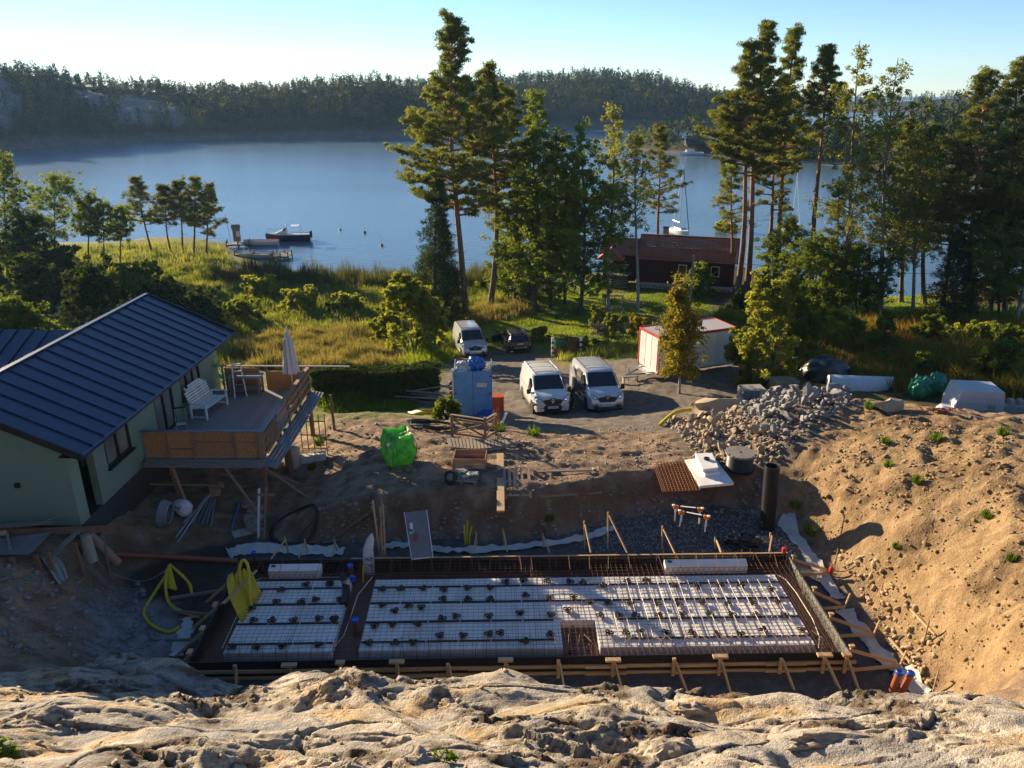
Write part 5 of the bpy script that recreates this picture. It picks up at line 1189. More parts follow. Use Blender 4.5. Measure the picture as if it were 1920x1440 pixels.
def van(name, label, loc, rz, body, bumper_dark, rails, open_door=False, plate='', roofm=None):
    t = thing(name, label, 'van', loc, rz, 'white and silver vans')
    # x forward (front at 0, rear at -5.0); y left; z up.  station: x, z top, half width mid, half width top, nose droop
    st = [(.00, .62, .70, .62, .36), (-.02, .80, .84, .74, .30), (-.12, .98, .90, .78, .26), (-.34, 1.09, .95, .80, .24), (-.80, 1.20, .97, .80, .22), (-1.00, 1.26, .97, .82, .22),
          (-1.72, 1.84, .975, .72, .22), (-1.90, 1.92, .978, .75, .22), (-2.3, 1.955, .978, .78, .22), (-3.4, 1.97, .978, .79, .22), (-4.6, 1.96, .975, .78, .22), (-4.90, 1.92, .965, .76, .24), (-5.0, 1.80, .94, .72, .3)]
    def pr(s):
        x, zt, hm, ht, zb = s; zbelt = min(1.12, zt*.9); a_ = [(0, zb), (hm*.93, zb), (hm, zb+.16), (hm, .5*(zb+zbelt)), (hm*.995, zbelt)]
        f = max(0, zt-zbelt); a_ += [(hm*.995+(ht-hm*.995)*.5, zbelt+f*.5), (ht+.05*(zt > 1.7), zt-.10*min(1, f)), (ht-.04, zt-.025), (ht*.5, zt+.01), (0, zt+.016)]; return a_
    # side belt narrows to the roof
    V_, Fc, m_ = loft(st, pr); b_ = MB().add(V_, Fc); b_.add(V_[:m_], [tuple(range(m_-1, -1, -1))]); b_.add(V_[-m_:], [tuple(range(m_))])
    b_.build('body', body, t, 28)
    # windscreen
    def pt(i, j): return Vector(V_[i*m_+j])
    def patch(pts, name, m, th=.012, off=.012, par=None):
        n_ = (pts[1]-pts[0]).cross(pts[-1]-pts[0]).normalized(); c_ = sum(pts, Vector())/len(pts)
        if n_.dot(c_-Vector((-2.5, 0, .9))) < 0: n_ = -n_
        return MB().prism([q_+n_*off for q_ in pts], -n_*th*2).build(name, m, par or t)
    zl, zu = 1.27, 1.83; xl, xu = -.985, -1.70
    patch([Vector((xl, .80, zl)), Vector((xl, -.80, zl)), Vector((xu, -.68, zu)), Vector((xu, .68, zu))], 'windscreen', M_cglass, .012, .02)
    MB().bar((xl+.02, -.78, zl-.005), (xl+.02, .78, zl-.005), .06, .03).build('wiper_cowl', M_plast, t)
    for s in (-1, 1): MB().bar((xl-.05, s*.25, zl+.04), (xl-.08, s*.25+.5, zl+.07), .015, .015).build('wiper', M_plast, t)
    # cab side windows
    for s in (-1, 1):
        pts = [Vector((-1.12, s*.972, 1.13)), Vector((-1.95, s*.978, 1.13)), Vector((-1.98, s*.86, 1.70)), Vector((-1.78, s*.855, 1.70))]
        if s < 0: pts = pts[::-1]
        patch(pts, 'side_window', M_cglass, .01, .012)
        mr_ = MB().box((-1.05, s*1.10, 1.16), (.11, .20, .27), bev=.03).bar((-1.06, s*.96, 1.08), (-1.05, s*1.06, 1.12), .06, .05).build('mirror', M_plast, t)
        # door seams and handle
        for x in (-1.06, -2.06, -3.35): MB().bar((x, s*.981, .42), (x-.02, s*.981, 1.12), .004, .012).build('door_seam', M_plast, t)
        MB().bar((-2.1, s*.982, 1.12), (-4.9, s*.978, 1.14), .006, .015).build('belt_line', M_plast, t)
        MB().box((-1.92, s*.985, .98), (.16, .03, .04), bev=.008).build('door_handle', M_plast, t)
        MB().bar((-1.1, s*.975, .30), (-4.2, s*.975, .30), .03, .12).build('sill', M_plast if bumper_dark else body, t)
        MB().box((-.86, s*.94, .52), (.86, .10, .70)).build('wheel_arch', M_plast, t) if False else None
    # front: grille, emblem, lamps, bumper
    MB().prism([Vector((.012, y, z)) for y, z in ((-.50, .80), (.50, .80), (.52, .90), (.0, .97), (-.52, .90))], (.02, 0, 0)).prism([Vector((-.0, y, z)) for y, z in ((-.40, .66), (.40, .66), (.50, .80), (-.50, .80))], (.03, 0, 0)).build('grille', M_plast, t)
    ey = [(0, .115), (.072, 0), (0, -.115), (-.072, 0)]; em = MB()
    for i in range(4):
        a_, c_ = ey[i], ey[(i+1) % 4]; em.bar((.045, a_[0], .87+a_[1]), (.045, c_[0], .87+c_[1]), .026, .02, (1, 0, 0))
    em.build('emblem', M_chr, t)
    MB().box((.028, 0, .87), (.02, .23, .29), bev=.005).build('emblem_base', M_plast, t)
    for s in (-1, 1):
        pts = [Vector((-.01, s*.52, .80)), Vector((-.03, s*.55, .93)), Vector((-.30, s*.86, 1.09)), Vector((-.52, s*.965, 1.10)), Vector((-.30, s*.955, .86)), Vector((-.06, s*.74, .77))]
        if s > 0: pts = pts[::-1]
        h_ = MB().prism([q_+Vector((.025, s*.012, .012)) for q_ in pts], (-.12, -s*.03, -.03)).build('headlight', M_lamp, t)
        MB().lathe([(.075, 0), (.07, .02), (.03, .03)], (-.03, s*.68, .88), 12, Vector((1, s*.4, .2)).to_track_quat('Z', 'Y').to_matrix()).build('lens', M_chr, h_)
        MB().box((.0, s*.66, .40), (.05, .10, .05), bev=.01).build('fog_lamp', M_lamp, t)
    bm_ = M_plast if bumper_dark else body
    bp = MB(); rows = []
    for z, o in ((.22, -.03), (.27, .04), (.45, .07), (.60, .055), (.68, .015)):
        rows.append([(o-.42*abs(q_)**3.2-.02, q_*(.985), z) for q_ in np.linspace(-1, 1, 21)])
    MB().sheet(rows).build('bumper', bm_, t, 60)
    if not bumper_dark:
        MB().prism([Vector((.062, y, z)) for y, z in ((-.74, .30), (.74, .30), (.76, .47), (.55, .50), (.40, .40), (-.40, .40), (-.55, .50), (-.76, .47))], (.02, 0, 0)).build('lower_grille', M_plast, t)
    else:
        for s in (-1, 1): MB().prism([Vector((.02, s*.55, .60)), Vector((.02, s*.95, .78)), Vector((-.4, s*1.0, .78)), Vector((-.4, s*1.0, .55))], (.03, 0, .0)).build('bumper_corner', M_plast, t)
    pl_ = MB().box((.085, 0, .52), (.02, .54, .12), bev=.004).build('number_plate', M_plate, t)
    if plate: text(plate, .10, pl_, (.097, 0, .52), (radians(90), 0, radians(90)), M_blk, .001)
    # roof
    for k in range(5): MB().bar((-2.25-.52*k, -.62, 1.972), (-2.25-.52*k, .62, 1.972), .05, .014).build('roof_rib', body, t)
    if rails:
        for s in (-1, 1): MB().tube([(-2.0, s*.70, 1.99), (-2.2, s*.72, 2.03), (-4.6, s*.72, 2.03), (-4.8, s*.70, 1.99)], .022, 8).build('roof_rail', M_wht, t)
        for x in (-2.3, -3.4, -4.5): MB().bar((x, -.72, 2.05), (x, .72, 2.05), .05, .025).build('cross_bar', M_wht, t)
    else:
        for s in (-1, 1): MB().bar((-2.0, s*.70, 1.975), (-4.8, s*.70, 1.975), .03, .02).build('roof_rail', M_plast, t)
    for x in (-.88, -4.0):
        for s in (-1, 1):
            wheel(t, x, s*.86); MB().lathe([(.40, 0), (.40, .16)], (x, s*.83, .36), 20, Euler((radians(-90*s), 0, 0)).to_matrix()).build('wheel_well', M_blk, t)
    if open_door:
        # the loading door stands open: a dark opening with shelves, the door slid back along the side
        s = -1
        MB().prism([Vector((-2.12, s*.986, .40)), Vector((-3.25, s*.986, .40)), Vector((-3.25, s*.975, 1.15)), Vector((-3.15, s*.87, 1.78)), Vector((-2.2, s*.87, 1.78)), Vector((-2.12, s*.975, 1.15))], (0, s*.012, .0)).build('door_opening', M_int, t)
        for z in (.75, 1.15, 1.5): MB().box((-2.7, s*(.99-.10*max(0, z-1.15)/.6), z), (1.0, .03, .05)).build('shelf', M_greyw, t)
        MB().box((-2.5, s*1.0, .62), (.3, .03, .2)).build('shelf_box', M_ora, t)
        MB().box((-3.95, s*1.05, .80), (1.15, .04, .74), bev=.02).box((-3.95, s*1.0, 1.42), (1.1, .04, .5), Euler((s*-.20, 0, 0)).to_matrix(), .02).build('sliding_door', body, t)
    return t
def seat(t, p, hd, xf, xr):
    """set a vehicle on sloping ground with its axles at local xf and xr"""
    d = Vector((cos(hd), sin(hd), 0)); zf_, zr_ = [gz(p[0]+d.x*x, p[1]+d.y*x) for x in (xf, xr)]
    pt_ = -math.atan2(zf_-zr_, xf-xr); t.rotation_euler = Euler((0, pt_, hd)); t.location = (p[0], p[1], zf_+xf*sin(pt_)); return t
def place_van(u, v, deg, **k):
    f = G(u, v); hd = radians(deg); return seat(van(loc=V(f), rz=hd, **k), f, hd, -.88, -4.0)
place_van(1037, 779, -81.5, name='white_van', label='white van with dark bumper and roof bars, parked left of the open-doored van', body=M_vanw, bumper_dark=True, rails=True, plate='HXA 87T')
place_van(1139, 771, -82, name='silver_van', label='silver van with its side loading door open beside the crouching person', body=M_vans, bumper_dark=False, rails=False, open_door=True, plate='EYP 255')
place_van(892, 671, -77, name='grey_van', label='silver van parked farthest back beside the dark estate car', body=M_vans, bumper_dark=False, rails=False, plate='YBG 13U')

def estate_car(u, v, deg):
    p = G(u, v); hd = radians(deg); t = thing('estate_car', 'dark navy estate car seen from behind with its front door open', 'car')
    # x forward, rear bumper at 0
    st = [(.0, .62, .78, .60, .38), (.03, .95, .84, .66, .30), (.12, 1.04, .88, .68, .24), (.45, 1.40, .905, .60, .22), (.62, 1.47, .91, .60, .22), (1.6, 1.52, .915, .60, .22), (2.5, 1.50, .915, .60, .22), (2.75, 1.44, .915, .60, .22), (3.45, 1.02, .91, .72, .22), (4.2, .92, .88, .70, .22), (4.6, .80, .78, .60, .26), (4.72, .60, .62, .5, .34)]
    def pr(s):
        x, zt, hm, ht, zb = s; zbelt = min(.94, zt*.92); f = max(0, zt-zbelt)
        return [(0, zb), (hm*.92, zb), (hm, zb+.14), (hm, .5*(zb+zbelt)), (hm*.97, zbelt), (hm*.97+(ht-hm*.97)*.6, zbelt+f*.6), (ht+.02, zt-.06*min(1, f*2)), (ht-.05, zt-.01), (0, zt+.015)]
    V_, Fc, m_ = loft(st, pr); MB().add(V_, Fc).add(V_[:m_], [tuple(range(m_))]).add(V_[-m_:], [tuple(range(m_-1, -1, -1))]).build('body', M_navy, t, 30)
    MB().prism([Vector((.10, .66, 1.06)), Vector((.10, -.66, 1.06)), Vector((.43, -.56, 1.38)), Vector((.43, .56, 1.38))], (-.03, 0, .012)).build('rear_window', M_cglass, t)
    MB().prism([Vector((3.38, .68, 1.05)), Vector((3.38, -.68, 1.05)), Vector((2.78, -.56, 1.43)), Vector((2.78, .56, 1.43))], (.02, 0, .02)).build('windscreen', M_cglass, t)
    for s in (-1, 1):
        for xa, xb in ((.55, 1.35), (1.42, 2.1), (2.16, 3.0)):
            MB().prism([Vector((xa+.02, s*.895, .97)), Vector((xb, s*.90, .97)), Vector((xb-.05-.35*(xb > 2.5), s*.665, 1.40)), Vector((xa+.1, s*.665, 1.40))], (0, s*.02, .012)).build('side_window', M_cglass, t)
        tl = MB().prism([Vector((-.02, s*.64, .66)), Vector((-.01, s*.80, .68)), Vector((.10, s*.86, .98)), Vector((.30, s*.80, 1.16)), Vector((.28, s*.74, 1.16)), Vector((.02, s*.66, .92))], (.06, s*.03, 0)).build('tail_light', M_tail, t)
        MB().box((-.0, s*.74, .70), (.06, .12, .05)).build('reverse_lamp', M_lamp, tl)
        MB().bar((.55, s*.60, 1.53), (2.5, s*.60, 1.55), .03, .03).build('roof_rail', M_chr, t)
        for x in (.95, 3.75): wheel(t, x, s*.80, .33, .21); MB().lathe([(.38, 0), (.38, .13)], (x, s*.80, .35), 18, Euler((radians(-90*s), 0, 0)).to_matrix()).build('wheel_well', M_blk, t)
    rows = [[(o+.25*abs(q_)**3, q_*.9, z) for q_ in np.linspace(-1, 1, 17)] for z, o in ((.26, .03), (.32, -.06), (.5, -.08), (.60, -.04))]
    MB().sheet(rows).build('bumper', M_navy, t, 60)
    pl_ = MB().box((-.03, 0, .82), (.02, .52, .11)).build('number_plate', M_plate, t); text('UWR 018', .095, pl_, (-.042, 0, .82), (radians(90), 0, radians(-90)), M_blk, .001)
    dr = MB().box((0, 0, 0), (1.0, .06, .62), bev=.02).build('open_door', M_navy, t, None, (3.2, 1.30, .62), (0, 0, radians(118))); MB().box((0, -.035, 0), (.9, .01, .5)).build('door_lining', mat('pale door lining', (.42, .38, .34), .7), dr); MB().bar((-.4, 0, .32), (.3, 0, .75), .03, .03).bar((.3, 0, .75), (.45, 0, .32), .03, .03).build('window_frame', M_navy, dr)
    seat(t, p, hd, 3.75, .95); return t
estate_car(976, 664, 101)

# ---------------------------------------------------------------- white site shed with red roof edge
A = G(1232, 713); sd = thing('site_shed', 'white site shed on a trailer with red roof edges behind the yellow birch', 'shed', (A[0], A[1], A[2]), radians(22))
sz = [gz(A[0]+4.9*cos(radians(22))*f, A[1]+4.9*sin(radians(22))*f) for f in (0, 1)]; b0 = max(sz)-A[2]+.35; Ls, Ws, Hs = 5.3, 2.2, 2.15
M_shed = mat('white shed panel', (.66, .66, .64), .45, (.60, .60, .58), 1.5); M_redp = mat('red painted trim', (.50, .045, .03), .45)
for i in range(4): MB().box((Ls/4*(i+.5), .03, b0+Hs/2), (Ls/4-.008, .05, Hs)).build('wall_panel', M_shed, sd); MB().box((Ls/4*(i+.5), Ws-.03, b0+Hs/2), (Ls/4-.008, .05, Hs)).build('wall_panel', M_shed, sd)
for x in (.03, Ls-.03): MB().box((x, Ws/2, b0+Hs/2), (.05, Ws-.12, Hs)).build('end_wall', M_shed, sd)
for k in range(3):
    d_ = MB().box((-.012, .12+.66*(k+.5), b0+Hs/2), (.035, .62, Hs-.2), bev=.006).build('door', M_shed, sd)
    for z in (.4, 1.7): MB().box((-.035, .12+.66*k+.05, b0+z), (.02, .08, .05)).build('hinge', M_galv, d_)
MB().box((Ls/2, Ws/2, b0+Hs+.04), (Ls+.02, Ws+.02, .10)).build('roof', mat('pale roof sheet', (.50, .45, .45), .5), sd)
for a_, b_ in (((0, -.03), (Ls, -.03)), ((0, Ws+.03), (Ls, Ws+.03)), ((-.03, 0), (-.03, Ws)), ((Ls+.03, 0), (Ls+.03, Ws))): MB().bar((*a_, b0+Hs+.05), (*b_, b0+Hs+.05), .06, .15).build('roof_edge', M_redp, sd)
for x, y in ((0, -.012), (Ls, -.012), (-.012, Ws)): MB().bar((x, y, b0), (x, y, b0+Hs), .07, .05, (1, 0, 0)).build('corner_trim', M_redp, sd)
MB().box((Ls/2, Ws/2, b0-.08), (Ls, Ws-.2, .12)).build('chassis', M_galv, sd)
for y in (.1, Ws-.1): wheel(sd, Ls*.5, y, .33, .2); sd.children[-1].location.z = .33+b0-.6
MB().bar((0, .5, b0-.1), (-1.5, Ws/2, b0-.25), .08, .1).bar((0, Ws-.5, b0-.1), (-1.5, Ws/2, b0-.25), .08, .1).build('tow_bar', M_galv, sd); MB().cyl((-1.3, Ws/2, b0-.9), (-1.3, Ws/2, b0+.2), .035, 8).build('jockey_post', M_galv, sd)
MB().box((-.25, Ws/2, b0-.12), (.45, 1.5, .06)).build('step', M_galv, sd)

# ---------------------------------------------------------------- blue waste container
A = G(888, 786); topz = PY(888, 696, A[1])[2]; Hc = topz-A[2]; wl_ = PY(852, 735, A[1])[0]; wr_ = PY(922, 735, A[1])[0]; Wc = wr_-wl_
bc = thing('waste_container', 'tall blue steel waste container with double doors and a white label', 'container', ((wl_+wr_)/2, A[1], A[2]), radians(2))
M_cblue = mat('worn blue steel', (.12, .31, .60), .5, (.08, .22, .46), 2.5, bump=.1)
for s in (-1, 1):
    d_ = MB().box((s*Wc/4, 0, Hc/2+.03), (Wc/2-.02, .05, Hc-.06), bev=.006).build('door', M_cblue, bc)
    for q_, w2, h2 in (((s*Wc/4, -.032, Hc*.42), Wc*.25, Hc*.2),):
        for dz in (-1, 1): MB().box((q_[0], q_[1], q_[2]+dz*h2/2), (w2, .02, .02)).build('stiffener', M_cblue, d_)
        for dx in (-1, 1): MB().box((q_[0]+dx*w2/2, q_[1], q_[2]), (.02, .022, h2)).build('stiffener', M_cblue, d_)
    for z in (.2, .55, .9): MB().box((s*(Wc/2-.06), -.035, Hc*z), (.14, .03, .05)).build('hinge', M_rust, d_)
    MB().box((s*Wc/2, 1.0, Hc/2-.02), (.05, 1.9, Hc-.04)).build('side_wall', M_cblue, bc)
MB().box((0, 1.95, Hc/2-.15), (Wc-.06, .05, Hc-.3)).build('end_wall', M_cblue, bc); MB().box((0, 1.0, Hc*.9), (Wc-.1, 1.85, .04)).build('load', mat('mixed rubbish', (.30, .27, .24), .9, (.12, .11, .1), 5), bc)
MB().bar((-.9, 3.36, .2), (-.9, 3.36, .2+.01), .01, .01).build('trim', M_cblue, bc) if False else None
MB().box((Wc*.24, -.03, Hc*.72), (Wc*.27, .012, .2)).build('label_plate', M_plate, bc)
MB().box((-Wc/2-.06, .1, Hc*.4+.4), (.07, .12, Hc*.95)).build('corner_post', M_wht, bc)
def bagthing(name, label, p, r, m, sq=(1, 1, .8), seed=1, amp=.25, grp='rubbish bags'):
    t = thing(name, label, 'bag', p, 0, grp); MB().blob((0, 0, r*sq[2]*.9), r, seed, 4, amp*1.25, sq, 2.7).build('bag', m, t, 60); return t
M_blufilm = mat('blue plastic film', (.03, .16, .50), .35, (.02, .10, .36), 5, bump=.3); M_grnfilm = mat('green plastic film', (.05, .38, .09), .4, (.03, .26, .06), 6, bump=.3)
cx, cy = (wl_+wr_)/2, A[1]
bagthing('blue_sack', 'blue sack lying on top of the blue waste container', (cx+.1, cy+.7, A[2]+Hc*.91), .45, M_blufilm, (1.0, .8, .8), 2)
bagthing('white_sack_pile', 'pale crumpled sack on the left top of the blue waste container', (cx-.45, cy+.6, A[2]+Hc*.91), .45, M_sheet, (1, .8, .6), 5)
t = thing('scrap_offcuts', 'scrap timber sticking out of the right top of the blue waste container', 'scrap', (cx+.6, cy+.6, A[2]+Hc*.91))
for k in range(5): MB().bar((-.3+.1*k, .1*k, 0), (-.1+.12*k, .3-.05*k, .45-.06*k), .08, .03).build('offcut', M_pine, t)
def gpos(u, v): return V(G(u, v))
bagthing('white_rubbish_bag', 'large white plastic sack in the pile right of the green bush', gpos(897, 780), .55, mat('white film', (.6, .62, .65), .4, (.48, .5, .53), 4, bump=.3), (1.0, .7, .95), 4)
bagthing('green_rubbish_bag', 'green plastic sack in the pile beside the white one', gpos(872, 784), .55, M_grnfilm, (1.05, .8, .8), 7)
bagthing('blue_rubbish_bag', 'deep blue sack in front of the orange boxes', gpos(912, 788), .42, mat('deep blue film', (.015, .10, .42), .35), (1.2, .8, .7), 9)
for k, (u, v, l, w2) in enumerate([(934,772,'right orange plastic box beside the blue container',.62), (910,776,'left orange plastic box at the foot of the blue container',.6)]):
    t = thing('orange_box', l, 'box', gpos(u, v), .05, 'orange boxes by the container'); MB().box((0, .2, .4), (w2, .5, .78), bev=.03).build('box', M_ora, t); MB().box((0, .2, .815), (w2+.04, .54, .06), bev=.015).build('lid', M_ora, t); [MB().box((x, -.06, .4), (.03, .02, .7)).build('rib', M_ora, t) for x in (-.15, .15)]
t = thing('orange_net_roll', 'orange barrier net roll standing right of the blue sack', 'net', gpos(931, 800)); 
for k in range(7): MB().tube([(.05*k-.15, .03*sin(k*2), 0), (.04*k-.12+.04*sin(k*3), .02, .9-.1*(k % 3))], .02, 5).build('strand', mat('orange net', (.60, .20, .03), .6), t)
t = thing('white_pvc_pipe', 'short white plastic pipe lying on the gravel by the vans', 'pipe', (0, 0, 0)); MB().tube([gp(941, 797, .08), gp(949, 778, .1)], .075, 12).build('pipe', M_wht, t, 40)
t = thing('red_barrel', 'dark red post standing left of the blue container', 'post', gpos(846, 745)); MB().lathe([(.11, 0), (.11, .95), (.06, 1.0)], (0, 0, 0), 12).build('post', mat('dark red paint', (.22, .04, .03), .6), t)
# plank heap left of the container
rnd = random.Random(5); bx_ = gpos(815, 752)
for k in range(15):
    t = thing('scrap_plank', 'grey scrap plank in the heap between hedge and blue container', 'plank', bx_+Vector((rnd.uniform(-1.1, 1.1), rnd.uniform(-.9, .6), .12+.055*k)), 0, 'scrap planks by the hedge')
    a_ = radians(rnd.choice([-15, 10, -25, 35, 160, -40])+rnd.uniform(-8, 8)); L_ = rnd.uniform(.8, 1.7); MB().bar((-L_*cos(a_), -L_*sin(a_), -rnd.uniform(0, .12)), (L_*cos(a_), L_*sin(a_), rnd.uniform(0, .2)), .13, .035).build('board', rnd.choice([M_greyw, M_brw2, M_greyw]), t)
# bins by the road, bench by the shed
bn = thing('bin_shelter', 'low brown bin shelter with striped posts by the gravel road', 'bin shelter', gpos(1062, 668), radians(4))
MB().box((0, 0, .35), (2.0, .08, .6)).build('front_board', mat('red-brown boards', (.20, .065, .04), .8), bn)
for x in (-1.05, 1.05):
    pst = MB().box((x, 0, .75), (.18, .12, 1.5)).build('post', M_wht, bn)
    for k in range(3): MB().box((x, -.065, .3+.4*k), (.19, .012, .18), Euler((0, .5, 0)).to_matrix()).build('stripe', M_blk, pst)
for x, m, l in ((-.5, mat('green bin plastic', (.02, .12, .06), .5), 'green wheeled bin behind the brown board of the bin shelter'), (.5, mat('brown bin plastic', (.12, .035, .025), .5), 'brown wheeled bin behind the board of the bin shelter')):
    q_ = bn.location+Vector((x*cos(.07), .55, 0)); t = thing('wheeled_bin', l, 'bin', (q_.x, q_.y, gz(q_.x, q_.y)), .07, 'wheeled bins'); MB().add([(sx*(.30+.06*z), sy*(.30+.06*z), z*1.15) for z in (0, 1) for sy in (-1, 1) for sx in (-1, 1)], [(0, 2, 3, 1), (4, 5, 7, 6), (0, 1, 5, 4), (2, 6, 7, 3), (0, 4, 6, 2), (1, 3, 7, 5)]).build('body', m, t); MB().box((0, 0, 1.2), (.78, .8, .09), bev=.03).build('lid', m, t)
t = thing('low_bench', 'small grey plank bench beside the tow bar of the white shed', 'bench', gpos(1181, 718), .2); MB().box((0, 0, .42), (1.0, .3, .05)).build('seat', M_greyw, t); [MB().box((x, 0, .2), (.06, .28, .4)).build('leg', M_greyw, t) for x in (-.42, .42)]

# ---------------------------------------------------------------- person bending at the open van door
def person():
    p = G(1072, 765); t = thing('person', 'person in dark work clothes bending into the open silver van', 'person', V(p), radians(15))
    # joints: x is where the person faces
    J = [(0, 0, .88), (.10, 0, 1.05), (.30, 0, 1.22), (.46, 0, 1.28), (.56, 0, 1.29), (.68, 0, 1.26),      # pelvis spine neck head
         (0, .10, .84), (.10, .13, .46), (-.02, .14, .07), (.14, .14, .035),
         (0, -.10, .84), (.04, -.14, .45), (-.14, -.15, .07), (.02, -.15, .035),
         (.40, .20, 1.24), (.52, .25, 1.0), (.70, .20, .86), (.78, .18, .83), (.40, -.20, 1.24), (.50, -.26, .98), (.68, -.22, .82), (.76, -.2, .79)]
    R = [(.16, .14), (.155, .14), (.18, .15), (.10, .09), (.065, .065), (.09, .10), (.105, .10), (.075, .075), (.055, .055), (.045, .04), (.105, .10), (.075, .075), (.055, .055), (.045, .04), (.075, .075), (.055, .055), (.042, .042), (.035, .03), (.075, .075), (.055, .055), (.042, .042), (.035, .03)]
    E = [(0, 1), (1, 2), (2, 3), (3, 4), (4, 5), (0, 6), (6, 7), (7, 8), (8, 9), (0, 10), (10, 11), (11, 12), (12, 13), (2, 14), (14, 15), (15, 16), (16, 17), (2, 18), (18, 19), (19, 20), (20, 21)]
    me = bpy.data.meshes.new('body'); me.from_pydata(J, E, []); o = link('body', me, t); m_ = o.modifiers.new('skin', 'SKIN'); sv = me.skin_vertices[0].data
    for i, r_ in enumerate(R): sv[i].radius = r_
    sv[0].use_root = True; s_ = o.modifiers.new('sub', 'SUBSURF'); s_.levels = 2; s_.render_levels = 2
    dg = bpy.context.evaluated_depsgraph_get(); m2 = bpy.data.meshes.new_from_object(o.evaluated_get(dg)); bpy.data.objects.remove(o)
    m2.materials.clear(); cl = mat('dark work clothes', (.022, .022, .026), .9, (.03, .028, .03), 6, bump=.3); sk_ = mat('skin', (.42, .25, .17), .6)
    m2.materials.append(cl); m2.materials.append(sk_); m2.polygons.foreach_set('use_smooth', [True]*len(m2.polygons))
    for f in m2.polygons:
        c_ = f.center
        if (c_.x > .56 and c_.z > 1.14) or (c_.x > .70 and c_.z < .95): f.material_index = 1
    bd = link('body', m2, t)
    MB().blob((.665, 0, 1.315), .105, 2, 2, .06, (1.05, .95, .8)).build('hair', mat('dark hair', (.02, .015, .012), .8), t, 50)
    for s in (-1, 1):
        for k in range(4): MB().tube([(.77, s*.19+(.03-.02*k), .82), (.83, s*.19+(.03-.02*k), .80), (.855, s*.19+(.03-.02*k), .765)], [.011, .010, .008], 5).build('finger', sk_, t)
        MB().tube([(.76, s*.16, .82), (.80, s*.14, .79)], [.012, .009], 5).build('finger', sk_, t)
        MB().box((.08 if s > 0 else -.04, s*.145, .03), (.28, .10, .07), bev=.02).build('shoe', M_blk, t)
    MB().tube(cr([(.02, -.17, .90), (-.12, -.10, .92), (-.16, 0, .93), (-.12, .10, .92), (.02, .17, .90)], 3), .02, 6).build('tool_belt', M_brownw, t)
person()
# ================================================================== FAR SHORES
def leafcloud(C, R, per, size, rs, flat=.0, aspect=.45, tone=None, up=0.0):
    """triangles scattered through ellipsoids: centres C, radii R (n,3); returns verts, faces, tone"""
    C = np.asarray(C, float); R = np.asarray(R, float); n = len(C); N = n*per
    d = rs.normal(size=(N, 3)); d /= np.linalg.norm(d, axis=1)[:, None]; d *= (rs.rand(N)**.45)[:, None]
    c = np.repeat(C, per, 0)+d*np.repeat(R, per, 0)
    a = rs.normal(size=(N, 3)); a[:, 2] = a[:, 2]*(1-flat)+up; a /= np.linalg.norm(a, axis=1)[:, None]
    b = np.cross(a, rs.normal(size=(N, 3))); b /= np.linalg.norm(b, axis=1)[:, None]
    s = (size*(.6+.8*rs.rand(N)))[:, None] if np.isscalar(size) else (np.repeat(size, per)*(.6+.8*rs.rand(N)))[:, None]
    V_ = np.stack([c-a*s*.5+b*s*aspect*.5, c-a*s*.3-b*s*aspect*.5, c+a*s*.6], 1).reshape(-1, 3)
    tn = np.repeat(rs.rand(n) if tone is None else tone, per)*.7+.3*rs.rand(N)
    return V_, np.arange(3*N).reshape(-1, 3), np.repeat(tn, 3)
L_pine = leafmat('pine needles', (.235, .255, .07), (.09, .12, .037), .5)
L_spru = leafmat('spruce needles', (.085, .115, .038), (.035, .058, .022), .3)
L_ald = leafmat('alder leaves', (.22, .275, .05), (.09, .14, .028), .52)
L_birch = leafmat('birch leaves', (.30, .31, .065), (.13, .165, .04), .52)
L_bush = leafmat('sallow leaves', (.36, .38, .07), (.16, .20, .04), .52)
L_dark = leafmat('dark shrub leaves', (.08, .115, .04), (.035, .058, .022), .35)
L_yel = leafmat('yellowing birch leaves', (.34, .27, .04), (.15, .16, .035), .5)
L_gold = leafmat('bright yellow leaves', (.40, .38, .04), (.25, .26, .03), .5)
L_far = leafmat('far forest leaves', (.062, .095, .046), (.022, .040, .024), .15)
L_farl = leafmat('far pale broadleaf', (.15, .16, .06), (.07, .09, .03), .35)
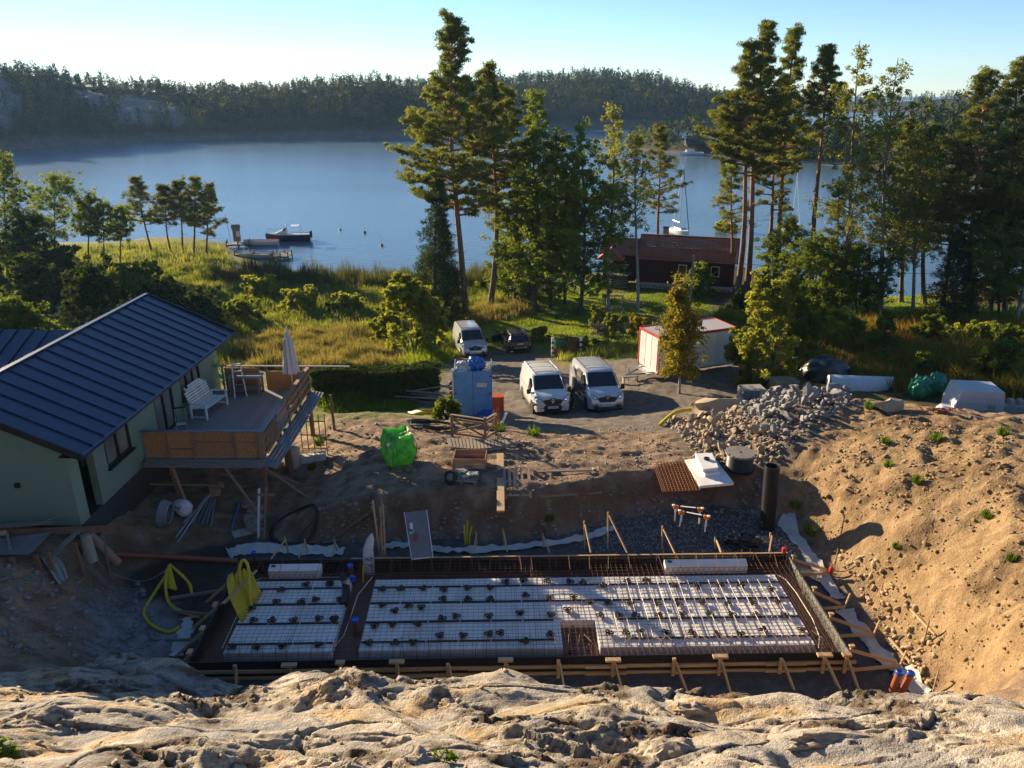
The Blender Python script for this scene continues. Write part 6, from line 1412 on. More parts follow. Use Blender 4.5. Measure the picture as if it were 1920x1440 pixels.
def hill(name, label, us, vsh, vcr, depth, th, ntree, seed, cliffs=(), mixl=.28, Dsh=None, slope_p=.55):
    rs = np.random.RandomState(seed); U = np.linspace(us[0], us[-1], 110); vs_ = np.interp(U, us, vsh); vc = np.interp(U, us, vcr)
    dirs = np.array([ray(u, v) for u, v in zip(U, vs_)]); t = (LAKE_Z-CZ)/dirs[:, 2]; SX, SY = dirs[:, 0]*t, dirs[:, 1]*t
    if Dsh is not None: SX, SY = SX*Dsh/SY, SY*0+Dsh
    hd = np.stack([SX, SY], 1); dist = np.linalg.norm(hd, axis=1); hd /= dist[:, None]
    dc = np.array([ray(u, v) for u, v in zip(U, vc)]); el = dc[:, 2]/np.hypot(dc[:, 0], dc[:, 1]); zc = CZ+el*(dist+depth)-th*.82
    fs = np.concatenate([np.linspace(-.04, 1, 22), [1.15, 1.4, 2.0]]); V_ = []
    def zat(i, f): 
        k = np.clip(f, 0, 1); return LAKE_Z+(zc[i]-LAKE_Z)*(k**slope_p) if True else 0
    G_ = np.zeros((len(fs), len(U), 3))
    for j, f in enumerate(fs):
        for i in range(len(U)):
            d = dist[i]+depth*f; z = zat(i, f)-(.8 if f < 0 else 0)-(max(0, f-1)*18)
            z += min(1, max(0, f*4))*2.2*float(fbm(U[i]*.02+seed, f*4, 3))
            G_[j, i] = (hd[i, 0]*d, hd[i, 1]*d, z)
    nj, ni = len(fs), len(U); idx = np.arange(nj*ni).reshape(nj, ni); Fq = np.stack([idx[:-1, :-1], idx[:-1, 1:], idx[1:, 1:], idx[1:, :-1]], -1).reshape(-1, 4)
    uu = np.tile(U, (nj, 1)).ravel(); ff = np.repeat(fs, ni); col = np.zeros((nj*ni, 4)); col[:, 3] = 1; col[:, :3] = (.045, .05, .025); bare = np.zeros(nj*ni)
    for (cu, cf, ru, rf) in cliffs: bare = np.maximum(bare, sstep(1.15, .75, np.hypot((uu-cu)/ru, (ff-cf)/rf)+.35*fbm(uu*.03, ff*5, 3)))
    col[:, :3] = col[:, :3]*(1-bare[:, None])+np.array((.20, .185, .175))*bare[:, None]
    shore = sstep(.03, .0, ff); col[:, :3] = col[:, :3]*(1-shore[:, None])+np.array((.16, .14, .12))*shore[:, None]
    tag(link(name, fastmesh(name, G_.reshape(-1, 3), Fq, groundmat(name+' rock', .6, .15, .7), smooth=True, colattr=col)), label, kind='structure')
    cs, sz, tn = [], [], []; k = 0
    while k < ntree:
        i = rs.uniform(0, ni-1.001); f = rs.rand()**.8*1.12+.012; i0 = int(i); u = U[i0]
        bl = 0
        for (cu, cf, ru, rf) in cliffs: bl = max(bl, float(sstep(1.15, .75, np.hypot((u-cu)/ru, (f-cf)/rf)+.35*float(fbm(u*.03, f*5, 3)))))
        k += 1
        if rs.rand() < bl*.93: continue
        j = np.searchsorted(fs, f)-1; a = (f-fs[j])/(fs[j+1]-fs[j]); b = i-i0
        p = (G_[j, i0]*(1-b)+G_[j, i0+1]*b)*(1-a)+(G_[j+1, i0]*(1-b)+G_[j+1, i0+1]*b)*a
        cs.append(p); sz.append(th*(rs.uniform(.6, 1.0) if rs.rand() < .8 else rs.uniform(1.0, 1.3))*(.7 if f < .1 else 1)*(.85+.3*float(pnoise(p[0]*.02, p[1]*.02)))); tn.append(rs.rand()**1.3)
    cs, sz, tn = np.array(cs), np.array(sz), np.array(tn); con = rs.rand(len(cs)) > mixl
    # each tree: three stacked tufts, narrower to the top for conifers
    for kind, m_, mname in ((con, L_far, 'far_conifer_forest'), (~con, L_farl, 'far_broadleaf_forest')):
        c, s, q = cs[kind], sz[kind], tn[kind]
        if not len(c): continue
        C_, R_, S_, T_ = [], [], [], []
        for h, w_ in (((.32, .24), (.60, .20), (.86, .12)) if m_ is L_far else ((.38, .28), (.68, .24))):
            C_.append(c+np.stack([s*0, s*0, s*h], 1)); R_.append(np.stack([s*w_*1.15, s*w_*1.15, s*.22], 1)); S_.append(s*.12); T_.append(q)
        V2, F2, t2 = leafcloud(np.concatenate(C_), np.concatenate(R_), 22, np.concatenate(S_), rs, aspect=.6, tone=np.concatenate(T_), up=.2)
        tag(link(mname, fastmesh(mname, V2, F2, m_, attr=t2)), ('dark conifers covering ' if m_ is L_far else 'paler broadleaf trees among ')+label.split(',')[0], kind='stuff')
hill('far_hill', 'the long wooded hill with bare cliffs across the lake', [-420, -100, 0, 100, 200, 300, 400, 520, 620, 700, 780, 850, 930], [300, 290, 283, 277, 271, 265, 262, 261, 260, 259, 258, 258, 258], [85, 100, 112, 120, 138, 150, 157, 150, 141, 134, 136, 145, 150], 95, 7.2, 3900, 1,
     cliffs=[(15, .50, 50, .34), (185, .60, 42, .28), (262, .42, 52, .32), (720, .82, 60, .12), (330, .3, 30, .2)])
hill('middle_hill', 'the rounded wooded hill beyond the pines in the centre', [820, 940, 1000, 1090, 1160, 1230, 1290, 1340, 1420], [262, 262, 263, 264, 266, 268, 270, 272, 276], [160, 142, 132, 126, 130, 142, 158, 168, 176], 170, 9.5, 2000, 2, cliffs=[(1150, .5, 25, .1)], Dsh=470)
hill('distant_ridge', 'the faint low ridge on the right horizon', [1240, 1330, 1500, 1700, 1780, 1850, 1980, 2200], [270]*8, [180, 177, 176, 176, 170, 166, 168, 160], 260, 11, 700, 3, Dsh=800)
hill('right_shore', 'the wooded far shore behind the right hand pines', [1400, 1480, 1560, 1640, 1720, 1800, 1900, 2050, 2300], [300, 304, 312, 318, 330, 345, 360, 380, 400], [255, 232, 225, 215, 196, 190, 186, 180, 170], 90, 12, 750, 4, mixl=.3)

# ================================================================== TREES
def barkmat(name, lo, hi, z0, z1):
    m = bpy.data.materials.new(name); m.use_nodes = True; n = m.node_tree; b = n.nodes['Principled BSDF']; b.inputs['Roughness'].default_value = .9
    tc = n.nodes.new('ShaderNodeTexCoord'); sp_ = n.nodes.new('ShaderNodeSeparateXYZ'); n.links.new(tc.outputs['Generated'], sp_.inputs[0])
    nz = n.nodes.new('ShaderNodeTexNoise'); nz.inputs['Scale'].default_value = 7; nz.inputs['Detail'].default_value = 5; n.links.new(tc.outputs['Object'], nz.inputs[0])
    mr = n.nodes.new('ShaderNodeMapRange'); mr.inputs['From Min'].default_value = z0; mr.inputs['From Max'].default_value = z1; n.links.new(sp_.outputs['Z'], mr.inputs['Value'])
    mx = n.nodes.new('ShaderNodeMix'); mx.data_type = 'RGBA'; n.links.new(mr.outputs[0], mx.inputs[0]); mx.inputs[6].default_value = (*lo, 1); mx.inputs[7].default_value = (*hi, 1)
    m2 = n.nodes.new('ShaderNodeMapRange'); m2.inputs['From Min'].default_value = .3; m2.inputs['From Max'].default_value = .7; m2.inputs['To Min'].default_value = .5; m2.inputs['To Max'].default_value = 1.25; n.links.new(nz.outputs[0], m2.inputs['Value'])
    vm = n.nodes.new('ShaderNodeVectorMath'); vm.operation = 'SCALE'; n.links.new(mx.outputs[2], vm.inputs[0]); n.links.new(m2.outputs[0], vm.inputs['Scale']); n.links.new(vm.outputs[0], b.inputs['Base Color'])
    bp = n.nodes.new('ShaderNodeBump'); bp.inputs['Strength'].default_value = .6; bp.inputs['Distance'].default_value = .05; n.links.new(nz.outputs[0], bp.inputs['Height']); n.links.new(bp.outputs[0], b.inputs['Normal']); return m
B_pine = barkmat('pine bark', (.16, .105, .078), (.34, .155, .07), .2, .55)
B_dark = barkmat('dark bark', (.085, .07, .058), (.07, .06, .05), .2, .8)
B_birch = barkmat('birch bark', (.34, .32, .29), (.17, .14, .11), .25, .6)
def spline(p0, p1, bend, rs, k=9):
    p0, p1 = Vector(p0), Vector(p1); o = Vector((rs.normal()*bend, rs.normal()*bend, 0)); o2 = Vector((rs.normal()*bend*.5, rs.normal()*bend*.5, 0))
    return [p0.lerp(p1, i/(k-1))+o*sin(pi*i/(k-1))+o2*sin(2*pi*i/(k-1)) for i in range(k)]
def tree(kind, base, top, crown_lo, half, name, label, seed, grp, leaf=None, dens=1.0):
    """base, top: world points; crown_lo: height fraction where the crown starts; half: crown radius in m"""
    rs = np.random.RandomState(seed); base = Vector(base); top = Vector(top); H = top.z-base.z
    t = thing(name, label, 'tree', base, 0, grp); ax = spline((0, 0, -.3), top-base, H*.012, rs)
    def axis(f): 
        x = f*(len(ax)-1); i = min(int(x), len(ax)-2); return ax[i].lerp(ax[i+1], x-i)
    r0 = {'pine': .0125, 'spruce': .012, 'birch': .0085, 'alder': .010}[kind]*H+.03
    bm_ = {'pine': B_pine, 'spruce': B_dark, 'birch': B_birch, 'alder': B_dark}[kind]
    lb = MB().tube(ax, [r0*(1.15 if i == 0 else 1-.88*i/(len(ax)-1)) for i in range(len(ax))], 10); C, R, T_, S_ = [], [], [], []
    sz = {'pine': .30, 'spruce': .26, 'birch': .19, 'alder': .205}[kind]*min(1.25, max(.8, H/20))
    if kind == 'pine':
        half *= 1.12; nl = int(36*dens*(.6+half/6)); 
        for k in range(nl):
            f = crown_lo+(1-crown_lo)*(k+rs.rand()*.9)/nl; g = (f-crown_lo)/(1-crown_lo)
            prof = (.55+.45*sin(pi*min(1, g*1.35+.12)))*(1-.66*max(0, g-.5)/.5); L = half*prof*rs.uniform(.5, 1.12); a = k*2.4+rs.normal()*.6; o = axis(f)
            d = Vector((cos(a), sin(a), 0)); rise = rs.uniform(-.05, .35)+.5*g; e = o+d*L+Vector((0, 0, L*rise)); m_ = o+d*L*.55+Vector((0, 0, L*rise*.35))
            lb.tube([o, m_, e], [r0*.28*(1-.6*g)+.015, r0*.18*(1-.6*g)+.01, .012], 5, False)
            nb = max(3, int(L*1.9))
            for q in range(nb):     # side twigs, each ending in needle tufts
                x = .28+.72*(q+rs.rand())/nb; c = (m_.lerp(e, (x-.55)/.45) if x > .55 else o.lerp(m_, x/.55)); sd_ = 1 if (q+k) % 2 else -1; tl = L*rs.uniform(.14, .36)*(1.25-.6*x)
                tw = c+Vector((-d.y, d.x, 0))*sd_*tl+d*tl*.5+Vector((0, 0, tl*rs.uniform(.05, .5)))
                lb.tube([c, tw], [.018, .006], 3, False)
                for y_ in (.45, .8, 1.1):
                    C.append(c.lerp(tw, y_)+Vector((rs.normal()*.10, rs.normal()*.10, .06+rs.normal()*.12))); rr = rs.uniform(.20, .55)*(.8+.05*half); R.append((rr, rr, rr*.5)); T_.append(rs.rand())
        for k in range(6): C.append(axis(.93+.012*k)+Vector((rs.normal()*.3, rs.normal()*.3, rs.rand()*.4))); R.append((.6, .6, .5)); T_.append(rs.rand())
        for k in range(5):   # dead stubs below the crown
            f = crown_lo*rs.uniform(.55, .98); a = rs.rand()*6.3; o = axis(f); lb.tube([o, o+Vector((cos(a)*rs.uniform(.5, 1.6), sin(a)*rs.uniform(.5, 1.6), rs.uniform(-.2, .5)))], [.035, .01], 4, False)
        per, fl_, up = 48, .1, .35
    elif kind == 'spruce':
        half *= 1.35; nl = int(105*dens)
        for k in range(nl):
            f = crown_lo+(1-crown_lo)*(k/nl)**.9; g = (f-crown_lo)/(1-crown_lo); L = half*(1-g)**.8*rs.uniform(.75, 1.1)+.15; a = k*2.4+rs.normal()*.3; o = axis(f); d = Vector((cos(a), sin(a), 0)); e = o+d*L+Vector((0, 0, -L*rs.uniform(.2, .45)))
            lb.tube([o, e], [.035, .01], 4, False)
            nc = max(2, int(L*2.2))
            for q in range(nc):
                x = .25+.75*(q+.5)/nc; C.append(o.lerp(e, x)+Vector((-d.y, d.x, 0))*rs.normal()*L*.15-Vector((0, 0, .15))); rr = .26+.34*(1-g)*half/2.4; R.append((rr, rr, rr*.75)); T_.append(rs.rand())
        per, fl_, up = 60, .1, -.35
    else:
        airy = kind == 'birch'; half *= 1.15; nl = int((32 if airy else 46)*dens)
        for k in range(nl):
            f = crown_lo+(1-crown_lo)*(k+rs.rand())/nl*.97; g = (f-crown_lo)/(1-crown_lo); prof = (.45+.65*sin(pi*min(1, .18+g*.8)))*(1-.55*max(0, g-.6)/.4); L = half*prof*rs.uniform(.5, 1.1); a = k*2.4+rs.normal()*.6; o = axis(f*.97); d = Vector((cos(a), sin(a), 0)); rise = rs.uniform(.35, 1.0) if airy else rs.uniform(.1, .7)
            m_ = o+d*L*.5+Vector((0, 0, L*rise*.6)); e = o+d*L+Vector((0, 0, L*rise*(.7 if airy else 1)))
            lb.tube([o, m_, e], [r0*.26*(1-.7*g)+.012, r0*.16*(1-.7*g)+.008, .008], 5, False)
            nc = max(3, int(L*(3.6 if airy else 4.4)))
            for q in range(nc):
                x = .35+.7*(q+rs.rand())/nc; c = o.lerp(m_, x*2) if x < .5 else m_.lerp(e, (x-.5)*2); C.append(c+Vector((rs.normal(), rs.normal(), rs.normal()*.8))*L*.19-Vector((0, 0, .25 if airy else 0))); rr = rs.uniform(.22, .50)*(.75+.06*half); R.append((rr, rr, rr*(1.05 if airy else .75))); T_.append(rs.rand())
        for k in range(5): C.append(axis(.95)+Vector((rs.normal()*.4, rs.normal()*.4, rs.rand()*.5))); R.append((.5, .5, .6)); T_.append(rs.rand())
        per, fl_, up = (34 if airy else 52), .0, -.1
    lb.build('trunk', bm_, t, 60)
    V2, F2, t2 = leafcloud([tuple(c) for c in C], R, per, sz, rs, flat=fl_, aspect=.2 if kind == 'pine' else .36 if kind == 'spruce' else .62, tone=np.array(T_), up=up)
    lf = leaf or {'pine': L_pine, 'spruce': L_spru, 'birch': L_birch, 'alder': L_ald}[kind]
    link('crown', fastmesh('crown', V2, F2, lf, attr=t2), t); return t
def ptree(kind, ub, vb, ut, vt, vlo, hw, name, label, seed, grp, leaf=None, dens=1.0, Y=None):
    b = G(ub, vb) if Y is None else np.array([*PY(ub, vb, Y)[:2], gz(PY(ub, vb, Y)[0], Y)])
    if b[2] < LAKE_Z+.1: b[2] = LAKE_Z+.15
    tp = PY(ut, vt, b[1]+.2); zc = (b[1]*_c+(CZ-b[2])*_s); lo = PY(ub, vlo, b[1])[2]
    return tree(kind, b, tp, max(.08, min(.9, (lo-b[2])/(tp[2]-b[2]))), hw*zc/1440, name, label, seed, grp, leaf, dens)
GC = 'tall trees on the lawn in the centre'; GR = 'trees in the right hand grove'; GP = 'pines on the small point'
TR = [
 ('pine',873,592,850,38,400,88,'pine_tree','tallest pine of all, in the centre, with bare trunk behind the farthest van',1.5),
 ('pine',918,580,914,128,400,72,'pine_tree','second tall pine with orange trunk just right of the tallest pine',1.1),
 ('pine',966,566,952,165,430,62,'pine_tree','darker pine half hidden behind the two tallest pines',.9),
 ('spruce',815,606,824,325,598,46,'spruce_tree','dark spruce left of the tallest pine above the yellow-green bush',1.0),
 ('alder',1003,584,1000,160,556,60,'alder_tree','tall slender alder with pointed top right of the tallest pines',1.1),
 ('alder',1032,580,1044,236,556,56,'alder_tree','alder on the lawn left of the bushiest alder',1.0),
 ('alder',1087,590,1086,222,556,64,'alder_tree','bushiest alder on the lawn left of the white birch trunk',1.2),
 ('birch',1141,582,1148,188,440,44,'birch_tree','white-trunked birch with yellowish top in front of the red house entrance',1.3),
 ('birch',1197,584,1196,238,425,36,'birch_tree','slim birch with a round tuft in front of the red house roof',1.1),
 ('pine',1236,512,1238,240,400,44,'pine_tree','pine rising behind the red tiled roof beside the sailing boat',.9),
 ('pine',1379,566,1412,84,330,66,'pine_tree','leftmost tall pine of the right grove, by the end of the red house',1.1),
 ('pine',1399,560,1442,44,310,60,'pine_tree','highest pine of the right grove, close behind the leftmost one',1.1),
 ('pine',1432,552,1450,185,390,48,'pine_tree','third tall trunk of the right grove with a crown below the others',.9),
 ('pine',1452,548,1491,56,330,56,'pine_tree','narrow pointed pine of the right grove beside the highest one',1.05),
 ('pine',1521,556,1551,93,215,38,'pine_tree','leaning orange-trunked pine with a small high crown',.9),
 ('pine',1366,545,1374,300,440,42,'pine_tree','short pine leaning out over the red roof at its right end',.8),
 ('birch',1592,580,1612,76,400,52,'birch_tree','tall thin birch with bare airy top right of the leaning pine',.8),
 ('birch',1652,592,1684,108,400,56,'birch_tree','tall birch with half bare twigs above the far shore trees',.8),
 ('birch',1712,594,1722,250,500,60,'birch_tree','leafy yellow-green birch in the middle of the right grove',1.5),
 ('pine',1764,594,1812,265,480,62,'pine_tree','pine with slanting trunk at the right edge of the small lawn',1.0),
 ('pine',1822,596,1846,136,430,72,'pine_tree','tall dark pine second from the right edge',1.2),
 ('pine',1882,590,1908,122,470,74,'pine_tree','tall dark pine at the right edge of the picture',1.2),
 ('pine',1562,566,1574,345,520,40,'pine_tree','small pine under the tall thin birch',.9),
 ('alder',1532,590,1534,442,575,50,'alder_tree','low dark alder between the grove pines and the lawn',1.2),
 ('alder',1606,594,1608,462,575,52,'alder_tree','broad dark low tree left of the small lawn',1.3),
 ('alder',1482,566,1484,404,545,44,'alder_tree','round dark tree behind the narrow pointed pine',1.1),
 ('spruce',1796,598,1800,430,592,44,'spruce_tree','spruce below the dark pines at the right',.9),
 ('alder',1874,600,1876,400,570,66,'alder_tree','leafy tree below the rightmost pine',1.2),
 ('pine',1945,596,1960,180,500,80,'pine_tree','pine cut off by the right edge of the picture',1.0),
 ('alder',955,566,955,440,550,44,'alder_tree','low leafy tree under the second tall pine by the small shed',1.0),
 ('alder',1060,572,1062,330,520,48,'alder_tree','alder behind the bushiest alder, nearer the lake',1.0)]
TT = []
for i, (k, ub, vb, ut, vt, vlo, hw, nm, lb_, dn) in enumerate(TR): TT.append(ptree(k, ub, vb, ut, vt, vlo, hw, nm, lb_, 100+i, GC if ub < 1300 else GR, None, dn))
# more trees of the same kinds filling the stands
for si, u, v, sc, lb_ in ((6,978,560,.74,'alder filling the gap behind the second tall pine'), (6,1060,552,.7,'alder at the shore behind the lawn alders'), (4,1025,552,.8,'slender alder at the shore behind the tall slender one'), (18,1640,588,1.0,'leafy birch between the two half bare birches'), (18,1566,584,.9,'leafy birch behind the small grove pine'), (20,1735,572,.85,'dark pine behind the leafy middle birch'), (21,1690,566,.8,'dark pine behind the half bare birch'), (6,1856,590,.85,'alder between the two dark pines at the right'), (18,1905,606,1.05,'leafy birch at the right edge below the dark pine'), (3,842,600,.8,'smaller spruce between the dark spruce and the tallest pine')):
    src = TT[si]; q = G(u, v); c = copy_tree(src); c.location = (q[0], q[1], max(q[2], LAKE_Z+.1)); c.rotation_euler = (0, 0, u*.37 if src.name.startswith(('ald', 'bir', 'spr')) else .25); c.scale = (sc, sc, sc*(.95+.001*(u % 90))); c['label'] = lb_
TL = [
 ('alder',14,530,6,278,500,42,'alder_tree','tall dark tree at the left edge before the lake',1.3,None),
 ('alder',98,500,106,326,440,48,'alder_tree','spreading tree with open crown left of the thin lakeside trees',.8,None),
 ('alder',166,500,170,362,440,26,'alder_tree','leftmost of the thin trees at the lake edge',.7,None),
 ('alder',192,500,196,378,450,26,'alder_tree','middle one of the thin trees at the lake edge',.7,None),
 ('alder',224,500,226,386,450,20,'alder_tree','rightmost and thinnest tree left of the point',.7,None),
 ('alder',50,540,56,400,520,50,'alder_tree','dark leafy tree below the tall tree at the left edge',1.2,L_dark),
 ('pine',286,474,256,336,420,36,'pine_tree','pine leaning left on the small point, leftmost of its clump',.9,None),
 ('pine',322,474,306,350,420,34,'pine_tree','second pine from the left on the small point',.9,None),
 ('pine',342,474,338,342,415,38,'pine_tree','middle pine of the clump on the small point',.9,None),
 ('pine',362,474,368,336,425,40,'pine_tree','highest pine of the clump on the small point',.9,None),
 ('pine',386,474,394,348,440,34,'pine_tree','rightmost pine of the clump on the small point',.9,None)]
for i, (k, ub, vb, ut, vt, vlo, hw, nm, lb_, dn, lf) in enumerate(TL): ptree(k, ub, vb, ut, vt, vlo, hw, nm, lb_, 200+i, GP if k == 'pine' else 'trees at the left shore', lf, dn)

# ---------------------------------------------------------------- bushes
def bush(u, vb, vt, hw, name, label, leaf, seed, grp=None, per=None, depth=1.0, leafsize=None, cat='bush'):
    rs = np.random.RandomState(seed); b = G(u, vb); zc = b[1]*_c+(CZ-b[2])*_s; r = hw*zc/1440; H = PY(u, vt, b[1]+r*.4)[2]-b[2]; t = thing(name, label, cat, V(b)-Vector((0, 0, .05)), 0, grp)
    n = int(min(260, max(26, 11*r*r*H*.8+30))); C = []; R = []
    lobes = [(rs.uniform(-.6, .6)*r, rs.uniform(-.6, .6)*r*depth, H*rs.uniform(.25, .95), r*rs.uniform(.28, .55)) for _ in range(7)]+[(rs.normal()*r*.12, 0, H*.85, r*.4)]
    n = int(n*1.2)
    for k in range(n):
        if k % 3:
            lx, ly, lz, lr = lobes[rs.randint(8)]; q_ = rs.normal(size=3); q_ /= np.linalg.norm(q_); q_ *= lr*rs.rand()**.4; s = rs.uniform(.16, .30)*(.6+.25*r)*.9
            C.append((lx+q_[0], ly+q_[1], max(.08, min(H*1.05, lz+q_[2]*1.1)))); R.append((s, s, s*.8)); continue
        h = rs.rand()**.75; w_ = r*(.55+.5*sin(pi*min(1, h*.9+.18)))*(1-.45*h); a = rs.rand()*6.283; q = math.sqrt(rs.rand()); C.append((w_*q*cos(a), w_*q*sin(a)*depth, H*(.06+.9*h*(1-.25*q*q)))); s = rs.uniform(.20, .36)*(.6+.25*r)*.9; R.append((s, s, s*.8))
    st = MB()
    for k in range(9):
        a = rs.rand()*6.283; st.tube([(0, 0, -.1), (cos(a)*r*.2, sin(a)*r*.2, H*.4), (cos(a)*r*.55, sin(a)*r*.55, H*.85)], [.04, .025, .006], 5, False)
    st.build('stems', B_dark, t)
    ls = leafsize or (.17+.0012*zc); V2, F2, t2 = leafcloud(C, R, per or 50, ls, rs, aspect=.6)
    link('foliage', fastmesh('foliage', V2, F2, leaf, attr=t2), t); return t
BS = [
 (778,664,518,62,'sallow_bush','big yellow-green bush left of the farthest van',L_bush), (726,650,572,34,'sallow_bush','smaller yellow-green bush at the left foot of the biggest one',L_bush), (812,668,560,40,'sallow_bush','green bush between the biggest bush and the farthest van',L_bush),
 (50,668,556,100,'shrub','shrub behind the left wing of the green house',L_ald), (190,640,494,92,'dark_shrub','large dark shrub above the ridge of the green house',L_dark), (80,590,480,90,'dark_shrub','dark shrub mass at the left edge under the lakeside trees',L_dark), (300,625,522,62,'dark_shrub','dark shrub right of the ridge end of the green house',L_dark), (378,620,538,50,'shrub','low dark shrub at the edge of the sunny meadow',L_dark), (130,560,470,60,'dark_shrub','dark shrub behind the largest dark shrub',L_dark), (250,560,495,60,'shrub','shrub on the shore left of the small point',L_ald), (455,606,560,40,'shrub','low olive shrub in the meadow beyond the roof corner',L_ald), (560,585,540,44,'shrub','golden-green shrub in the middle of the meadow',L_bush), (650,588,548,40,'shrub','golden-green shrub in the meadow near the big bush',L_bush), (490,560,520,46,'shrub','shrub at the reed edge left of the meadow centre',L_bush), (628,590,568,18,'shrub','small round bright green shrub in the meadow',L_ald),
 (1436,728,508,62,'sallow_bush','tall sallow bush right of the white shed',L_birch), (1388,705,600,38,'sallow_bush','lower leafy bush against the right end of the white shed',L_birch), (1486,690,540,46,'sallow_bush','bush right of the tall sallow bush',L_ald), (1540,660,575,44,'shrub','green shrub at the near edge of the right grove',L_bush), (1652,668,585,38,'shrub','upright yellow-green shrub in the bracken',L_birch), (1590,640,585,34,'shrub','shrub below the broad dark tree',L_bush), (1740,640,590,40,'shrub','shrub below the slanting pine',L_ald), (1815,655,600,46,'shrub','shrub in the bracken below the tall dark pine',L_bush), (1880,660,610,44,'shrub','shrub at the right edge in the bracken',L_ald), (1720,705,655,44,'shrub','low bush in the bracken right of the upturned boat',L_ald), (1850,725,640,60,'shrub','large green shrub behind the white tank',L_ald), (1660,700,660,36,'shrub','low green bush behind the upturned boat',L_ald), (1440,600,545,40,'shrub','shrub under the leftmost grove pines',L_ald),
 (1310,560,490,36,'garden_tree','round leafy garden tree in front of the red house wall',L_ald), (1355,465,410,22,'yellow_tree','bright yellow bush behind the right end of the red roof',L_gold), (1116,628,572,16,'climber_bush','column of climbing plant at the left end of the picket fence',L_birch), (1150,632,590,24,'garden_plant','leafy garden plants behind the picket fence',L_birch), (1195,636,592,26,'garden_plant','yellowish garden shrub at the right end of the picket fence',L_yel), (1085,660,630,30,'shrub','dark shrub right of the bin shelter',L_ald), (1010,640,612,24,'shrub','brownish bush on the lawn behind the estate car',L_yel), (1130,655,640,20,'shrub','low weeds at the road edge below the fence',L_ald),
 (838,790,742,26,'nettle_bush','low bright green bush in the yard between the planks and the sacks',L_ald), (1380,585,545,24,'shrub','shrub at the foot of the leftmost grove pine',L_dark)]
for i, (u, vb, vt, hw, nm, lb_, lf) in enumerate(BS): bush(u, vb, vt, hw, nm, lb_, lf, 400+i, 'bushes')
# young yellow birch in front of the shed
ptree('birch', 1274, 738, 1272, 528, 700, 36, 'young_birch', 'young birch turning yellow in front of the white shed', 301, None, L_yel, 3.2)
# clipped hedge
a_, b_ = G(590, 752), G(822, 752); hd_ = thing('clipped_hedge', 'long dark clipped hedge behind the deck and the dirt mound', 'hedge', V(a_)); L_ = (V(b_)-V(a_)); rs = np.random.RandomState(9); C, R = [], []
topz = PY(700, 690, (a_[1]+b_[1])/2+.6)[2]
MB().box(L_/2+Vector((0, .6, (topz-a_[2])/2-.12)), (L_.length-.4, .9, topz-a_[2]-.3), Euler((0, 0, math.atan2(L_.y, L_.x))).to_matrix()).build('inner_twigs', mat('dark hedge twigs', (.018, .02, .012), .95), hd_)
for k in range(900):
    f = rs.rand(); s = rs.choice(3); g0 = L_*f; hgt = topz-a_[2]+.12*sin(f*9)
    if s == 0: p_ = (0, rs.uniform(0, 1.2), hgt)
    elif s == 1: p_ = (0, 0.02, rs.rand()*hgt)
    else: p_ = (0, rs.uniform(0, .2), rs.rand()*hgt)
    C.append((g0.x, g0.y+p_[1], p_[2]-.1)); R.append((.24, .14, .16))
V2, F2, t2 = leafcloud(C, R, 46, .16, rs, aspect=.5, up=.3); link('foliage', fastmesh('foliage', V2, F2, L_spru, attr=t2), hd_)

# ---------------------------------------------------------------- grass, reeds, bracken
def scatter(poly_px, n, seed, jitter=0):
    rs = np.random.RandomState(seed); pl = polyG(poly_px); pa = np.array(pl); lo, hi = pa.min(0), pa.max(0); pts = np.zeros((0, 2))
    while len(pts) < n:
        q = rs.rand(n*2, 2)*(hi-lo)+lo; q = q[sdist(pl, q[:, 0], q[:, 1]) < jitter*rs.rand(len(q))]; pts = np.concatenate([pts, q])
    pts = pts[:n]; return np.column_stack([pts, _gzv(pts[:, 0], pts[:, 1])]), rs
def keepoff(pts, px, r):
    for u, v in px:
        q = G(u, v); pts = pts[np.hypot(pts[:, 0]-q[0], pts[:, 1]-q[1]) > r]
    return pts
OFF = [(1600,735),(1614,728),(1640,735),(1580,738),(1722,752),(1750,748),(1545,718),(1520,715),(1790,765),(1820,770),(1850,770)]
def blades(pts, rs, h, wd, lean, m, name, label, clump=1, spread=.15, tone_sc=.25, hvar=.5):
    N = len(pts)*clump; p = np.repeat(pts, clump, 0)+np.column_stack([rs.normal(size=(N, 2))*spread, np.zeros(N)])
    hh = h*(1-hvar+2*hvar*rs.rand(N))*(.45+1.1*np.clip(fbm(p[:, 0]*.4, p[:, 1]*.4, 3)+.45, 0, 1.3)); a = rs.rand(N)*2*pi; d = np.column_stack([np.cos(a), np.sin(a), np.zeros(N)]); s = np.column_stack([-np.sin(a), np.cos(a), np.zeros(N)]); ln = (rs.rand(N)*lean*hh)[:, None]
    V_ = np.stack([p-s*wd/2-np.array([0, 0, .03]), p+s*wd/2-np.array([0, 0, .03]), p+d*ln+np.column_stack([np.zeros((N, 2)), hh])], 1).reshape(-1, 3)
    tn = np.clip(.5+.55*fbm(p[:, 0]*tone_sc, p[:, 1]*tone_sc, 3)+.25*(rs.rand(N)-.5), 0, 1)
    tag(link(name, fastmesh(name, V_, np.arange(3*N).reshape(-1, 3), m, attr=np.repeat(tn, 3))), label, kind='stuff')
G_mead = leafmat('meadow grass', (.31, .325, .085), (.13, .185, .045), .5)
G_dry = leafmat('dry grass', (.34, .28, .12), (.20, .17, .06), .4)
G_lawn = leafmat('lawn grass', (.29, .35, .05), (.13, .20, .025), .5)
G_reed = leafmat('reeds', (.16, .16, .06), (.07, .10, .04), .35)
G_fern = leafmat('bracken', (.34, .20, .05), (.15, .15, .035), .5)
G_weed = leafmat('green weeds', (.17, .25, .04), (.07, .13, .02), .45)
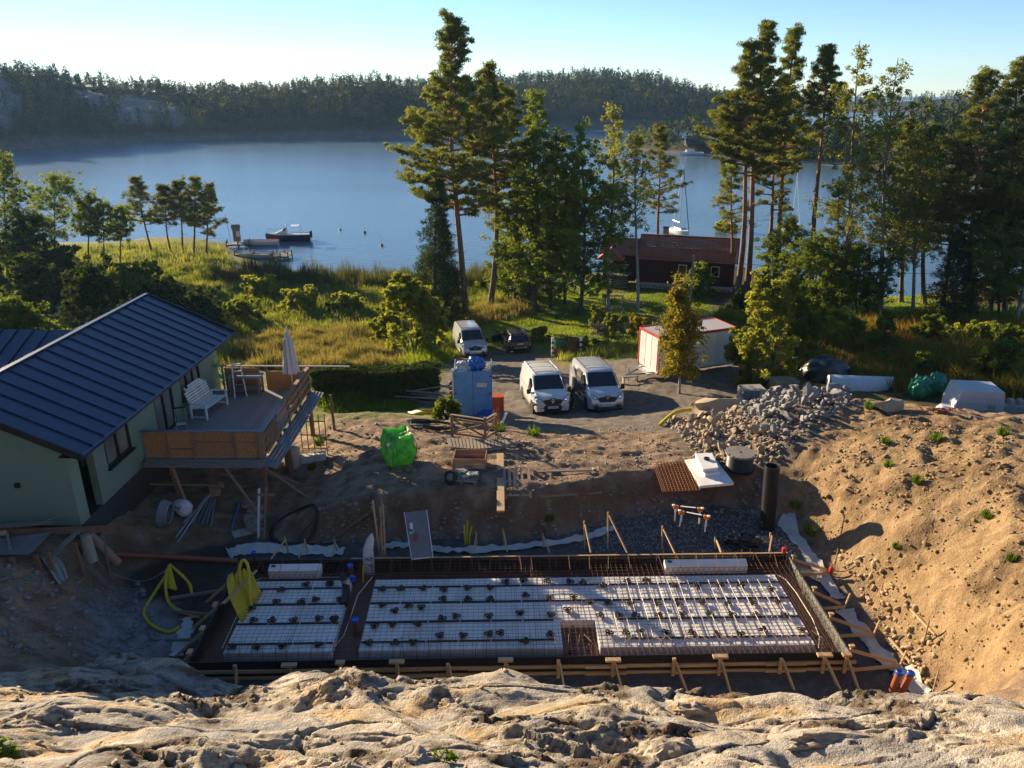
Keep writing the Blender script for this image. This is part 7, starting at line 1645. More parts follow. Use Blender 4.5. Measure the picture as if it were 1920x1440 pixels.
pts, rs = scatter([(240,640),(400,625),(430,600),(300,560),(260,500),(400,500),(480,520),(640,528),(760,535),(860,545),(1000,540),(1000,580),(880,600),(740,640),(720,640),(740,690),(600,688),(470,690)], 20000, 31, .5); blades(pts, rs, .46, .09, 1.1, G_mead, 'meadow_grass', 'tall yellow-green meadow grass between the green house and the lake', 4, .25)
pts, rs = scatter([(440,690),(450,640),(560,620),(700,625),(745,690),(600,692)], 6000, 32, .5); blades(pts, rs, .55, .08, 1.0, G_dry, 'dry_grass', 'pale dry grass just behind the hedge and the deck', 4, .2)
pts, rs = scatter([(900,610),(1000,585),(960,575),(880,585)], 900, 33, .5); blades(pts, rs, .7, .07, .9, G_dry, 'dry_grass', 'pale dry grass at the foot of the tallest pines', 3, .2)
pts, rs = scatter([(905,655),(905,612),(960,592),(1000,545),(1130,535),(1200,550),(1330,562),(1320,598),(1235,648),(1190,664),(1060,655),(1000,635)], 14000, 34, .1); blades(pts, rs, .10, .07, .8, G_lawn, 'lawn_grass', 'short bright grass of the lawn around the red house', 4, .25)
pts, rs = scatter([(1545,580),(1560,553),(1790,550),(1800,575),(1650,588)], 2500, 35, .1); blades(pts, rs, .10, .07, .8, G_lawn, 'lawn_grass', 'short grass of the small lawn behind the right grove', 4, .25)
pts, rs = scatter([(400,520),(470,512),(540,516),(640,522),(770,524),(900,522),(1000,516),(1010,535),(900,545),(800,540),(640,540),(500,534),(420,530)], 5000, 36, .8); blades(pts, rs, 1.5, .09, .3, G_reed, 'reeds', 'tall reeds along the near lake shore', 3, .3, hvar=.3)
pts, rs = scatter([(-80,540),(-60,470),(60,464),(150,464),(240,462),(300,456),(360,458),(410,466),(430,490),(420,520),(380,540),(200,545)], 4200, 37, .6); blades(pts, rs, .5, .09, .9, G_mead, 'shore_grass', 'golden grass on the neck of the small point', 4, .3)
pts, rs = scatter([(1400,735),(1490,690),(1500,640),(1560,615),(1700,605),(1930,612),(1960,760),(1860,752),(1760,742),(1600,735),(1500,722)], 9000, 38, .6); pts = keepoff(pts, OFF, 1.6); blades(pts, rs, .62, .14, 1.3, G_fern, 'bracken', 'rust and olive bracken on the slope behind the sand heap', 5, .35, .35)
pts, rs = scatter([(1400,735),(1490,690),(1500,640),(1560,615),(1700,605),(1930,612),(1960,760),(1860,752),(1760,742),(1600,735),(1500,722)], 3000, 39, .6); pts = keepoff(pts, OFF, 1.6); blades(pts, rs, .55, .12, 1.0, G_weed, 'green_undergrowth', 'green undergrowth among the bracken', 4, .25)
pts, rs = scatter([(600,750),(640,745),(740,750),(780,765),(740,770),(620,768)], 700, 40, .3); blades(pts, rs, .4, .09, 1.2, G_weed, 'weeds', 'sunlit green weeds in front of the hedge', 6, .2)
pts, rs = scatter([(1240,660),(1180,668),(1100,672),(1060,676),(1060,660),(1180,650),(1240,640)], 900, 41, .3); blades(pts, rs, .5, .07, .9, G_mead, 'verge_grass', 'rough grass verge between the lawn and the gravel road', 5, .3)
pts, rs = scatter([(775,700),(830,680),(860,650),(850,620),(790,640),(740,690)], 1500, 43, .3); blades(pts, rs, .45, .08, .9, G_lawn, 'verge_grass', 'grass between the big bush and the farthest van', 4, .25)
# single tufts on the sand, yard and rock
for i, (u, v, r_, l) in enumerate([(1520,1000,.34,'bright green grass tuft at the foot of the sand slope beside the membrane'), (1490,950,.25,'small leafy plant above the membrane flap'), (1660,830,.22,'grass tuft high on the sand slope, left of centre'), (1665,875,.2,'grass tuft on the sand slope below the high left one'), (1720,905,.24,'grass tuft in the middle of the sand slope'), (1755,825,.26,'grass tuft near the crest of the sand slope'), (1880,815,.28,'grass tuft near the crest at the right edge'), (1850,970,.2,'grass tuft halfway down the right of the sand slope'), (1630,765,.3,'grass tuft on the crest above the rubble'), (1800,765,.35,'weedy tuft on the crest before the white tank'), (1680,1027,.16,'tiny grass tuft on the lower sand slope'), (1000,815,.35,'green weed clump on the dirt before the vans'), (935,808,.4,'green weed clump right of the railing'), (1030,975,.22,'small weeds on the shaded bank below the pallet'), (585,880,.2,'tiny green tuft right of the deck posts'), (1895,1050,.16,'tiny grass tuft at the right edge of the sand slope'), (600,850,.3,'green plants in the right planter')]):
    q = G(u, v); rs = np.random.RandomState(700+i); t = thing('grass_tuft', l, 'grass', V(q)); N = 130; a = rs.rand(N)*6.28; rr = np.sqrt(rs.rand(N))*r_*.7; p_ = np.column_stack([rr*np.cos(a), rr*np.sin(a), np.zeros(N)]); h_ = r_*(.5+.8*rs.rand(N)); d_ = np.column_stack([np.cos(a), np.sin(a), np.zeros(N)])*(.5*h_*rs.rand(N))[:, None]; s_ = np.column_stack([-np.sin(a), np.cos(a), np.zeros(N)])*.022
    if i == 16: p_[:, 2] += .4
    V_ = np.stack([p_-s_, p_+s_, p_+d_+np.column_stack([np.zeros((N, 2)), h_])], 1).reshape(-1, 3); link('blades', fastmesh('blades', V_, np.arange(3*N).reshape(-1, 3), G_weed, attr=np.repeat(rs.rand(N), 3)), t)

pts, rs = scatter([(1340,600),(1400,560),(1500,562),(1545,585),(1650,592),(1800,580),(1930,585),(1930,615),(1700,606),(1560,616),(1480,640),(1400,640)], 4500, 44, .5); blades(pts, rs, .5, .11, 1.1, G_weed, 'grove_undergrowth', 'green undergrowth on the floor of the right grove', 5, .3)
# ================================================================== RED HOUSE
M_redw = mat('dark red boarding', (.075, .022, .016), .8, (.05, .016, .012), 3, bump=.2, stretch=(9, 9, .5))
M_tile = mat('clay roof tile', (.34, .13, .07), .8, (.22, .08, .048), 5, bump=.3)
M_mural = mat('whitewashed plinth', (.55, .54, .50), .8)
rh = thing('red_house', 'long dark red cottage with clay tiled roof under the birches', 'house', (13.4, 82.0, -5.75), radians(-15.8))
Lr, ez, rz_, ry = 10.5, 3.35, 5.2, 3.6
MB().box((Lr/2, 3.6, 1.95), (Lr-.5, 6.2, 2.7)).build('wall', M_redw, rh); MB().box((Lr/2, 3.6, .3), (Lr-.42, 6.28, .62)).build('plinth', M_mural, rh)
for x in (.25, Lr-.25-.12): MB().prism([(x, .5, 3.2), (x, 6.7, 3.2), (x, ry, rz_-.12)], (.12, 0, 0)).build('gable', M_redw, rh)
nc = 15
for k in range(nc):
    f0, f1 = k/nc, (k+1)/nc; tc_ = MB(); nt_ = 44; rows = [[], []]
    for s in (1, -1):
        rows = [[], []]
        for i in range(nt_*2+1):
            x = Lr*i/(nt_*2); wv = .04*(i % 2); 
            for j, f in enumerate((f0, f1)):
                y = (ry*f) if s > 0 else 2*ry-ry*f; z = ez-.2+(rz_-ez+.2)*f+wv+(.05 if j == 0 else 0); rows[j].append((x, y, z))
        tc_.sheet(rows if s > 0 else rows[::-1], thick=.03)
    tc_.build('tile_course', M_tile, rh)
MB().bar((0, ry, rz_+.06), (Lr, ry, rz_+.06), .25, .1).build('ridge_tiles', M_tile, rh)
for x in (-.02, Lr+.02): MB().bar((x, 0, ez-.15), (x, ry, rz_), .05, .2).build('verge_board', M_blk, rh)
ch_ = MB().box((2.6, ry+.5, rz_+.3), (.6, .5, 1.0)).build('chimney', mat('pale chimney render', (.42, .34, .28), .85), rh); MB().box((2.6, ry+.5, rz_+.85), (.66, .56, .1)).build('chimney_cap', M_blk, ch_)
for x in (4.9, 8.3): w_ = MB().box((x, .47, 2.2), (.9, .06, 1.1)).build('window', M_wht, rh); MB().box((x, .43, 2.2), (.74, .03, .94)).build('pane', M_cglass, w_)
rnd = random.Random(8); fm = [mat('red flower paint', (.40, .06, .05), .8), mat('blue flower paint', (.05, .09, .30), .8), mat('yellow flower paint', (.5, .35, .05), .8), mat('green leaf paint', (.07, .2, .08), .8)]
for k in range(24):
    x = .5+.40*k; MB().cyl((x, .452, .28+rnd.uniform(-.06, .12)), (x, .44, .28), rnd.uniform(.09, .17), 8).build('painted_flower', fm[k % 3], rh)
    MB().box((x+.18, .452, .16), (.12, .01, .2), Euler((0, rnd.uniform(-.6, .6), 0)).to_matrix()).build('painted_leaf', fm[3], rh)
# entrance wing
MB().box((-2.0, 3.4, 1.9), (3.6, 4.0, 3.0)).build('entrance_wall', M_redw, rh)
MB().prism([(-4.2, .9, 3.3), (.2, .9, 3.3), (.2, 3.4, 4.7), (-4.2, 3.4, 4.7)], (0, 0, .09)).prism([(-4.2, 5.9, 3.3), (.2, 5.9, 3.3), (.2, 3.4, 4.7), (-4.2, 3.4, 4.7)], (0, 0, .09)).build('entrance_roof', M_tile, rh)
MB().prism([(-4.3, -.6, 3.0), (-4.3+1.5, -.6, 4.2), (-4.3+3.0, -.6, 3.0)], (0, 2.5, 0)).build('porch_gable', M_tile, rh)
MB().box((-1.9, 1.32, 2.0), (1.0, .08, 1.9)).build('entrance_door', M_blk, rh)
MB().lathe([(.0, 0), (.32, 0), (.32, .04), (.0, .05)], (-3.0, 1.36, 2.6), 18, Euler((radians(90), 0, 0)).to_matrix()).build('round_sign', mat('pale yellow sign', (.6, .6, .25), .6), rh)
for k in range(3): MB().box((-1.55+.35*(k % 2), 1.33, 2.5-.28*k), (.5, .03, .1)).build('house_sign', M_wht, rh)
for k in range(7): MB().box((-1.9, -.3-.28*k, 1.35-.19*k), (2.2, .28, .05)).build('step', M_greyw, rh)
MB().box((-1.9, .6, 1.38), (2.6, 1.5, .08)).build('porch_floor', M_greyw, rh)
MB().box((-1.9, .2, .6), (2.1, 1.6, 1.3)).build('porch_base', M_blk, rh)
q = G(975, 556); t = thing('small_red_shed', 'small dark red shed under the tall trees near the lake', 'shed', V(q), radians(10)); MB().box((0, 0, 1.0), (2.2, 1.8, 2.0)).build('wall', M_redw, t); MB().prism([(-1.3, -1.1, 2.05), (1.3, -1.1, 2.05), (1.3, 1.1, 2.35), (-1.3, 1.1, 2.35)], (0, 0, .08)).build('roof', mat('grey felt roof', (.16, .16, .16), .9), t); MB().box((.3, -.92, .95), (.8, .04, 1.7)).build('door', M_brownw, t)
# garden fence
fa, fb = V(G(1106, 634)), V(G(1212, 636)); t = thing('picket_fence', 'thin wooden picket fence round the garden plot on the lawn', 'fence', (0, 0, 0))
for k in range(34): q = fa.lerp(fb, k/33); MB().bar((q.x, q.y, gz(q.x, q.y)-.1), (q.x, q.y, gz(q.x, q.y)+1.35+.12*sin(k*1.7)), .07, .025, (1, 0, 0)).build('picket', M_greyw, t)
for z in (.4, 1.1): MB().bar(fa+Vector((0, .04, z)), fb+Vector((0, .04, z)), .03, .07).build('rail', M_greyw, t)
ga = V(G(1150, 590)); t = thing('garden_swing', 'grey wooden garden swing frame behind the picket fence', 'garden frame', ga); [MB().bar((x, 0, 0), (x, 0, 1.9), .1, .1, (1, 0, 0)).build('post', M_greyw, t) for x in (-.8, .8)]; [MB().bar((-.8, 0, z), (.8, 0, z), .06, .12).build('rail', M_greyw, t) for z in (.5, .9, 1.8)]
pb = V(G(1290, 606)); tp_ = PY(1290, 480, pb.y); t = thing('utility_pole', 'grey wooden utility pole in front of the red house', 'pole', pb); MB().cyl((0, 0, -.3), (0, 0, tp_[2]-pb.z), .13, 10, .11).build('pole', mat('grey pole timber', (.27, .24, .20), .85), t); MB().lathe([(.12, 0), (.12, .06), (.02, .1)], (0, 0, tp_[2]-pb.z), 8).build('pole_cap', M_galv, t); MB().tube([(0, 0, 5.0), (-3.5, -3.2, .2)], .02, 4).build('stay_wire', M_galv, t)
wz_ = tp_[2]
t = thing('overhead_wire', 'dark overhead wire running right from the utility pole', 'wire', (0, 0, 0)); a_ = Vector((pb.x, pb.y, wz_-.3)); b_ = Vector((60, 62, 2.0)); MB().tube([a_.lerp(b_, f)-Vector((0, 0, 1.4*sin(pi*f))) for f in np.linspace(0, 1, 15)], .022, 4).build('wire', M_blk, t)

# ================================================================== BOATS AND DOCKS
def hull(L, B, H, fb=.0, n=13):
    rows = []
    for i in range(n):
        f = i/(n-1); x = L*(f-.5); w_ = B/2*(1-max(0, (f-.45)/.55)**2.4)*(.86+.14*min(1, f*4)); sh = H*(1+.22*f*f)
        rows.append([(x+.35*(f > .9)*0, -w_, sh), (x, -w_*.93, sh*.45), (x-.1*f, -w_*.6, .02), (x-.12*f, 0, -.15), (x-.1*f, w_*.6, .02), (x, w_*.93, sh*.45), (x, w_, sh)])
    return rows
M_gel = mat('white gelcoat', (.72, .72, .71), .25); M_hnavy = mat('navy hull paint', (.012, .02, .07), .25); M_hred = mat('faded red boat paint', (.42, .12, .07), .5)
def lakeP(u, v): return Vector(P(u, v, LAKE_Z))
p = lakeP(541, 451); L = 6.6; t = thing('motor_cruiser', 'navy and white motor cruiser moored at the jetty', 'boat', p, radians(188))
rows = hull(L, 2.4, 1.0); b_ = MB().sheet(rows); b_.add(rows[0], [tuple(range(7))]); b_.build('hull', M_hnavy, t, 50)
rub = MB(); rub.tube([(r[0][0], r[0][1]*1.01, r[0][2]) for r in rows]+[(r[-1][0], r[-1][1]*1.01, r[-1][2]) for r in rows[::-1]], .06, 5).build('rubbing_strake', M_gel, t)
MB().sheet([[(r[0][0], r[0][1]*.97, r[0][2]-.06*(i < 6)), (r[0][0], 0, r[0][2]+.06), (r[6][0], r[6][1]*.97, r[6][2]-.06*(i < 6))] for i, r in enumerate(rows)]).build('deck', M_gel, t, 50)
MB().prism([(1.9, -.75, 1.12), (1.0, -.85, 1.55), (.2, -.85, 1.6), (.0, -.85, 1.1)], (0, 1.6, 0)).build('cabin', M_gel, t); MB().prism([(.75, -.8, 1.58), (.2, -.8, 2.15), (.08, -.8, 2.15), (.25, -.8, 1.58)], (0, 1.55, 0)).build('windscreen', M_cglass, t)
for s in (-1, 1): MB().tube([(-2.2, s*1.0, 1.0), (-1.7, s*1.0, 2.2), (-.6, s*1.0, 2.2)], .03, 5).build('canopy_bow', M_galv, t); MB().tube([(.6, s*1.0, 1.2), (1.6, s*.85, 1.75), (3.1, s*.2, 1.8)], .022, 5).build('bow_rail', M_galv, t)
MB().box((-1.15, 0, 2.22), (1.2, 2.0, .05)).build('canopy', M_gel, t); MB().box((-3.4, 0, .9), (.4, .5, 1.0), bev=.08).build('outboard_engine', M_blk, t); MB().tube([(.1, -.5, 2.15), (.1, -.4, 2.6), (.1, .4, 2.6), (.1, .5, 2.15)], .03, 5).build('radar_arch', M_gel, t)
p = lakeP(490, 460); t = thing('open_boat', 'open red and white motorboat moored left of the navy cruiser', 'boat', p, radians(186)); rows = hull(5.0, 1.9, .7); MB().sheet(rows).add(rows[0], [tuple(range(7))]).build('hull', M_gel, t, 50)
MB().sheet([[(r[0][0], r[0][1]*.99, r[0][2]+.02), (r[0][0], r[0][1]*.75, r[0][2]+.02)] for r in rows], thick=.05).sheet([[(r[6][0], r[6][1]*.75, r[6][2]+.02), (r[6][0], r[6][1]*.99, r[6][2]+.02)] for r in rows], thick=.05).build('gunwale', M_hred, t); MB().sheet([[(r[0][0], r[0][1]*.75, .35), (r[0][0], r[6][1]*.75, .35)] for r in rows]).build('floor', M_hred, t)
for x in (-1.2, .3): MB().box((x, 0, .5), (.35, 1.3, .06)).build('thwart', M_gel, t)
p = lakeP(478, 483); t = thing('rowing_boat', 'small white boat beside the near wooden jetty', 'boat', p, radians(184)); rows = hull(4.2, 1.6, .55); MB().sheet(rows).add(rows[0], [tuple(range(7))]).build('hull', M_gel, t, 50); MB().sheet([[(r[0][0], r[0][1]*.9, .4), (r[0][0], r[6][1]*.9, .4)] for r in rows]).build('floor', M_galv, t); MB().tube([(1.0, 0, .4), (1.0, 0, 1.5)], .03, 5).build('staff', M_galv, t); MB().tube([(1.0+.3*cos(a), .0, 1.2+.3*sin(a)) for a in np.linspace(0, 2*pi, 14)], .05, 5).build('lifebuoy', M_gel, t)
M_jet = mat('jetty boards', (.30, .235, .165), .85, (.22, .17, .12), 4)
def jetty(pa, pb_, wd, label, z=.42):
    t = thing('jetty', label, 'jetty', (0, 0, 0), 0, 'jetties'); d = (pb_-pa); L = d.length; d.normalize(); s = Vector((-d.y, d.x, 0)); n = int(L/.3)
    me = MB().box((0, 0, 0), (.27, wd, .05)).mesh('board', M_jet)
    for i in range(n): q = pa+d*(L*(i+.5)/n); link('board', me, t, (q.x, q.y, LAKE_Z+z), (0, 0, math.atan2(d.y, d.x)))
    for f in (.03, .5, .97):
        for k in (-1, 1): q = pa+d*L*f+s*k*wd*.45; MB().cyl((q.x, q.y, LAKE_Z-1), (q.x, q.y, LAKE_Z+z+.55), .09, 8).build('pile', M_brownw, t)
    for k in (-1, 1): MB().bar(pa+s*k*wd*.42+Vector((0, 0, z-.12)), pb_+s*k*wd*.42+Vector((0, 0, z-.12)), .1, .16).build('beam', M_brownw, t)
    return t
jetty(lakeP(515, 484), lakeP(545, 484), 2.2, 'square sunlit end platform of the near wooden jetty', .45)
jetty(lakeP(440, 482), lakeP(514, 482), .8, 'narrow gangway of the near jetty from the shore', .4)
jetty(lakeP(425, 464), lakeP(470, 462), 1.6, 'stone-grey landing stage by the small hut', .5)
p = lakeP(446, 458); t = thing('jetty_hut', 'small brown notice hut on the landing stage', 'hut', p+Vector((0, 0, .5)), radians(15)); MB().box((0, 0, .9), (1.0, .9, 1.8)).build('wall', M_brw2, t); MB().prism([(-.6, -.55, 1.8), (-.6, .55, 1.8), (-.6, .55, 2.0), (-.6, -.55, 2.5)], (1.2, 0, 0)).build('roof', M_greyw, t); MB().box((.2, -.46, 1.1), (.5, .03, .8)).build('notice_board', M_wht, t)
p = lakeP(434, 460); t = thing('flagpole', 'thin flagpole left of the landing hut', 'flagpole', p); MB().cyl((0, 0, 0), (-.3, 0, 4.6), .04, 6).build('pole', M_wht, t)
for u, v, m, l in ((638, 431, M_gel, 'white mooring buoy farthest left on the lake'), (684, 437, M_hnavy, 'dark mooring buoy in the middle on the lake'), (716, 461, M_hred, 'red mooring buoy nearest the shore')):
    t = thing('mooring_buoy', l, 'buoy', lakeP(u, v), 0, 'mooring buoys'); MB().lathe([(.04, -.15), (.21, -.04), (.25, .1), (.20, .25), (.05, .34)], (0, 0, 0), 14).build('float', m, t, 40); MB().cyl((0, 0, .4), (0, 0, 1.0), .03, 6).build('rod', M_gel, t)
p = lakeP(1275, 442); t = thing('sailing_boat', 'white sailing boat with tall mast moored behind the red house', 'boat', p, radians(-70)); rows = hull(5.0, 1.9, .9); MB().sheet(rows).add(rows[0], [tuple(range(7))]).build('hull', M_gel, t, 50); MB().sheet([[(r[0][0], r[0][1], r[0][2]), (r[0][0], 0, r[0][2]+.1), (r[6][0], r[6][1], r[6][2])] for r in rows]).build('deck', M_gel, t); MB().prism([(-1.2, -.5, .9), (.9, -.4, 1.0), (.7, -.4, 1.3), (-1.1, -.5, 1.3)], (0, .9, 0)).build('cabin', M_galv, t)
MB().cyl((-.3, 0, .9), (-.5, 0, 10.8), .06, 8).build('mast', M_gel, t); MB().cyl((-.4, 0, 2.0), (-2.3, 0, 2.1), .1, 8).build('boom', M_hnavy, t)
MB().tube([(2.4, 0, 1.1), (-.4, 0, 10.2)], .06, 6).build('furled_jib', M_hnavy, t); MB().tube([(-2.4, 0, 1.0), (-.5, 0, 10.7)], .015, 4).build('backstay', M_galv, t)
p = lakeP(1484, 430); t = thing('distant_mast_boat', 'sailing boat with bare mast seen between the grove pines', 'boat', p, radians(30)); rows = hull(4.0, 1.5, .6); MB().sheet(rows).add(rows[0], [tuple(range(7))]).build('hull', M_gel, t, 50); MB().cyl((0, 0, 0), (-.2, 0, 9), .05, 8).build('mast', M_gel, t); MB().tube([(1.8, 0, .7), (-.1, 0, 8)], .035, 5).build('furled_jib', M_gel, t)
# small point with boathouse on the other side
hill('wooded_point', 'the low rocky point with a boathouse across the right bay', [1130, 1190, 1240, 1300, 1350, 1420, 1500, 1560], [276, 280, 285, 290, 292, 296, 302, 306], [262, 222, 216, 214, 226, 236, 240, 250], 26, 10, 150, 6, mixl=.55)
p = lakeP(1308, 288); t = thing('boathouse', 'small dark red boathouse with jetty on the far point', 'boathouse', p+Vector((0, 3, .6)), radians(4)); MB().box((0, 0, 1.3), (8, 4, 2.6)).build('wall', M_redw, t); MB().prism([(-4.3, -2.4, 2.5), (-4.3, 2.4, 2.5), (-4.3, 0, 4.3)], (8.6, 0, 0)).build('roof', mat('dark felt', (.05, .05, .055), .9), t); MB().box((-1, -2.03, 1.5), (1.0, .06, .8)).build('window', M_wht, t); MB().box((4, -3, -.2), (16, 2, .2)).build('jetty', M_greyw, t)
p = lakeP(1296, 291); t = thing('far_motorboat', 'pale motorboat lying before the boathouse on the far point', 'boat', p, radians(180)); rows = hull(8, 2.6, 1.0); MB().sheet(rows).add(rows[0], [tuple(range(7))]).build('hull', M_gel, t, 50); MB().box((.5, 0, 1.4), (3, 1.6, .9), bev=.2).build('cabin', M_gel, t)

# ================================================================== RUBBLE, STONES, HEAPED THINGS ON THE RIGHT
def stone_mesh(seed, m, sub=2):
    b = MB().blob((0, 0, 0), 1.0, seed, sub, .42, (1.15, .9, .72), 1.1); rr = np.random.RandomState(seed); v = np.array(b.v)
    for k in range(5):   # knock flat faces into the stone
        n = rr.normal(size=3); n /= np.linalg.norm(n); d = v @ n; c = np.quantile(d, .84); v = v-np.maximum(0, d-c)[:, None]*n
    b.v = [tuple(q) for q in v]; return b
sg = [stone_mesh(20+k, M_stone).mesh('stone', M_stone) for k in range(8)]; stn = [stone_mesh(40+k, M_stone2).mesh('stone', M_stone2) for k in range(6)]
rb_ = thing('rubble_heap', 'heap of grey blasted rock and tan stones between the yard and the sand', 'rubble heap', (0, 0, 0))
GREY = [(1440,745),(1560,730),(1590,740),(1580,765),(1520,800),(1480,835),(1440,820),(1400,790),(1390,770)]; TAN = [(1250,795),(1300,780),(1380,770),(1420,800),(1460,830),(1440,870),(1400,862),(1340,865),(1290,835)]
def place_stones(poly, n, rmin, rmax, meshes, seed, lift):
    pts, rs = scatter(poly, n, seed, .1); pts = pts[np.argsort(rs.rand(len(pts)))]
    for p in pts:
        r_ = rmin+(rmax-rmin)*rs.rand()**2.2; o = link('stone', meshes[rs.randint(len(meshes))], rb_, (p[0], p[1], p[2]+r_*.35+lift*rs.rand()), tuple(rs.rand(3)*6.28)); o.scale = (r_*rs.uniform(.8, 1.3), r_*rs.uniform(.7, 1.1), r_*rs.uniform(.55, .9))
place_stones(GREY, 200, .10, .34, sg, 51, .45); place_stones(TAN, 118, .10, .30, stn, 52, .18)
def stone_stuff(pts, rs, rmin, rmax, m, name, label, parent=None, sink=.3, pw=2.5):
    base = stone_mesh(77, M_stone, 1); bv = np.array(base.v); bf = np.array(base.f); n = len(pts); r_ = rmin+(rmax-rmin)*rs.rand(n)**pw
    A = rs.normal(size=(n, 3, 3)); Q = np.linalg.qr(A)[0]; V_ = np.einsum('nij,vj->nvi', Q, bv)*(r_[:, None, None]*np.stack([rs.uniform(.8, 1.3, n), rs.uniform(.8, 1.2, n), rs.uniform(.5, .8, n)], 1)[:, None, :])+pts[:, None, :]+np.stack([r_*0, r_*0, r_*sink], 1)[:, None, :]
    F_ = (bf[None]+np.arange(n)[:, None, None]*len(bv)).reshape(-1, 3); o = link(name, fastmesh(name, V_.reshape(-1, 3), F_, m), parent); tag(o, label, kind='stuff'); return o
pts, rs = scatter(GREY, 1100, 53, .3); pts[:, 2] += .25*rs.rand(len(pts)); stone_stuff(pts, rs, .06, .19, M_stone, 'small_stones', None, rb_)
pts, rs = scatter(TAN, 1300, 54, .4); stone_stuff(pts, rs, .04, .15, M_stone2, 'small_stones', None, rb_)
M_sandst = mat('sandy pebbles', (.36, .27, .165), .9, (.25, .175, .10), 3)
pts, rs = scatter([(1500,900),(1600,800),(1700,780),(1900,820),(1919,1000),(1919,1290),(1760,1290),(1660,1180),(1600,1080),(1540,1000)], 2600, 55); pts = pts[fbm(pts[:, 0]*.5, pts[:, 1]*.5, 3)+.3*rs.normal(size=len(pts)) > .1]; stone_stuff(pts, rs, .015, .075, M_sandst, 'pebbles', 'pebbles and clods strewn over the sand slope', pw=3)
pts, rs = scatter([(1560,1020),(1640,1040),(1750,1180),(1760,1290),(1720,1280),(1640,1160)], 300, 56); stone_stuff(pts, rs, .025, .13, M_sandst, 'slope_stones', 'larger stones at the foot of the sand slope', pw=2.5)
pts, rs = scatter([(600,950),(860,940),(1000,970),(1250,925),(1420,900),(1450,960),(1250,960),(1050,1000),(760,1015),(600,1020)], 700, 57); stone_stuff(pts, rs, .015, .11, M_stone, 'bank_stones', 'grey stones in the bank and edge of the pit', pw=2.8)
pts, rs = scatter([(620,790),(800,800),(1000,810),(1230,800),(1300,880),(1100,950),(880,950),(640,940),(590,870)], 1300, 58); stone_stuff(pts, rs, .015, .08, M_stone2, 'yard_stones', 'small stones and clods strewn over the dirt yard', pw=2.5)
pts, rs = scatter([(0,1060),(150,1080),(260,1080),(300,1200),(150,1240),(0,1235)], 450, 59); stone_stuff(pts, rs, .02, .12, M_stone, 'bank_stones', 'stones in the shaded dirt bank at the left', pw=3)
pts, rs = scatter([(1020,1000),(1240,965),(1440,960),(1480,1000),(1520,1060),(1460,1036),(1100,1034)], 2600, 60); stone_stuff(pts, rs, .012, .045, M_stone, 'crushed_stone', 'dark crushed stone on the floor of the pit', pw=1.5)
M_clod = mat('sandy clods', (.30, .195, .09), .95, (.19, .12, .055), 4); pts, rs = scatter([(1500,900),(1600,800),(1700,780),(1900,820),(1919,1000),(1919,1290),(1760,1290),(1660,1180),(1600,1080),(1540,1000)], 2000, 65); pts = pts[fbm(pts[:, 0]*.35+9, pts[:, 1]*.6, 3)+.25*rs.normal(size=len(pts)) > .0]; stone_stuff(pts, rs, .02, .13, M_clod, 'soil_clods', 'crumbly clods of soil on the sand slope', pw=3, sink=.0)
# big tan boulders at the edge of the rubble
for u, v, r_, l in ((1345,775,.95,'long tan boulder on top of the stones beside the vans'), (1322,762,.6,'round boulder behind the long tan boulder'), (1375,758,.45,'small tan boulder left of the paver stacks'), (1665,768,.55,'flat grey stone on the crest of the sand')):
    q = G(u, v); t = thing('boulder', l, 'boulder', V(q, r_*.25)); b_ = stone_mesh(int(u), M_stone2); b_.v = [(x*r_*1.2, y*r_*.8, z*r_*.7) for x, y, z in b_.v]; b_.build('rock', mat('tan boulder', (.44, .34, .22), .9, (.33, .25, .16), 2, bump=.4), t, 30)
# loose chips and boulders on the outcrop
rs = np.random.RandomState(61); n = 2600; x = rs.uniform(-13, 13, n); y = rs.uniform(5.0, 12.6, n); pts = np.column_stack([x, y, rock_z(x, y)]); dn = fbm(x*.4+3, y*.7, 3); pts = pts[dn+.25*rs.normal(size=n) > .12]; stone_stuff(pts, rs, .010, .075, mat('granite chips', (.36, .30, .22), .9, (.2, .165, .125), 4), 'rock_chips', 'loose chips and gravel lying on the bare outcrop', pw=3)
def on_rock(u, v):
    d = ray(u, v); ts = np.arange(6, 22, .02); zz = CZ+d[2]*ts; h = rock_z(d[0]*ts, d[1]*ts); i = int(np.argmax(zz < h)); return Vector((d[0]*ts[i], d[1]*ts[i], float(h[i])))
for u, v, r_, sq, l in ((745,1398,.22,(1.3,.9,.7),'brown block of rock in the bottom centre of the outcrop'), (790,1425,.2,(1.1,.9,.8),'grey rock at the bottom edge below the brown block'), (500,1392,.42,(1.7,.7,.5),'long tan boulder on the outcrop, left of the middle'), (1270,1420,.42,(1.2,.8,.9),'dark grey boulder on the outcrop at the bottom right of centre'), (380,1300,.25,(1.6,.8,.5),'shaded slab on the left of the outcrop'), (1300,1330,.28,(1.4,.8,.7),'rough knob on the outcrop before the formwork struts'), (1560,1385,.3,(2.0,.7,.5),'long ledge stone at the right of the outcrop')):
    q = on_rock(u, v); t = thing('boulder', l, 'boulder', q); b_ = MB().blob((0, 0, 0), 1.0, int(u) % 97, 4, .34, (1, 1, 1), 1.7); b_.v = [(a*r_*sq[0]*.9, b*r_*sq[1]*.9, c*r_*sq[2]*.9-r_*.25) for a, b, c in b_.v]; b_.build('rock', mat('outcrop boulder', (.42, .36, .28), .9, (.17, .14, .11), 5, bump=.9, bscale=14, detail=8), t, 30)
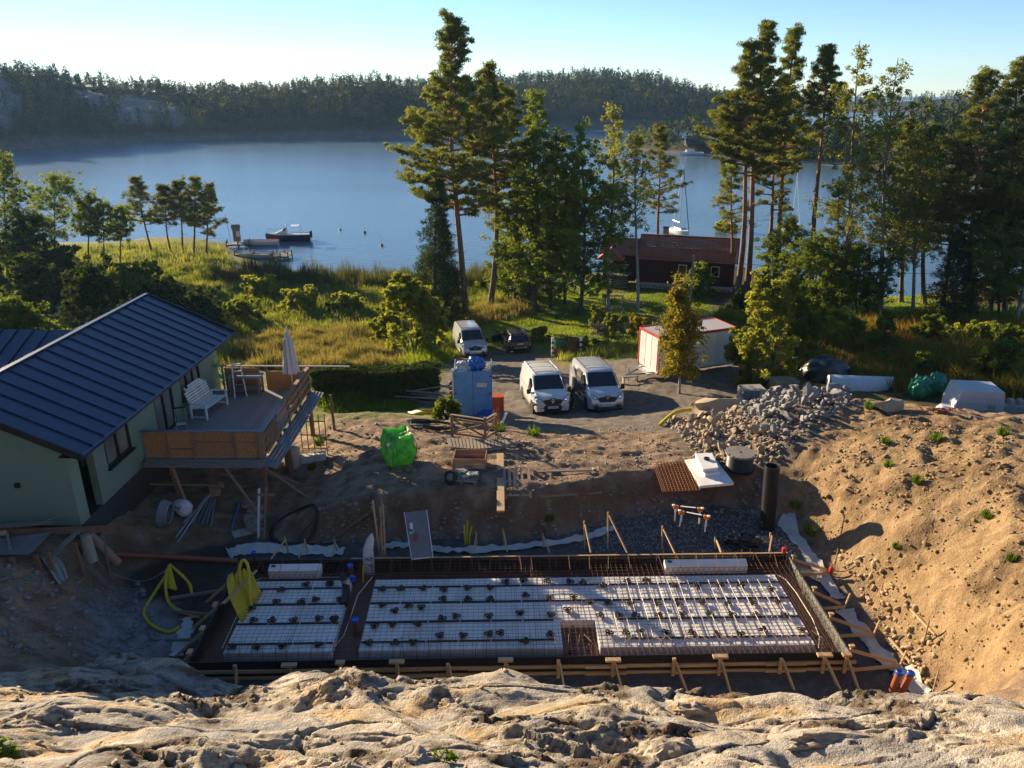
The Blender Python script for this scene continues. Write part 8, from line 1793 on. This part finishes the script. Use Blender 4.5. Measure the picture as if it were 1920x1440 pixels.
for k, (u, v, r_, l) in enumerate(((838,1428,.12,'small green plant at the bottom centre of the outcrop'), (8,1418,.2,'green plant at the bottom left corner'), (1092,1298,.06,'tiny green sprig on the outcrop crest'))):
    q = on_rock(u, v); rs = np.random.RandomState(k); t = thing('rock_plant', l, 'plant', q); V2, F2, t2 = leafcloud([(rs.normal()*r_*.5, rs.normal()*r_*.5, r_*(.3+.5*rs.rand())) for i in range(12)], [(r_*.35,)*3]*12, 9, r_*.5, rs, aspect=.6); link('leaves', fastmesh('leaves', V2, F2, G_weed, attr=t2), t)
# concrete pavers
for (u, v, w_, d_, h_, n_, l) in ((1408,748,1.25,.9,.6,5,'left stack of grey concrete pavers behind the rubble'), (1468,736,1.35,1.0,.75,7,'taller stack of tan concrete pavers behind the rubble')):
    q = V(G(u, v)); t = thing('paver_stack', l, 'pavers', q, .1, 'paver stacks')
    for k in range(n_):
        for i in range(3): MB().box((-w_/2+w_*(i+.5)/3, 0, h_*(k+.5)/n_+.06), (w_/3-.02, d_-.04*(k % 2), h_/n_-.012), bev=.008).build('paver', M_conc if u < 1440 else M_stone2, t)
    MB().box((0, 0, .03), (w_, d_, .06)).build('pallet', M_greyw, t)
t = thing('kerb_slab', 'long pale concrete slab lying in front of the paver stacks', 'slab', V(G(1466,746)), .12); MB().box((0, 0, .15), (2.4, .35, .3), bev=.02).build('slab', M_conc, t)
# upturned boat, tarpaulin, sacks, tank, yellow pipes
q = V(G(1614,728)); t = thing('upturned_boat', 'white dinghy lying upside down behind the rubble', 'boat', q, radians(-6)); rows = hull(3.6, 1.5, .55); b_ = MB().sheet([[(x, y, .62-z) for x, y, z in r] for r in rows]); b_.add([(x, y, .62-z) for x, y, z in rows[0]], [tuple(range(7))]); b_.build('hull', M_gel, t, 50); MB().tube([(r[0][0], r[0][1], .62-r[0][2]) for r in rows]+[(r[6][0], r[6][1], .62-r[6][2]) for r in rows[::-1]], .035, 5).build('gunwale', M_galv, t)
q = V(G(1545,712)); t = thing('tarpaulin_heap', 'dark green tarpaulin spread over a heap behind the upturned boat', 'tarpaulin', q); MB().blob((0, 0, .45), 1.2, 11, 4, .2, (1.25, .8, .85), 1.4).build('tarpaulin', mat('dark green tarp', (.018, .04, .04), .35, (.012, .028, .028), 3, bump=.4, bscale=5), t, 60); [MB().tube([(-.9+.7*k, -.9, .2), (-.3+.7*k, -.5, 1.2), (.1+.6*k, .4, 1.35)], .02, 4).build('pole', M_blk, t) for k in range(3)]
M_yp = mat('yellow plastic pipe', (.55, .40, .03), .45)
for k in range(8):
    t = thing('yellow_pipe', 'yellow pipe in the bundle behind the sallow bushes', 'pipe', (0, 0, 0), 0, 'bundle of yellow pipes'); q = V(G(1455,672)); MB().tube([q+Vector((-.2, -.3+.16*(k % 4), .25+.14*(k//4))), q+Vector((3.2+.2*(k % 3), -.9+.16*(k % 4), .25+.14*(k//4)))], .07, 8).build('pipe', M_yp, t, 40)
t = thing('yellow_conduit', 'yellow conduit curving over the stones beside the vans', 'conduit', (0, 0, 0)); ribbed([gp(1238,800,.1), gp(1250,792,.2), gp(1268,783,.3), gp(1295,776,.25)], .09, m=M_yel, parent=t)
for u, v, l, s_ in ((1722,748,'left green sack behind the sand crest',7), (1750,742,'right green sack standing behind the sand crest',8)): bagthing('green_sack', l, V(G(u, v), .1), .62, mat('sea green plastic', (.02, .24, .15), .4, (.015, .17, .11), 4, bump=.3), (.9, .7, 1.0), s_, .25, 'green sacks')
q = Vector(PY(1816, 772, 33.5)); zt_ = PY(1816, 716, 34.0)[2]; t = thing('white_tank', 'large white plastic tank behind the crest of the sand heap', 'tank', q, radians(-8)); hT = max(1.0, zt_-q.z)
M_tank = mat('white tank plastic', (.60, .60, .60), .5, (.54, .54, .54), 2)
MB().prism([(-1.0, -.8, 0), (1.0, -.8, 0), (1.12, -.8, hT*.5), (1.0, -.8, hT), (-.8, -.8, hT), (-1.0, -.8, hT*.4)], (0, 1.5, 0)).build('body', M_tank, t); [MB().box((.1, -.815, hT*(.35+.22*k)), (1.5, .03, .03)).build('rib', M_tank, t) for k in range(3)]; MB().lathe([(.45, 0), (.5, .1), (.3, .3)], (-1.15, -.4, hT*.1), 14).build('inlet', M_tank, t)
q = Vector(PY(1880, 775, 32.8)); zt_ = PY(1880, 758, 32.8)[2]; t = thing('concrete_channel', 'pale concrete channel blocks right of the white tank', 'concrete blocks', Vector((q.x, q.y, zt_-.4)), radians(-6)); MB().box((0, 0, .2), (1.7, .5, .4)).build('channel', M_conc, t); MB().box((0, 0, -.8), (1.4, .4, 1.6)).build('base', M_conc, t); [MB().box((x, .1, .5), (.2, .3, .25)).build('lug', M_conc, t) for x in (-.3, .3, .7)]
t = thing('red_net', 'crumpled red net lying on the crest of the sand heap', 'net', V(G(1765,772))); MB().tube([(.5*sin(i*.63)+.02*i-.5, .15*cos(i*1.7), .05+.06*abs(sin(i*.9))) for i in range(50)], .02, 4).build('net', M_hred, t)
# poles and stakes on the sand slope, and string line
for k, (u, v, h_, l) in enumerate(((1575,1010,.9,'thin wooden stake on the sand slope above the membrane'), (1563,1070,.8,'thin stake beside the red cap at the slope foot'), (1730,1210,.8,'thin stake at the foot of the slope, front right'), (1650,1115,.4,'short stake half way down the slope foot'), (1748,1300,.7,'thin stake at the front end of the right membrane'))):
    q = V(G(u, v)); t = thing('marker_stake', l, 'stake', q, 0, 'marker stakes on the slope'); MB().bar((0, 0, -.2), (.03, .02, h_), .03, .03, (1, 0, 0)).build('stake', M_brw2, t)
for u1, v1, u2, v2, l in ((1662,1200,1714,1256,'loose batten lying at the foot of the slope, front right'), (1705,1150,1752,1195,'thin pole lying on the lower sand slope')): t = thing('loose_batten', l, 'batten', (0, 0, 0), 0, 'battens on the slope'); MB().bar(V(G(u1, v1), .15), V(G(u2, v2), .08), .05, .04).build('batten', M_pine, t)

# unseen spruces added beyond the left edge, sized to shade the outcrop
for k, (x, y, z, hgt) in enumerate(((-21.5, 19.0, 3.2, 5.6), (-24.5, 22.5, 2.6, 6.2), (-23.0, 16.0, 4.0, 5.2), (-27.5, 25.5, 2.0, 7.0), (-28, 19, 3.2, 6))): tree('spruce', (x, y, gz(x, y)), (x, y, gz(x, y)+hgt+1.2), .08, 1.8, 'spruce_tree', 'young spruce added out of view at the left to shade the outcrop', 800+k, 'added shade spruces out of view')
# ================================================================== AIR
hb = MB().box((0, 1150, 20), (3000, 2700, 70)).build('haze', None); hb.data.materials.clear()
hm = bpy.data.materials.new('thin morning haze'); hm.use_nodes = True; n = hm.node_tree; n.nodes.clear(); o_ = n.nodes.new('ShaderNodeOutputMaterial'); pv = n.nodes.new('ShaderNodeVolumePrincipled')
pv.inputs['Color'].default_value = (.36, .60, 1.0, 1); pv.inputs['Density'].default_value = .00011; pv.inputs['Anisotropy'].default_value = .25; n.links.new(pv.outputs[0], o_.inputs['Volume']); hb.data.materials.append(hm); tag(hb, 'thin bluish haze over the lake', kind='stuff')
